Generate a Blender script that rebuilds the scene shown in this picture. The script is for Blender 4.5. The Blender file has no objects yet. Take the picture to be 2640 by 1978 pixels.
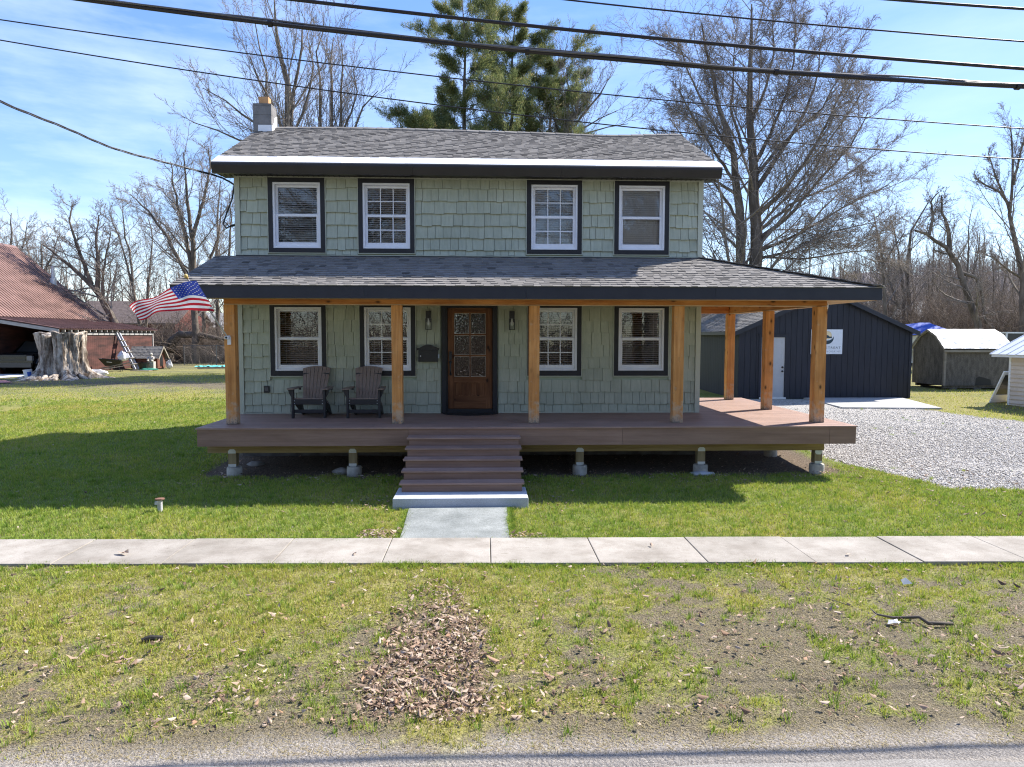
import bpy, math, random
import numpy as np
from mathutils import Vector, Matrix
random.seed(11)
RNG = np.random.default_rng(11)
scene = bpy.context.scene
COL = scene.collection
R = math.radians

# ------------------------------------------------------------------ camera
CAM = Vector((4.89536, -14.39158, 1.58245))
RIGHT = Vector((0.999217, -0.03954, 0.001574))
UP = Vector((0.001111, 0.067798, 0.997698))
FWD = Vector((0.039556, 0.996915, -0.067789))
F = 1830.0
cd = bpy.data.cameras.new('camera')
cam = bpy.data.objects.new('camera', cd)
COL.objects.link(cam)
m = Matrix.Identity(4)
for i in range(3):
    m[i][0] = RIGHT[i]; m[i][1] = UP[i]; m[i][2] = -FWD[i]; m[i][3] = CAM[i]
cam.matrix_world = m
cd.sensor_width = 36.0
cd.lens = F / 2640 * 36.0
cd.clip_start = 0.1
cd.clip_end = 3000
scene.camera = cam

def ray(u, v):
    return FWD + RIGHT * ((u - 1320) / F) - UP * ((v - 989) / F)
def at(u, v, Y):          # photo pixel (2640 wide) -> point on the vertical plane y = Y
    d = ray(u, v); return CAM + d * ((Y - CAM.y) / d.y)
def av(u, v, Y):          # same, from 2212-wide measurements
    return at(u * 2640 / 2212, v * 2640 / 2212, Y)

# ------------------------------------------------------------------ terrain
GY = [-60, -12, -9.5, -6.7, -4, 9, 30, 100, 300, 900]
GZ = [-1.03, -1.025, -1.0, -.975, -.955, -.575, -.58, -.5, .2, 2]
def gz(x, y):
    return np.interp(y, GY, GZ)
def gp(u, v):             # photo pixel -> point on the terrain
    d = ray(u, v); z = -.8
    for _ in range(12):
        t = (z - CAM.z) / d.z; p = CAM + d * t; z = float(gz(p.x, p.y))
    return Vector((p.x, p.y, z))

def _h(ix, iy, s):
    n = (ix.astype(np.int64) * 374761393 + iy.astype(np.int64) * 668265263 + s * 974634777) & 0xffffffff
    n = ((n ^ (n >> 13)) * 1274126177) & 0xffffffff
    return ((n ^ (n >> 16)) & 0xffff) / 65535.0
def vnoise(x, y, s=0):
    x = np.asarray(x, float); y = np.asarray(y, float)
    ix = np.floor(x); iy = np.floor(y); fx = x - ix; fy = y - iy
    fx = fx * fx * (3 - 2 * fx); fy = fy * fy * (3 - 2 * fy)
    a = _h(ix, iy, s); b = _h(ix + 1, iy, s); c = _h(ix, iy + 1, s); d = _h(ix + 1, iy + 1, s)
    return a + (b - a) * fx + (c - a) * fy + (a - b - c + d) * fx * fy
def fbm(x, y, s=0, o=3):
    t = 0; a = .5; w = 0
    for k in range(o):
        t = t + a * vnoise(np.asarray(x) * 2 ** k, np.asarray(y) * 2 ** k, s + k); w += a; a *= .55
    return t / w
def sst(a, b, x):
    t = np.clip((np.asarray(x, float) - a) / (b - a), 0, 1); return t * t * (3 - 2 * t)

# ------------------------------------------------------------------ object helpers
def tag(o, label=None, cat=None, group=None, kind=None):
    if label: o['label'] = label
    if cat: o['category'] = cat
    if group: o['group'] = group
    if kind: o['kind'] = kind
    return o
def thing(name, label, cat, loc=(0, 0, 0), rz=0, group=None):
    o = bpy.data.objects.new(name, None); COL.objects.link(o)
    o.location = loc; o.rotation_euler = (0, 0, rz); o.empty_display_size = .2
    return tag(o, label, cat, group)
def link(name, me, parent=None, mats=()):
    o = bpy.data.objects.new(name, me); COL.objects.link(o)
    for mt in mats: me.materials.append(mt)
    if parent is not None: o.parent = parent
    return o
def copy_tree(o, parent=None):
    c = o.copy(); COL.objects.link(c); c.parent = parent
    for ch in [k for k in o.children]: copy_tree(ch, c)
    return c

class MB:
    def __init__(s): s.v = []; s.f = []; s.c = []; s.m = []
    def face(s, pts, c=.5, mi=0):
        n = len(s.v); s.v += [tuple(p) for p in pts]; s.f.append(tuple(range(n, n + len(pts)))); s.c.append(c); s.m.append(mi)
    def hexa(s, p, c=.5, mi=0):      # 8 points: bottom 4 ccw, top 4 ccw
        n = len(s.v); s.v += [tuple(q) for q in p]
        for q in ((3, 2, 1, 0), (4, 5, 6, 7), (0, 1, 5, 4), (1, 2, 6, 5), (2, 3, 7, 6), (3, 0, 4, 7)):
            s.f.append(tuple(n + k for k in q)); s.c.append(c); s.m.append(mi)
    def box(s, x0, x1, y0, y1, z0, z1, c=.5, mi=0):
        s.hexa(((x0, y0, z0), (x1, y0, z0), (x1, y1, z0), (x0, y1, z0), (x0, y0, z1), (x1, y0, z1), (x1, y1, z1), (x0, y1, z1)), c, mi)
    def bar(s, p, q, w, h, up=(0, 0, 1), c=.5, mi=0):
        p = Vector(p); q = Vector(q); d = (q - p).normalized(); up = Vector(up)
        sx = d.cross(up)
        if sx.length < 1e-5: sx = d.cross(Vector((1, 0, 0)))
        sx.normalize(); u = sx.cross(d).normalized(); a = sx * w / 2; b = u * h / 2
        s.hexa((p - a - b, p + a - b, q + a - b, q - a - b, p - a + b, p + a + b, q + a + b, q - a + b), c, mi)
    def prism(s, poly, d, c=.5, mi=0):   # polygon of 3-D points extruded by vector d
        d = Vector(d); P = [Vector(p) for p in poly]; n = len(s.v); k = len(P)
        s.v += [tuple(p) for p in P] + [tuple(p + d) for p in P]
        s.f.append(tuple(range(n + k - 1, n - 1, -1))); s.f.append(tuple(range(n + k, n + 2 * k)))
        for i in range(k):
            j = (i + 1) % k; s.f.append((n + i, n + j, n + k + j, n + k + i))
        s.c += [c] * (k + 2); s.m += [mi] * (k + 2)
    def tube(s, pts, r, n=8, c=.5, mi=0, cap=True):
        P = [Vector(p) for p in pts]; rs = r if hasattr(r, '__len__') else [r] * len(P)
        b = len(s.v); ref = None
        for i, p in enumerate(P):
            t = (P[min(i + 1, len(P) - 1)] - P[max(i - 1, 0)]).normalized()
            if ref is None:
                ref = t.cross(Vector((0, 0, 1)))
                if ref.length < 1e-3: ref = t.cross(Vector((1, 0, 0)))
            ref = (ref - t * ref.dot(t)).normalized(); q = t.cross(ref)
            for k in range(n):
                a = 2 * math.pi * k / n
                s.v.append(tuple(p + (ref * math.cos(a) + q * math.sin(a)) * rs[i]))
        for i in range(len(P) - 1):
            for k in range(n):
                j = (k + 1) % n
                s.f.append((b + i * n + k, b + i * n + j, b + (i + 1) * n + j, b + (i + 1) * n + k)); s.c.append(c); s.m.append(mi)
        if cap:
            s.f.append(tuple(range(b + n - 1, b - 1, -1))); e = b + (len(P) - 1) * n
            s.f.append(tuple(range(e, e + n))); s.c += [c, c]; s.m += [mi, mi]
    def lathe(s, o, prof, n=24, ax=(0, 0, 1), c=.5, mi=0):
        o = Vector(o); ax = Vector(ax).normalized()
        s.tube([o + ax * z for _, z in prof], [max(r, 1e-4) for r, _ in prof], n, c, mi)
    def ball(s, o, r, n=10, sc=(1, 1, 1), c=.5, mi=0):
        b = len(s.v); k = n // 2 + 1
        for i in range(k):
            th = math.pi * i / (k - 1)
            for j in range(n):
                ph = 2 * math.pi * j / n
                s.v.append((o[0] + r * sc[0] * math.sin(th) * math.cos(ph), o[1] + r * sc[1] * math.sin(th) * math.sin(ph), o[2] + r * sc[2] * math.cos(th)))
        for i in range(k - 1):
            for j in range(n):
                j2 = (j + 1) % n
                s.f.append((b + i * n + j, b + (i + 1) * n + j, b + (i + 1) * n + j2, b + i * n + j2)); s.c.append(c); s.m.append(mi)
    def build(s, name, mats, parent=None, smooth=False, bevel=0):
        me = bpy.data.meshes.new(name); me.from_pydata(s.v, [], s.f)
        if not isinstance(mats, (list, tuple)): mats = [mats]
        a = me.attributes.new('v', 'FLOAT', 'FACE'); a.data.foreach_set('value', np.array(s.c, np.float32))
        me.polygons.foreach_set('material_index', np.array(s.m, np.int32))
        if smooth: me.polygons.foreach_set('use_smooth', np.ones(len(s.f), bool))
        me.update()
        o = link(name, me, parent, mats)
        if bevel:
            b = o.modifiers.new('bevel', 'BEVEL'); b.width = bevel; b.segments = 2; b.limit_method = 'ANGLE'
        return o

def np_mesh(name, V, loops, nper, mats, vcol=None, smooth=False, parent=None, attrs=None):
    """fast mesh: V (n,3), loops flat vertex indices, every face with nper corners"""
    me = bpy.data.meshes.new(name); nf = len(loops) // nper
    me.vertices.add(len(V)); me.vertices.foreach_set('co', np.asarray(V, np.float32).ravel())
    me.loops.add(len(loops)); me.loops.foreach_set('vertex_index', np.asarray(loops, np.int32))
    me.polygons.add(nf); me.polygons.foreach_set('loop_start', np.arange(0, nf * nper, nper, dtype=np.int32))
    me.polygons.foreach_set('loop_total', np.full(nf, nper, np.int32))
    if smooth: me.polygons.foreach_set('use_smooth', np.ones(nf, bool))
    me.update(calc_edges=True)
    if vcol is not None:
        a = me.attributes.new('v', 'FLOAT', 'POINT'); a.data.foreach_set('value', np.asarray(vcol, np.float32))
    for k, w in (attrs or {}).items():
        a = me.attributes.new(k, 'FLOAT', 'POINT'); a.data.foreach_set('value', np.asarray(w, np.float32))
    return link(name, me, parent, mats if isinstance(mats, (list, tuple)) else [mats])

# ------------------------------------------------------------------ materials
def newmat(name):
    m = bpy.data.materials.new(name); m.use_nodes = True
    nt = m.node_tree; return m, nt, nt.nodes['Principled BSDF']
def N(nt, t, **kw):
    n = nt.nodes.new(t)
    for k, v in kw.items():
        if k in n.inputs: n.inputs[k].default_value = v
        else: setattr(n, k, v)
    return n
def mixc(nt, fac, a, b, mode='MIX'):
    n = nt.nodes.new('ShaderNodeMix'); n.data_type = 'RGBA'; n.blend_type = mode; n.clamp_factor = True
    for s, v in ((0, fac), (6, a), (7, b)):
        if isinstance(v, bpy.types.NodeSocket): nt.links.new(v, n.inputs[s])
        elif s == 0: n.inputs[0].default_value = v
        else: n.inputs[s].default_value = (*v, 1)
    return n.outputs[2]
def ramp(nt, fac, stops):
    n = nt.nodes.new('ShaderNodeValToRGB'); e = n.color_ramp.elements
    while len(e) < len(stops): e.new(.5)
    for k, (p, c) in enumerate(stops):
        e[k].position = p; e[k].color = (*c, 1) if len(c) == 3 else c
    nt.links.new(fac, n.inputs[0]); return n.outputs[0]
def coords(nt, scale=(1, 1, 1), kind='Object'):
    tc = nt.nodes.new('ShaderNodeTexCoord'); mp = nt.nodes.new('ShaderNodeMapping')
    mp.inputs['Scale'].default_value = scale; nt.links.new(tc.outputs[kind], mp.inputs[0]); return mp.outputs[0]
def noise(nt, vec, scale, detail=4, rough=.55):
    n = N(nt, 'ShaderNodeTexNoise', Scale=scale, Detail=detail, Roughness=rough)
    nt.links.new(vec, n.inputs['Vector']); return n.outputs[0]
def attr(nt, name='v'):
    n = nt.nodes.new('ShaderNodeAttribute'); n.attribute_name = name; return n.outputs['Fac']
def mr(nt, x, a, b, c, d):
    n = N(nt, 'ShaderNodeMapRange'); nt.links.new(x, n.inputs[0])
    for k, v in zip((1, 2, 3, 4), (a, b, c, d)): n.inputs[k].default_value = v
    return n.outputs[0]
def bump(nt, bs, h, strength=.3, dist=.01):
    n = N(nt, 'ShaderNodeBump', Strength=strength, Distance=dist); nt.links.new(h, n.inputs['Height']); nt.links.new(n.outputs[0], bs.inputs['Normal'])
def M(name, a, b=None, scale=6, st=(1, 1, 1), rough=.7, bmp=0, bsc=None, var=0, metal=0, spec=.4, lo=.35, hi=.65, detail=5, fine=0, dist=.01):
    m, nt, bs = newmat(name); bs.inputs['Roughness'].default_value = rough; bs.inputs['Metallic'].default_value = metal
    bs.inputs['Specular IOR Level'].default_value = spec
    vec = coords(nt, st); n = noise(nt, vec, scale, detail)
    c = ramp(nt, n, ((lo, a), (hi, b or a)))
    if fine:
        n2 = noise(nt, coords(nt), fine, 2); c = mixc(nt, 1.0, c, ramp(nt, n2, ((.3, (.72, .72, .72)), (.7, (1.22, 1.22, 1.22)))), 'MULTIPLY')
    if var:
        h = nt.nodes.new('ShaderNodeHueSaturation'); nt.links.new(c, h.inputs['Color']); nt.links.new(mr(nt, attr(nt), 0, 1, 1 - var, 1 + var), h.inputs['Value']); c = h.outputs[0]
    nt.links.new(c, bs.inputs['Base Color'])
    if bmp: bump(nt, bs, noise(nt, coords(nt, st), bsc or scale * 4, 6), bmp, dist)
    return m
def plain(name, c, rough=.5, metal=0, spec=.5):
    m, nt, bs = newmat(name); bs.inputs['Base Color'].default_value = (*c, 1); bs.inputs['Roughness'].default_value = rough
    bs.inputs['Metallic'].default_value = metal; bs.inputs['Specular IOR Level'].default_value = spec
    vec = coords(nt); n = noise(nt, vec, 9, 4)
    nt.links.new(mixc(nt, n, tuple(k * .88 for k in c), tuple(min(1, k * 1.1) for k in c)), bs.inputs['Base Color'])
    return m
def glassmat(name, ior=1.85, wav=0, tint=(.93, .95, .95)):
    m = bpy.data.materials.new(name); m.use_nodes = True; nt = m.node_tree; nt.nodes.clear()
    out = nt.nodes.new('ShaderNodeOutputMaterial'); mx = nt.nodes.new('ShaderNodeMixShader'); fr = N(nt, 'ShaderNodeFresnel', IOR=ior)
    tr = nt.nodes.new('ShaderNodeBsdfTransparent'); tr.inputs[0].default_value = (*tint, 1)
    gl = nt.nodes.new('ShaderNodeBsdfGlossy'); gl.inputs['Roughness'].default_value = .0; gl.inputs[0].default_value = (.95, .97, 1, 1)
    b = N(nt, 'ShaderNodeBump', Strength=.22 if wav else .12, Distance=.01 if wav else .004); nt.links.new(noise(nt, coords(nt), 22 if wav else 2.2, 1), b.inputs['Height'])
    nt.links.new(b.outputs[0], gl.inputs['Normal'])
    nt.links.new(fr.outputs[0], mx.inputs[0]); nt.links.new(tr.outputs[0], mx.inputs[1]); nt.links.new(gl.outputs[0], mx.inputs[2]); nt.links.new(mx.outputs[0], out.inputs[0])
    return m
def woodmat(name, axis, c1, c2, c3, weather=False):
    st = [9, 9, 9]; st[axis] = .55
    m, nt, bs = newmat(name); bs.inputs['Roughness'].default_value = .7; bs.inputs['Specular IOR Level'].default_value = .25
    oi = nt.nodes.new('ShaderNodeObjectInfo')
    def shifted(sc):
        va = N(nt, 'ShaderNodeVectorMath', operation='MULTIPLY_ADD'); nt.links.new(oi.outputs['Random'], va.inputs[0]); va.inputs[1].default_value = (37, 53, 71)
        nt.links.new(coords(nt, sc), va.inputs[2]); return va.outputs[0]
    vec = shifted(st); n = noise(nt, vec, 2.2, 6, .62)
    c = ramp(nt, n, ((.25, c1), (.5, c2), (.75, c3)))
    big = noise(nt, coords(nt), 1.7, 3); c = mixc(nt, 1, c, ramp(nt, big, ((.3, (.78, .74, .70)), (.7, (1.15, 1.15, 1.12)))), 'MULTIPLY')
    ks = [6, 6, 6]; ks[axis] = 3.2
    vo = N(nt, 'ShaderNodeTexVoronoi', Scale=1.0, Randomness=1.0); nt.links.new(shifted(ks), vo.inputs['Vector'])
    k = ramp(nt, vo.outputs['Distance'], ((.0, (1, 1, 1)), (.09, (.85, .85, .85)), (.15, (.3, .3, .3)), (.24, (0, 0, 0))))
    c = mixc(nt, k, c, tuple(x * .16 for x in c1))
    if weather:
        sp = nt.nodes.new('ShaderNodeSeparateXYZ'); tc = nt.nodes.new('ShaderNodeTexCoord'); nt.links.new(tc.outputs['Object'], sp.inputs[0])
        ad = N(nt, 'ShaderNodeMath', operation='ADD'); nt.links.new(mr(nt, sp.outputs[2], .0, .55, .62, 0), ad.inputs[0]); nt.links.new(mr(nt, noise(nt, coords(nt), 9, 5), .3, .7, -.3, .42), ad.inputs[1])
        c = mixc(nt, mr(nt, ad.outputs[0], .25, .6, 0, .75), c, (.46, .36, .25))
        ad2 = N(nt, 'ShaderNodeMath', operation='ADD'); nt.links.new(mr(nt, sp.outputs[2], .0, .16, .5, 0), ad2.inputs[0]); nt.links.new(mr(nt, noise(nt, coords(nt), 30, 5), .3, .7, -.35, .35), ad2.inputs[1])
        c = mixc(nt, mr(nt, ad2.outputs[0], .2, .5, 0, .7), c, (.13, .12, .11))
    nt.links.new(c, bs.inputs['Base Color']); bump(nt, bs, n, .25, .004)
    return m

def shinglemat(name, c1, c2, c3):
    m, nt, bs = newmat(name); bs.inputs['Roughness'].default_value = .9; bs.inputs['Specular IOR Level'].default_value = .2
    c = ramp(nt, attr(nt), ((0, c1), (.5, c2), (1, c3)))
    g = noise(nt, coords(nt), 260, 2); c = mixc(nt, 1, c, ramp(nt, g, ((.3, (.7, .7, .7)), (.7, (1.3, 1.3, 1.3)))), 'MULTIPLY')
    g = noise(nt, coords(nt), 1.3, 3); c = mixc(nt, 1, c, ramp(nt, g, ((.3, (.88, .88, .88)), (.7, (1.1, 1.1, 1.1)))), 'MULTIPLY')
    nt.links.new(c, bs.inputs['Base Color']); bump(nt, bs, noise(nt, coords(nt), 320, 2), .3, .003)
    return m
SAGE = (.325, .385, .275)
MT = {}
MT['shake'] = M('sage_shake', (.355, .385, .297), (.44, .465, .37), 3.5, (7, 7, .7), .62, .35, 6, var=.07, lo=.3, hi=.7, dist=.006)
_nt = MT['shake'].node_tree; _b = _nt.nodes['Principled BSDF']; _l = _b.inputs['Base Color'].links[0].from_socket
_nt.links.new(mixc(_nt, 1, _l, ramp(_nt, noise(_nt, coords(_nt, (.7, 1, 1.2)), 1.1, 6, .65), ((.3, (.86, .87, .85)), (.7, (1.08, 1.07, 1.06)))), 'MULTIPLY'), _b.inputs['Base Color'])
MT['sage'] = M('sage_trim', (.43, .455, .365), (.46, .485, .39), 3, rough=.55)
MT['dark'] = M('charcoal_trim', (.013, .0135, .017), (.018, .0185, .022), 8, rough=.55, bmp=.05)
MT['white'] = M('white_vinyl', (.72, .73, .76), (.78, .79, .82), 4, rough=.38)
MT['drip'] = M('white_metal_flashing', (.74, .75, .77), (.86, .87, .88), 2.2, (1, 5, 5), .35, .25, 3, spec=.5, dist=.01)
MT['gutter'] = M('dark_bronze_metal', (.018, .016, .015), (.024, .021, .02), 3, rough=.42)
MT['fascia'] = M('navy_fascia', (.015, .017, .026), (.02, .022, .032), 4, rough=.45)
MT['shingle'] = shinglemat('asphalt_shingle', (.09, .084, .08), (.19, .178, .165), (.25, .236, .22))
MT['shingle2'] = shinglemat('asphalt_shingle_porch', (.09, .085, .082), (.20, .187, .175), (.275, .26, .245))
MT['post'] = woodmat('rough_hemlock', 2, (.36, .145, .042), (.55, .25, .078), (.66, .36, .14), True)
MT['beamx'] = woodmat('rough_hemlock_beam', 0, (.30, .105, .028), (.46, .185, .050), (.56, .27, .09))
MT['beamy'] = woodmat('rough_hemlock_side', 1, (.30, .115, .030), (.48, .21, .06), (.60, .31, .11))
MT['ceil'] = woodmat('pine_ceiling', 0, (.42, .27, .15), (.52, .36, .21), (.60, .44, .28))
MT['deck'] = M('brown_composite', (.262, .168, .132), (.335, .224, .18), 3, (.5, 14, 14), .6, .12, 8, var=.09, spec=.35, dist=.004)
MT['skirt'] = M('brown_composite_fascia', (.23, .138, .098), (.292, .184, .136), 2.5, (.35, 3, 9), .55, .1, 8, var=.06, spec=.35, dist=.004)
MT['lumber'] = M('treated_lumber', (.27, .185, .078), (.40, .29, .135), 2.2, (.6, 9, 9), .8, .2, 8)
MT['lumberz'] = M('treated_lumber_post', (.25, .18, .095), (.36, .28, .16), 2.2, (9, 9, .7), .8, .2, 8)
MT['concrete'] = M('pale_concrete', (.42, .42, .42), (.50, .50, .50), 3, rough=.9, bmp=.2, bsc=60, fine=120, dist=.004)
MT['footing'] = M('old_concrete', (.34, .32, .28), (.52, .50, .45), 7, rough=.95, bmp=.5, bsc=30)
MT['galv'] = M('galvanised_steel', (.62, .63, .64), (.72, .73, .74), 9, rough=.45, metal=.3)
MT['glass'] = glassmat('window_glass')
MT['rainglass'] = glassmat('wavy_door_glass', 2.2, 1)
MT['blind'] = M('white_blind', (.78, .77, .75), (.84, .83, .81), 5, rough=.6)
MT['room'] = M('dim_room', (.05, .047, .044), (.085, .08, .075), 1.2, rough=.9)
MT['black'] = plain('black_metal', (.012, .012, .013), .4)
MT['doorwood'] = woodmat('knotty_alder', 2, (.055, .021, .009), (.145, .060, .025), (.24, .115, .054))
MT['doorwoodx'] = woodmat('knotty_alder_rail', 0, (.06, .023, .01), (.15, .063, .027), (.245, .12, .057))
MT['block'] = M('concrete_block', (.155, .15, .145), (.22, .21, .205), 6, rough=.95, bmp=.6, bsc=60, var=.12)
MT['clay'] = M('clay_flue', (.50, .27, .12), (.58, .33, .16), 5, rough=.85)
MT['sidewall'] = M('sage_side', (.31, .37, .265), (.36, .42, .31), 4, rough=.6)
MT['stonewall'] = M('foundation_stone', (.10, .09, .08), (.18, .165, .15), 4, rough=.95, bmp=.6, bsc=8)
SUN, SKY, EXPO = 4.3, .14, 1.34
# ================================================================== HOUSE
W, DP, ZT, ZM = 9.32, 5.2, 4.694, 3.142
house = thing('farmhouse', 'two storey sage green shake house with dark trim, wraparound porch and shingle roofs', 'house', (0, 0, -.9))
HO = house
def hb(mb, name, mat, parent=None, **kw):   # build as a part of the house (vertices are world coordinates)
    o = mb.build(name, mat, parent or house, **kw)
    if parent is None: o.location = (0, 0, .9)
    return o
UPX = [(.74, 1.67), (2.50, 3.43), (5.845, 6.775), (7.61, 8.54)]
LOX = [(.726, 1.655), (2.50, 3.43), (5.865, 6.785), (7.63, 8.565)]
UZ = (3.30, 4.58); LZ = (.868, 2.136); DX = (4.13, 5.08); DZ = (.0, 2.135)
openings = [(a, b, *UZ) for a, b in UPX] + [(a, b, *LZ) for a, b in LOX] + [(DX[0], DX[1], DZ[0], DZ[1])]
# --- structural wall with real openings
xs = sorted({0, W} | {v for o in openings for v in o[:2]}); zs = sorted({-.05, ZT} | {v for o in openings for v in o[2:]})
mb = MB()
for i in range(len(xs) - 1):
    for j in range(len(zs) - 1):
        cx = (xs[i] + xs[i + 1]) / 2; cz = (zs[j] + zs[j + 1]) / 2
        if not any(o[0] < cx < o[1] and o[2] < cz < o[3] for o in openings):
            mb.box(xs[i], xs[i + 1], .03, .17, zs[j], zs[j + 1])
wz = lambda y: 4.86 + .479 * (y + .45)      # main roof plane
for x0, x1 in ((0, .12), (W - .12, W)):
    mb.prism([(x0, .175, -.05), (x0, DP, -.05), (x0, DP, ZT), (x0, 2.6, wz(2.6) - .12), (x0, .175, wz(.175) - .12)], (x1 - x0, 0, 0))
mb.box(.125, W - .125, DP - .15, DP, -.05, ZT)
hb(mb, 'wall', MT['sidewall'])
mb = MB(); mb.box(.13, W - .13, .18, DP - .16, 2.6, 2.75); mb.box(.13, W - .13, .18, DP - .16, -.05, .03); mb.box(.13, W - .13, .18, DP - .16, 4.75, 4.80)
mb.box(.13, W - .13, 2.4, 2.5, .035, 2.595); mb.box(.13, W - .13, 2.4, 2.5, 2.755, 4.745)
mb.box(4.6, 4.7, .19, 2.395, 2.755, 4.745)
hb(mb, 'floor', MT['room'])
mb = MB(); mb.box(.02, W - .02, .04, DP - .02, -1.3, -.055); hb(mb, 'foundation', MT['stonewall'])

# --- shake siding (front): individually staggered shakes
def shakes(mb, z0, z1, x0, x1, holes, rowh=.242):
    rnd = random.Random(int(z0 * 100) + 5)
    z = z1; rows = []
    first = True
    while z > z0 + .02:
        h = rowh * .72 if first else rowh; first = False
        rows.append((max(z - h, z0), z)); z -= h
    for (a, b) in rows:
        segs = [(x0, x1)]
        for (p, q, r, s) in holes:
            if r < (a + b) / 2 < s:
                n = []
                for (u, v) in segs:
                    if q <= u or p >= v: n.append((u, v)); continue
                    if p > u: n.append((u, p))
                    if q < v: n.append((q, v))
                segs = n
        for (u, v) in segs:
            x = u
            while x < v - .005:
                w = rnd.choice((.125, .15, .17, .19, .215, .235)) * rnd.uniform(.93, 1.07)
                if v - x - w < .06: w = v - x
                e = min(x + w, v); st = rnd.choice((0, 0, .008, .016, -.005)); c = rnd.random()
                g = .0035
                lo = max(a - st, z0); hi = b + .004
                yb = -.026 - rnd.uniform(0, .004); yt = .009
                mb.hexa(((x + g, yb, lo), (e - g, yb, lo), (e - g, .028, lo), (x + g, .028, lo), (x + g, yt, hi), (e - g, yt, hi), (e - g, .028, hi), (x + g, .028, hi)), c)
                # thin groove backing keeps the gap shallow
                x = e
mb = MB()
TR = .088
holes_u = [(a - TR - .018, b + TR + .018, UZ[0] - TR - .018, UZ[1] + TR + .018) for a, b in UPX]
holes_l = [(a - TR - .018, b + TR + .018, LZ[0] - .105 - .018, 3) for a, b in LOX] + [(DX[0] - .105, DX[1] + .105, -1, 3)]
shakes(mb, ZM + .03, ZT - .03, .105, W - .105, holes_u)
shakes(mb, .03, 2.30, .105, W - .105, holes_l)
hb(mb, 'siding', MT['shake'])
# --- corner boards, starter strips, J-channels
mb = MB()
for x in (0, W - .10):
    mb.box(x, x + .10, -.035, .029, ZM, ZT); mb.box(x, x + .10, -.035, .029, 0.002, 2.26)
mb.box(.103, W - .103, -.03, .029, ZM, ZM + .028); mb.box(.103, W - .103, -.03, .029, ZT - .028, ZT)
mb.box(.103, DX[0] - .11, -.03, .029, .004, .028); mb.box(DX[1] + .11, W - .103, -.03, .029, .004, .028)
hb(mb, 'corner_trim', MT['sage'])

def window(x0, x1, z0, z1, grid, lower, tl=24):
    t = .088; tb = .105 if lower else .088; y = -.042
    mb = MB()
    mb.box(x0 - t, x0 - .001, y, .029, z0 - tb, z1 + t); mb.box(x1 + .001, x1 + t, y, .029, z0 - tb, z1 + t)
    mb.box(x0, x1, y - .002, .029, z1 + .001, z1 + t - .002); mb.box(x0, x1, y - .002, .029, z0 - tb + .002, z0 - .001)
    win = hb(mb, 'window', MT['dark'])
    def sub(mb, name, mat): return hb(mb, name, mat, win)
    # sage bead round the dark trim
    mb = MB(); g = .018; zt = z1 + t; zb = z0 - tb
    mb.box(x0 - t - g, x0 - t - .001, -.034, .028, zb - g, min(zt + g, 2.29) if lower else zt + g); mb.box(x1 + t + .001, x1 + t + g, -.034, .028, zb - g, min(zt + g, 2.29) if lower else zt + g)
    mb.box(x0 - t, x1 + t, -.034, .028, zb - g, zb - .001)
    if not lower: mb.box(x0 - t, x1 + t, -.034, .028, zt + .001, zt + g)
    sub(mb, 'trim', MT['sage'])
    # white frame
    mb = MB(); f = .038
    mb.box(x0, x0 + f, -.03, .12, z0, z1); mb.box(x1 - f, x1, -.03, .12, z0, z1)
    mb.box(x0 + f, x1 - f, -.03, .12, z1 - f, z1); mb.box(x0 + f, x1 - f, -.035, .12, z0, z0 + .03)
    sub(mb, 'frame', MT['white'])
    zc = (z0 + z1) / 2 + .01
    glass = MB()
    for up in (1, 0):
        mb = MB(); s = .045 if up else .05
        a0, a1 = x0 + f + .002, x1 - f - .002
        b0, b1 = (zc - .018, z1 - f - .002) if up else (z0 + .032, zc + .018)
        ya, yb = (.055, .085) if up else (.012, .045)
        bot = .05 if up else .085; top = .045 if up else .046
        mb.box(a0, a0 + s, ya, yb, b0, b1); mb.box(a1 - s, a1, ya, yb, b0, b1)
        mb.box(a0 + s, a1 - s, ya, yb, b0, b0 + bot); mb.box(a0 + s, a1 - s, ya, yb, b1 - top, b1)
        gx0, gx1, gz0, gz1 = a0 + s, a1 - s, b0 + bot, b1 - top
        if grid:
            for k in (1, 2):
                xm = gx0 + (gx1 - gx0) * k / 3; mb.box(xm - .009, xm + .009, ya + .008, yb - .008, gz0, gz1)
            zm = (gz0 + gz1) / 2
            for q in range(3):
                p0 = gx0 + (gx1 - gx0) * q / 3 + (.009 if q else 0); p1 = gx0 + (gx1 - gx0) * (q + 1) / 3 - (.009 if q < 2 else 0)
                mb.box(p0, p1, ya + .008, yb - .008, zm - .009, zm + .009)
        sub(mb, 'sash', MT['white'])
        glass.face([(gx0, yb - .006, gz0), (gx1, yb - .006, gz0), (gx1, yb - .006, gz1), (gx0, yb - .006, gz1)])
    sub(glass, 'glass', MT['glass'])
    mb = MB(); z = z1 - .10; tilt = R(tl); hw = .022
    mb.box(x0 + .05, x1 - .05, .10, .16, z1 - .075, z1 - .03)
    while z > z0 + .07:
        c, s_ = math.cos(tilt) * hw, math.sin(tilt) * hw
        yy = .132
        mb.hexa(((x0 + .05, yy - c, z - s_ - .0015), (x1 - .05, yy - c, z - s_ - .0015), (x1 - .05, yy + c, z + s_ - .0015), (x0 + .05, yy + c, z + s_ - .0015),
                 (x0 + .05, yy - c, z - s_ + .0015), (x1 - .05, yy - c, z - s_ + .0015), (x1 - .05, yy + c, z + s_ + .0015), (x0 + .05, yy + c, z + s_ + .0015)))
        z -= .043
    for k in (.2, .8):
        xm = x0 + (x1 - x0) * k; mb.box(xm - .002, xm + .002, .105, .108, z0 + .06, z1 - .08)
    sub(mb, 'blind', MT['blind'])
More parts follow.
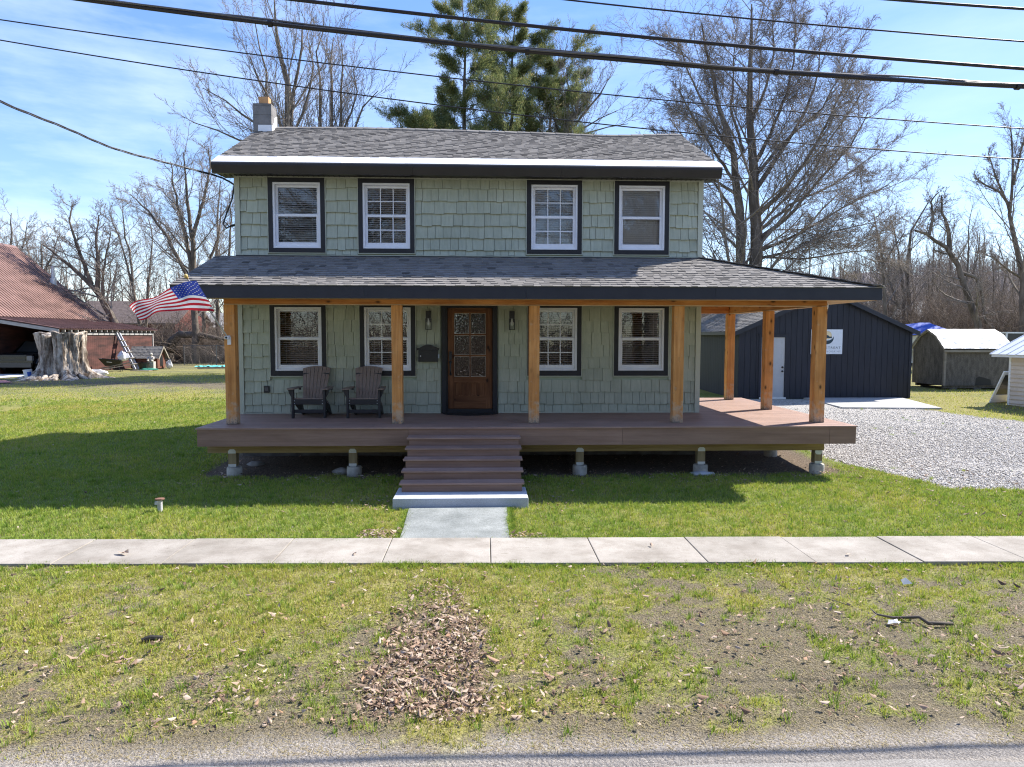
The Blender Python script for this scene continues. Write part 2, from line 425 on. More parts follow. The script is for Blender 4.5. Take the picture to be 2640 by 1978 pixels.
for k, (a, b) in enumerate(UPX): window(a, b, *UZ, k in (1, 2), False, (36, 38, 56, 68)[k])
for k, (a, b) in enumerate(LOX): window(a, b, *LZ, k in (1, 2), True, (18, 14, 12, 20)[k])

MT['bead'] = M('pale_bevel_glint', (.40, .36, .30), (.50, .46, .40), 9)  # pale colour paints in the whitish glint along the bevelled door pane edges
# --- front door
x0, x1 = 4.167, 5.066
mb = MB()
mb.box(4.044, x0 - .037, -.045, .029, .004, 2.205); mb.box(x1 + .014, 5.166, -.045, .029, .004, 2.205); mb.box(x0 - .036, x1 + .013, -.047, .029, 2.136, 2.203)
mb.box(x0 - .036, x0 - .006, -.02, .14, .03, 2.135); mb.box(x1 + .006, x1 + .013, -.02, .14, .03, 2.135)
mb.box(x0 - .036, x1 + .013, -.06, .14, .004, .03); mb.box(x0 - .002, x1 + .002, -.03, .0, .032, .088)
door = hb(mb, 'door', MT['dark'])
mb = MB(); D0, D1 = .012, .055
gx0, gx1, gz0, gz1 = 4.296, 4.935, .742, 2.022
pz0, pz1 = .35, .628
mb.box(x0, gx0, D0, D1, .092, 2.129); mb.box(gx1, x1, D0, D1, .092, 2.129)
rails = [(D0 + .001, D1 - .001, gz1, 2.128), (D0 + .001, D1 - .001, pz1, gz0), (D0 + .001, D1 - .001, .093, pz0)] + [(D0 + .004, D1 - .004, gz0 + (gz1 - gz0) * k / 3 - .016, gz0 + (gz1 - gz0) * k / 3 + .016) for k in (1, 2)]
for (ya, yb, za, zb) in rails:
    mbx = MB(); mbx.box(gx0, gx1, ya, yb, za, zb); hb(mbx, 'door_rail', MT['doorwoodx'], door)
for k in range(3):
    za = gz0 + (gz1 - gz0) * k / 3 + (.016 if k else 0); zb = gz0 + (gz1 - gz0) * (k + 1) / 3 - (.016 if k < 2 else 0)
    mb.box((gx0 + gx1) / 2 - .014, (gx0 + gx1) / 2 + .014, D0 + .004, D1 - .004, za, zb)
# raised lower panel with planks and a moulding round it
for k in range(4):
    a = gx0 + .02 + (gx1 - gx0 - .04) * k / 4; mb.box(a + .001, a + (gx1 - gx0 - .04) / 4 - .001, .022, .05, pz0 + .02, pz1 - .02)
hb(mb, 'door_leaf', MT['doorwood'], door)
mb = MB()
for a, b, c, d in ((gx0, gx1, pz1 - .02, pz1), (gx0, gx1, pz0, pz0 + .02)): mb.box(a, b, .006, .05, c, d)
for a, b in ((gx0, gx0 + .02), (gx1 - .02, gx1)): mb.box(a, b, .007, .05, pz0 + .02, pz1 - .02)
hb(mb, 'panel_moulding', MT['doorwood'], door)
mb = MB()
for i in range(2):
    for k in range(3):
        xa = gx0 if i == 0 else (gx0 + gx1) / 2 + .014; xb = (gx0 + gx1) / 2 - .014 if i == 0 else gx1
        za = gz0 + (gz1 - gz0) * k / 3 + (.016 if k else 0); zb = gz0 + (gz1 - gz0) * (k + 1) / 3 - (.016 if k < 2 else 0)
        mb.face([(xa, .034, za), (xb, .034, za), (xb, .034, zb), (xa, .034, zb)])
        w_ = .007; bd = MB(); ya, yb = .024, .033
        bd.box(xa, xb, ya, yb, za, za + w_); bd.box(xa, xb, ya, yb, zb - w_, zb); bd.box(xa, xa + w_, ya, yb, za + w_, zb - w_); bd.box(xb - w_, xb, ya, yb, za + w_, zb - w_)
        hb(bd, 'bevel_glint_strip', MT['bead'], door)
hb(mb, 'glass', MT['rainglass'], door)
mb = MB()
mb.box(4.192, 4.248, -.012, .012, 1.085, 1.255); mb.lathe((4.22, -.012, 1.205), [(.024, 0), (.024, .018), (.018, .022)], 16, (0, -1, 0)); mb.box(4.195, 4.245, -.008, .012, 1.01, 1.07)
mb.tube([(4.22, -.0, 1.04), (4.22, -.055, 1.03), (4.22, -.065, .96), (4.22, -.06, .86), (4.22, -.02, .80), (4.22, .0, .795)], [.012, .013, .014, .014, .012, .012], 8)
mb.lathe((4.22, .01, .795), [(.026, 0), (.026, .014), (.01, .02)], 14, (0, -1, 0))
mb.lathe((4.22, .01, 1.04), [(.03, 0), (.03, .02), (.015, .03)], 14, (0, -1, 0))
hb(mb, 'handle', MT['black'], door)

# --- shingle courses
def courses(mb, o, u, v, n, vlen, lim, expo=.14, v0=0, seed=1, dark=.35, wid=(.09, .22)):
    rnd = random.Random(seed); o = Vector(o); u = Vector(u).normalized(); v = Vector(v).normalized(); n = Vector(n).normalized()
    y = v0
    while y < vlen - .01:
        ul, ur = lim(y); x = ul - rnd.random() * .2; thick = False
        ye = min(y + expo + .03, vlen + .01)
        while x < ur:
            w = rnd.uniform(*wid); a = max(x, ul); b = min(x + w, ur)
            if b - a > .005:
                t = .013 if thick else .006
                c = min(1, max(0, rnd.gauss(.52, .10))) if rnd.random() < .90 else rnd.uniform(.0, .25)
                sk = rnd.uniform(-.012, .012)
                P = lambda uu, vv, h: o + u * uu + v * vv + n * h
                mb.hexa((P(a, y, .001), P(b, y, .001), P(b, ye, -.004), P(a, ye, -.004), P(a, y, .006 + t), P(b, y, .006 + t), P(b + sk, ye, .002), P(a + sk, ye, .002)), c)
            x += w; thick = not thick
        y += expo
SL = .479; nrm = Vector((0, -SL, 1)).normalized(); vs = Vector((0, 1, SL)).normalized()
RX0, RX1 = -.26, 9.54; slen = 3.05 * math.sqrt(1 + SL * SL)
mb = MB(); courses(mb, (0, -.45, 4.875), (1, 0, 0), vs, nrm, slen, lambda y: (RX0, RX1), v0=.36, seed=3, expo=.128)
# sagging ridge: gentle settling of the old roof
def sag(p):
    x, y, z = p; w = max(0, min(1, (y + .2) / 2.8)) if y < 2.6 else max(0, 1 - (y - 2.6) / 3)
    return (x, y, z + w * (.035 * math.sin(x * .55 + .5) - .03 * math.exp(-((x - 7.8) / .9) ** 2)))
mb.v = [sag(p) for p in mb.v]
roof = hb(mb, 'roof', MT['shingle'])
mb = MB()
for k in range(33):
    x = RX0 + k * .2975; b = min(x + .305, RX1); c = random.uniform(.2, .7)
    for s_ in (-1, 1):
        P = lambda xx, d, h: (xx, 2.6 + s_ * d, 6.349 - SL * d + h)
        mb.hexa((P(x, 0, 0), P(b, 0, 0), P(b, .15, 0), P(x, .15, 0), P(x, 0, .024), P(b, 0, .016), P(b, .15, .016), P(x, .15, .024)), c)
mb.v = [sag(p) for p in mb.v]
hb(mb, 'ridge_cap', MT['shingle'], roof)
mb = MB()   # deck of the roof and back slope
for y0, y1 in ((-.44, 2.6), (2.6, 5.64)):
    za = 4.86 + (SL * .01 if y0 < 0 else SL * 3.05); zb = 6.32 if y0 < 0 else 4.865
    n_ = 24
    for k in range(n_):
        xa = RX0 + .01 + (RX1 - RX0 - .02) * k / n_; xb = RX0 + .01 + (RX1 - RX0 - .02) * (k + 1) / n_
        q = [sag(p) for p in ((xa, y0, za), (xb, y0, za), (xb, y1, zb), (xa, y1, zb))]
        lo = [(p[0], p[1], p[2] - .06) for p in q]
        mb.hexa(lo + q, .4)
hb(mb, 'roof_deck', MT['shingle'], roof)
mb = MB()   # white metal strip along the eave
P = lambda x, d, h: Vector((x, -.45, 4.866)) + vs * d + nrm * h
k = 0; x = RX0 - .01
while x < RX1 + .01:
    e = min(x + 1.22, RX1 + .012); j = .002 * (k % 2)
    mb.hexa((P(x, -.02, .0), P(e + .01, -.02, .0), P(e + .01, .40, .004), P(x, .40, .004), P(x, -.02, .008 + j), P(e + .01, -.02, .008 + j), P(e + .01, .40, .026 + j), P(x, .40, .026 + j))); x = e; k += 1
    if e > RX1: break
hb(mb, 'eave_flashing', MT['drip'], roof)
# boxed dark eave with rounded top
mb = MB(); prof = [(-.475, 4.857), (-.495, 4.835), (-.497, 4.80), (-.485, 4.76), (-.445, 4.655), (-.36, 4.655), (-.36, 4.857)]
for xa, xb in ((RX0 - .005, 3.53), (3.533, 6.4), (6.403, RX1 + .005)): mb.prism([(xa, y, z) for y, z in prof], (xb - xa, 0, 0))
hb(mb, 'gutter', MT['gutter'])
mb = MB(); x = RX0 + .01
while x < RX1 - .02:
    e = min(x + .098, RX1 - .01); mb.box(x, e, -.357, -.001 if -.01 < x < W else .2, 4.697, 4.705); mb.box(x, x + .012, -.357, -.002, 4.685, 4.6965); x += .1
hb(mb, 'soffit', MT['gutter'])
for x in (RX0 - .004, RX1 - .022):
    mb = MB()
    for s_ in (-1, 1):
        mb.prism([(x, 2.6 + s_ * 3.04, 4.865 - .005), (x, 2.6, 6.315), (x, 2.6, 6.14), (x, 2.6 + s_ * 3.04, 4.68)], (.026, 0, 0))
    hb(mb, 'rake_board', MT['gutter'])
# --- chimney
mb = MB(); rc = random.Random(4)
z = 4.9
while z < 6.78:
    e = min(z + .205, 6.79); mb.box(-.30, .11, 2.2, 2.61, z, e - .006, rc.random()); mb.box(-.295, .105, 2.205, 2.605, e - .006, e, .1); z = e
ch = hb(mb, 'chimney', MT['block'])
mb = MB()
for a in ((-.20, .02, 2.30, 2.325), (-.20, .02, 2.485, 2.51), (-.20, -.175, 2.325, 2.485), (-.005, .02, 2.325, 2.485)): mb.box(a[0], a[1], a[2], a[3], 6.788, 6.965)
hb(mb, 'flue', MT['clay'], ch)
mb = MB(); mb.box(-.19, .115, 2.192, 2.199, 6.05, 6.31)
mb.prism([(.111, 2.192, 6.05), (.111, 2.62, 6.25), (.111, 2.62, 6.62), (.111, 2.4, 6.52), (.111, 2.4, 6.38), (.111, 2.3, 6.38), (.111, 2.3, 6.31), (.111, 2.192, 6.31)], (.008, 0, 0))
hb(mb, 'flashing', MT['drip'], ch)

# ================================================================== PORCH
EY, EZ = -2.15, 2.425; EXR = 11.86; XL = -.38; EB = 3.55
ps = (ZM - EZ) / 2.15; pv = Vector((0, 1, ps)).normalized(); pn = Vector((0, -ps, 1)).normalized(); pl = 2.15 * math.sqrt(1 + ps * ps)
hx = (EXR - W) / 2.15
mb = MB(); courses(mb, (0, EY, EZ), (1, 0, 0), pv, pn, pl - .01, lambda y: (XL, EXR + .02 - hx * y / math.sqrt(1 + ps * ps)), seed=8, expo=.138, v0=-.03)
rs = (ZM - EZ) / (EXR - W); rv = Vector((-1, 0, rs)).normalized(); rn = Vector((rs, 0, 1)).normalized(); rl = (EXR - W) * math.sqrt(1 + rs * rs)
courses(mb, (EXR, 0, EZ), (0, 1, 0), rv, rn, rl - .01, lambda y: (EY - .02 + y / math.sqrt(1 + rs * rs) * 2.15 / (EXR - W), EB), seed=9, expo=.14, v0=-.03)
proof = hb(mb, 'porch_roof', MT['shingle2'])
mb = MB(); A = Vector((EXR + .02, EY - .02, EZ + .02)); B = Vector((W, 0, ZM + .02)); d = B - A
for k in range(12):
    p = A + d * (k / 12); q = A + d * ((k + 1.1) / 12); o = Vector((0, 0, .006 if k % 2 else .012))
    mb.bar(p + o, q + o - Vector((0, 0, .012)), .22, .01, c=random.uniform(.2, .7))
hb(mb, 'hip_cap', MT['shingle2'], proof)
mb = MB()
mb.prism([(XL + .01, EY + .01, EZ - .05), (EXR - .01, EY + .01, EZ - .05), (W, -.03, ZM - .05), (XL + .01, -.03, ZM - .05)], (0, 0, .045))
mb.prism([(EXR - .012, EY + .012, EZ - .05), (EXR - .012, EB - .01, EZ - .05), (W + .01, EB - .01, ZM - .05), (W + .01, -.02, ZM - .05)], (0, 0, .045))
hb(mb, 'roof_deck', MT['ceil'], proof)
mb = MB(); mb.box(.0, W, -.05, -.036, ZM - .04, ZM + .012); hb(mb, 'step_flashing', MT['dark'], proof)
mb = MB(); zb = 2.205
for xa, xb in ((XL, 2.86), (2.863, 5.62), (5.623, 8.9), (8.903, EXR)): mb.box(xa, xb, EY - .012, EY + .012, zb, EZ - .004)
mb.box(EXR - .024, EXR, EY + .0125, EB, zb, EZ - .004)
mb.prism([(XL - .002, EY + .013, zb), (XL - .002, EY + .013, EZ - .004), (XL - .002, 0, ZM - .004), (XL - .002, 0, ZM - .2)], (.024, 0, 0))
mb.box(9.33, EXR - .025, EB - .024, EB, zb, EZ - .1)
hb(mb, 'fascia', MT['fascia'])
mb = MB()   # tongue-and-groove soffit and ceiling
y = EY + .013
while y < -.05: mb.box(XL + .03, EXR - .026, y, min(y + .13, -.04), 2.30, 2.312, random.random()); y += .132
y = -.036
while y < EB - .03: mb.box(W + .005, EXR - .026, y, min(y + .13, EB - .026), 2.30, 2.312, random.random()); y += .132
mb.box(11.095, EXR - .026, EY + .015, EB - .03, 2.207, 2.222); mb.box(XL + .03, 11.09, EY + .015, -1.745, 2.207, 2.222)
hb(mb, 'porch_ceiling', MT['ceil'])
mb = MB(); mb.box(.35, 11.09, -1.74, -1.56, 2.125, 2.298); hb(mb, 'porch_beam', MT['beamx'], bevel=.006)
mb = MB(); mb.box(10.91, 11.087, -1.557, 3.04, 2.125, 2.297); hb(mb, 'porch_beam', MT['beamy'], bevel=.006)
mb = MB(); mb.box(W + .002, 10.907, 2.86, 3.038, 2.125, 2.296); hb(mb, 'porch_beam', MT['beamx'], bevel=.006)
mb = MB(); mb.box(.36, 10.905, -1.742, -1.555, 2.110, 2.1235); mb.box(10.906, 11.088, -1.553, 3.036, 2.110, 2.1235); hb(mb, 'beam_trim', MT['ceil'])
posts = [(.35, -1.74), (3.262, -1.735), (5.705, -1.735), (8.312, -1.735), (10.912, -1.74), (10.885, .52), (10.88, 2.86)]
pm = None
for i, (x, y) in enumerate(posts):
    mb = MB(); hw_ = .098 if i == 4 else .093; mb.box(-hw_, hw_, -hw_, hw_, 0, 2.1085)
    # every post gets its own grain: shift the texture by moving mesh vs object
    o = mb.build('porch_post', MT['post'].copy() if 0 else MT['post'], house, bevel=.008)
    o.location = (x + .091, y + .091, .9 + .001)
    if i % 2: o.rotation_euler = (0, 0, math.pi / 2 * (i % 4))
    o['variant'] = i
# --- deck
mb = MB(); DY, DXR, DYB = -2.2276, 11.474, 3.446; rd = random.Random(5)
def board(x0, x1, y0, y1):
    x = x0
    while x < x1 - .01:
        e = min(x + rd.uniform(2.8, 4.9), x1)
        if x1 - e < .6: e = x1
        mb.box(x, e - .002, y0, y1, -.026, 0, rd.random()); x = e
board(0, DXR, DY, DY + .135)
mb.box(0, .135, DY + .139, -.03, -.0262, -.0002, .7); mb.box(DXR - .135, DXR, DY + .139, DYB, -.0262, -.0002, .6)
y = DY + .139
while y < -.02: board(.139, DXR - .139, y, min(y + .135, .0)); y += .139
while y < DYB - .02: board(W + .004, DXR - .139, y, min(y + .135, DYB)); y += .139
deck = hb(mb, 'porch_deck', MT['deck'])
mb = MB()
for xa, xb in ((.02, 3.6), (3.604, 7.3), (7.304, 10.98), (10.984, DXR - .02)): mb.box(xa, xb, DY + .022, DY + .042, -.318, -.0275, random.random())
mb.box(DXR - .04, DXR - .02, DY + .043, DYB - .02, -.318, -.0275, .5); mb.box(.02, .04, DY + .043, -.02, -.318, -.0275, .5)
hb(mb, 'deck_skirt', MT['skirt'], deck)
mb = MB(); mb.box(.03, 11.09, -1.80, -1.72, -.497, -.32); mb.box(.03, 11.09, -1.50, -1.42, -.497, -.32)
mb.box(.1, 11.05, -1.0, -.96, -.31, -.03)
for k in range(28): mb.box(.1 + k * .41, .14 + k * .41, DY + .05, -.02, -.315, -.03)
hb(mb, 'deck_frame', MT['lumber'], deck)
for i, x in enumerate([.455, 2.565, 6.62, 8.83, 10.99]):
    mb = MB(); mb.box(x - .07, x + .07, -1.80, -1.66, -.735, -.499); fp = hb(mb, 'deck_post', MT['lumberz'])
    mb = MB(); zt = -.43 if i < 4 else -.50
    s = 1 if i < 4 else -1
    pts = [(x - .066, -1.808, zt - .075 * 1), (x + .066, -1.808, zt - .075), (x + .066, -1.808, zt - .03), (x + .036, -1.808, zt), (x - .036, -1.808, zt), (x - .066, -1.808, zt - .03)]
    if s < 0: pts = [(a, b, 2 * zt - c - .075) for a, b, c in pts][::-1]
    mb.prism(pts, (0, .004, 0))
    for q in (-.03, 0, .03): mb.lathe((x + q, -1.808, zt - .045), [(.005, 0), (.004, .003)], 6, (0, -1, 0), .0)
    hb(mb, 'bracket', MT['galv'], fp); mb = MB(); mb.box(x - .068, x + .068, -1.806, -1.655, -.735, -.695); mb.box(x - .05, x + .05, -1.79, -1.68, -.752, -.7355)
    hb(mb, 'post_base', MT['galv'], fp)
    mb = MB(); mb.lathe((x + .01, -1.72, 0), [(.135, -1.25), (.132, -.80), (.128, -.765), (.118, -.754)], 28); hb(mb, 'footing', MT['footing'], fp, smooth=False)
for x, y in ((10.78, -.15), (10.95, 2.2)):
    mb = MB(); mb.lathe((x, y, 0), [(.135, -1.25), (.132, -.66), (.12, -.64)], 28); ft = hb(mb, 'footing', MT['footing'])
    mb = MB(); mb.box(x - .07, x + .07, y - .07, y + .07, -.639, -.32); hb(mb, 'deck_post', MT['lumberz'], ft)
# --- steps (they rest on the concrete pad)
steps = []
for k in range(1, 6):
    yf = DY - .28 * k - .022; zt = -.135 * k
    mb = MB()
    mb.box(3.602, 5.515, yf, yf + .139, zt - .026, zt, random.random()); mb.box(3.602, 5.515, yf + .142, yf + .299, zt - .026, zt, random.random())
    hb(mb, 'stair_tread', MT['deck'])
    mb = MB(); mb.box(3.64, 5.48, yf + .022, yf + .04, zt - .135 if k < 5 else -.809, zt - .027, random.random())
    hb(mb, 'stair_riser', MT['skirt'])
mb = MB()
for x in (3.641, 5.44):
    pts = [(x, DY + .02, -.33)]
    for k in range(1, 6):
        yf = DY - .28 * k + .02; pts += [(x, yf + .279, -.135 * k - .028), (x, yf, -.135 * k - .028)]
    pts += [(x, DY - 1.378, -.808), (x, DY - .9, -.808)]
    mb.prism(pts[::-1], (.038, 0, 0))
hb(mb, 'stair_stringer', MT['skirt'])
house_cable = MB()
# ================================================================== THINGS ON THE PORCH
MT['chair_taupe'] = M('taupe_poly_lumber', (.20, .15, .125), (.25, .192, .16), 3, (9, 9, .6), .55, .1, 8)
MT['chair_dark'] = plain('dark_poly_lumber', (.014, .014, .018), .5)
def adirondack(loc, label):
    t = thing('adirondack_chair', label, 'chair', loc, 0, 'adirondack chairs on the porch')
    T, Dk = MT['chair_taupe'], MT['chair_dark']
    # x across (0 = middle), y = 0 front, +y to the wall
    mb = MB()
    n = 7
    for k in range(n):
        a0 = -.205 + k * .41 / n; a1 = a0 + .41 / n - .006; b0 = -.275 + k * .55 / n; b1 = b0 + .55 / n - .008
        top = lambda b: 1.0 - .62 * b * b - .02
        ys, yt = .40, .66
        zz = lambda b: top(b) * .985
        def pt(x, f, o):  # f 0..1 up the back
            return x
        za = .30
        ya = .40; yl = .72
        P = [(a0, ya, za), (a1, ya, za), (a1, ya + .02, za), (a0, ya + .02, za)]
        Q = [(b0, yl, zz(b0)), (b1, yl, zz(b1)), (b1, yl + .02, zz(b1)), (b0, yl + .02, zz(b0))]
        bm_ = (b0 + b1) / 2
        mb.hexa(P + Q)
    mb.build('backrest', T, t)
    mb = MB()
    for z, y, w in ((.44, .50, .23), (.80, .655, .255)): mb.box(-w, w, y + .0, y + .03, z - .03, z + .03)
    mb.build('back_brace', Dk, t)
    mb = MB()
    for k in range(6):
        y = .0 + k * .077; z = .385 - .018 * k - .002 * k * k
        mb.box(-.29, .29, y, y + .070, z - .022, z)
    mb.build('seat', T, t)
    for s in (-1, 1):
        mb = MB(); mb.box(s * .30 - .02, s * .30 + .02, -.035, .05, 0, .548); o = mb.build('front_leg', Dk, t)
        mb = MB(); x = s * .30 + s * .022; x0, x1 = sorted((s * .278, s * .255))
        mb.prism([(x0, .05, .365), (x0, .05, .26), (x0, .62, .0), (x0, .74, .0), (x0, .60, .17), (x0, .40, .29)], (x1 - x0, 0, 0)); mb.build('rear_leg', Dk, t)
        mb = MB(); ax0, ax1 = sorted((s * .255, s * .405))
        xi = s * .262; xo = s * .40; xb = s * .345
        poly = [(xi, -.075), (xo - s * .02, -.085), (xo, -.05), (xo, .12), (xb, .60), (xi, .60)]
        if s < 0: poly = poly[::-1]
        mb.prism([(p, q, .549) for p, q in poly], (0, 0, .022)); mb.build('armrest', T, t)
        mb = MB(); xx = sorted((s * .322, s * .388)); 
        pr = [(s * .322, .0, .548), (s * .385, .0, .548), (s * .372, .0, .48), (s * .322, .0, .39)]
        mb.prism(pr if s < 0 else pr[::-1], (0, .03, 0)); mb.build('arm_bracket', Dk, t); mb = MB(); mb.box(min(s * .29, s * .33), max(s * .29, s * .33), .56, .60, .50, .548); mb.build('arm_bracket', Dk, t)
    mb = MB(); mb.box(-.278, .278, -.03, -.006, .265, .362); mb.box(-.278, .278, .0, .022, .10, .165); mb.box(-.255, .255, .60, .63, .02, .07)
    mb.build('apron', Dk, t)
    mb = MB()
    for s in (-1, 1):
        for z in (.285, .335): mb.lathe((s * .262, -.030, z), [(.007, 0), (.006, .004)], 8, (0, -1, 0))
    mb.build('bolt', MT['galv'], t)
    return t
adirondack((1.565, -.80, .0), 'taupe and black adirondack chair nearest the corner post, with a red leaf on its seat')
c2 = adirondack((2.605, -.83, .0), 'taupe and black adirondack chair nearer the front door, with an empty seat')
MT['redleaf'] = plain('rust_red_leaf', (.22, .06, .035), .8)
mb = MB(); mb.hexa([(x * .1 + 1.585, y * .06 - .62, .346 + z * .012 + abs(x) * .012) for z in (0, 1) for x, y in ((-1, -1), (1, -.6), (.9, 1), (-.7, .8))])
tag(mb.build('fallen_leaf', MT['redleaf']), 'rust red dry leaf lying on the seat of the left adirondack chair', 'leaf')
mb = MB()   # half round mat
pts = [(4.62 + .56 * math.cos(a), -.06 - .40 * math.sin(a), .002) for a in np.linspace(0, math.pi, 28)]
mb.prism(pts[::-1], (0, 0, .014), .5)
mtm = M('black_rubber_mat', (.010, .010, .012), (.018, .018, .02), 90, rough=.9, bmp=.8, bsc=140, dist=.01)
tag(mb.build('door_mat', mtm), 'black half round rubber mat in front of the wooden door', 'doormat')
# mailbox
t = thing('mailbox', 'black wall mailbox with arched top beside the front door', 'mailbox', (3.78, -.03, 1.05))
mb = MB(); mb.box(-.195, .195, -.105, .0, 0, .235); mb.build('body', MT['black'], t, bevel=.004)
mb = MB(); pr = [(-.215, -.13, .236), (.215, -.13, .236), (.215, -.13, .262)] + [(.20 * math.cos(a) * .8 if 0 else .215 - .43 * k / 12, -.13, .27 + .075 * math.sin(math.pi * k / 12) ** 1.6) for k, a in enumerate(np.linspace(0, 1, 13))] + [(-.215, -.13, .262)]
mb.prism(pr, (0, .128, 0)); mb.build('lid', MT['black'], t)
mb = MB(); mb.box(-.17, .17, -.112, -.106, .02, .2); mb.build('panel', MT['black'], t)
mb = MB(); mb.lathe((-.15, -.112, .115), [(.014, 0), (.012, .012), (.004, .015)], 12, (0, -1, 0)); mb.build('knob', MT['galv'], t)
mb = MB(); mb.box(.196, .222, -.09, -.07, .07, .155); mb.build('paper', plain('pale_paper', (.45, .52, .62), .8), t)
# sconces
mbulb = plain('frosted_bulb', (.75, .75, .72), .2)
for x, lab in ((3.79, 'black box wall lantern above the mailbox'), (5.46, 'black box wall lantern on the far side of the door from the mailbox')):
    t = thing('wall_lantern', lab, 'wall light', (x, -.03, 1.69), 0, 'black wall lanterns flanking the door')
    mb = MB(); mb.box(-.075, .075, -.012, .0, .13, .375); mb.build('mounting_plate', MT['sage'], t)
    mb = MB(); mb.box(-.052, .052, -.025, -.012, .15, .37); mb.box(-.052, .052, -.125, -.0255, .225, .375); mb.build('housing', MT['black'], t)
    mb = MB()
    for sx in (-1, 1):
        for y in (-.12, -.03): mb.box(sx * .052 - .006, sx * .052 + .006, y - .005, y + .005, .012, .225)
    mb.box(-.058, .058, -.126, -.022, 0, .012); mb.build('frame', MT['black'], t)
    mb = MB()
    for pts in ([(-.046, -.119), (.046, -.119)], [(-.0515, -.114), (-.0515, -.036)], [(.0515, -.036), (.0515, -.114)]):
        (a, b), (c, d) = pts; mb.face([(a, b, .013), (c, d, .013), (c, d, .224), (a, b, .224)])
    mb.build('glass', glassmat('lantern_glass', 1.35) if 'lantern_glass' not in bpy.data.materials else bpy.data.materials['lantern_glass'], t)
    mb = MB(); mb.lathe((0, -.075, .225), [(.014, 0), (.014, -.03), (.02, -.06), (.032, -.095), (.03, -.12), (.012, -.138)], 14); mb.build('bulb', mbulb, t, smooth=True)
# outlet
t = thing('outdoor_outlet', 'small black covered outlet low on the shake wall', 'outlet', (.55, -.026, .425))
mb = MB(); mb.box(-.055, .055, -.03, 0, 0, .14); mb.build('cover', MT['black'], t, bevel=.006)
mb = MB(); mb.box(-.03, .03, -.036, -.0305, .035, .11); mb.build('lid', plain('grey_plastic', (.08, .08, .085), .4), t)
# security cameras
mwp = plain('white_plastic', (.72, .72, .73), .35)
t = thing('security_camera', 'small white security camera on the left front corner post', 'camera', (.435, -1.741, 1.44), 0, 'white porch cameras')
mb = MB(); mb.box(-.022, .022, -.02, .0, .0, .13); mb.tube([(0, -.02, .08), (0, -.05, .09)], .012, 8); mb.build('bracket', mwp, t)
mb = MB(); mb.box(-.045, .03, -.11, -.05, .065, .125); mb.build('body', mwp, t, bevel=.01)
mb = MB(); mb.lathe((-.012, -.11, .095), [(.02, 0), (.018, .006)], 14, (0, -1, 0)); mb.build('lens', MT['black'], t)
t = thing('security_camera', 'white floodlight camera under the porch eave behind the right corner post', 'camera', (11.20, -1.2, 2.06), 0, 'white porch cameras')
mb = MB(); mb.lathe((0, 0, .145), [(.05, 0), (.05, -.03), (.02, -.04)], 14); mb.tube([(0, 0, .11), (.04, -.03, .08)], .014, 8); mb.build('bracket', mwp, t)
mb = MB(); mb.tube([(.02, -.02, .08), (.13, -.09, .07)], [.03, .055], 14); mb.build('lamp_head', mwp, t)
mb = MB(); mb.ball((0, -.03, .03), .045, 12); mb.build('body', mwp, t, smooth=True)
mb = MB(); mb.lathe((0, -.068, .025), [(.024, 0), (.022, .012)], 12, (0, -1, -.2)); mb.build('lens', MT['black'], t)

# flag
PB = Vector((.44, -1.745, 1.50)); PT = Vector((.235, -3.0, 2.50))
t = thing('flag', 'American flag streaming left from an angled pole on the corner post', 'flag', PB)
mb = MB(); mb.tube([(0, 0, 0), PT - PB], [.0125, .0115], 10); mb.build('pole', plain('white_pole', (.5, .49, .47), .4), t)
mb = MB(); mb.ball(PT - PB, .034, 12); mb.tube([(PT - PB) * .965, PT - PB], .02, 10); mb.build('finial', plain('gold_plastic', (.55, .38, .12), .3), t, smooth=True)
mb = MB(); mb.box(-.03, .03, -.02, .003, -.09, .05); mb.build('bracket', mwp, t)
zf = lambda a, b, Y: at(300 + a * 320 / 2212, 680 + b * 320 / 2212, Y)
ptop = [zf(1425, 300, -2.86), zf(1200, 350, -3.05), zf(950, 430, -3.25), zf(700, 555, -3.45), zf(460, 668, -3.6), zf(230, 755, -3.7)]
pbot = [zf(1755, 855, -2.25), zf(1500, 830, -2.55), zf(1220, 822, -2.85), zf(880, 870, -3.1), zf(620, 925, -3.35), zf(395, 995, -3.5)]
def crv(P, t):
    n = len(P) - 1; x = min(t * n, n - 1e-6); i = int(x); f = x - i
    p0 = P[max(i - 1, 0)]; p1 = P[i]; p2 = P[i + 1]; p3 = P[min(i + 2, n)]
    return .5 * ((2 * p1) + (p2 - p0) * f + (2 * p0 - 5 * p1 + 4 * p2 - p3) * f * f + (3 * p1 - p0 - 3 * p2 + p3) * f ** 3)
NU, NV = 75, 39
def fs(u, v):
    p = crv(ptop, u).lerp(crv(pbot, u), v)
    w = math.sin(u * 9 + v * 2.2) * .05 * min(1, u * 3) + math.sin(u * 17 - v * 4) * .022 * min(1, u * 3)
    bulge = math.sin(v * math.pi) * .10 * math.sin(min(1, u * 1.4) * math.pi)
    return p + Vector((.02 * w, -w - bulge * .5, .3 * w + bulge * .6 * (1 - u))) - PB
V = []; 
mb = MB()
for i in range(NU + 1):
    for j in range(NV + 1): mb.v.append(tuple(fs(i / NU, j / NV)))
for i in range(NU):
    for j in range(NV):
        a = i * (NV + 1) + j; mb.f.append((a, a + 1, a + NV + 2, a + NV + 1)); mb.c.append(.5)
        st = j // 3; blue = i < 30 and st < 7
        mb.m.append(2 if blue else (0 if st % 2 == 0 else 1))
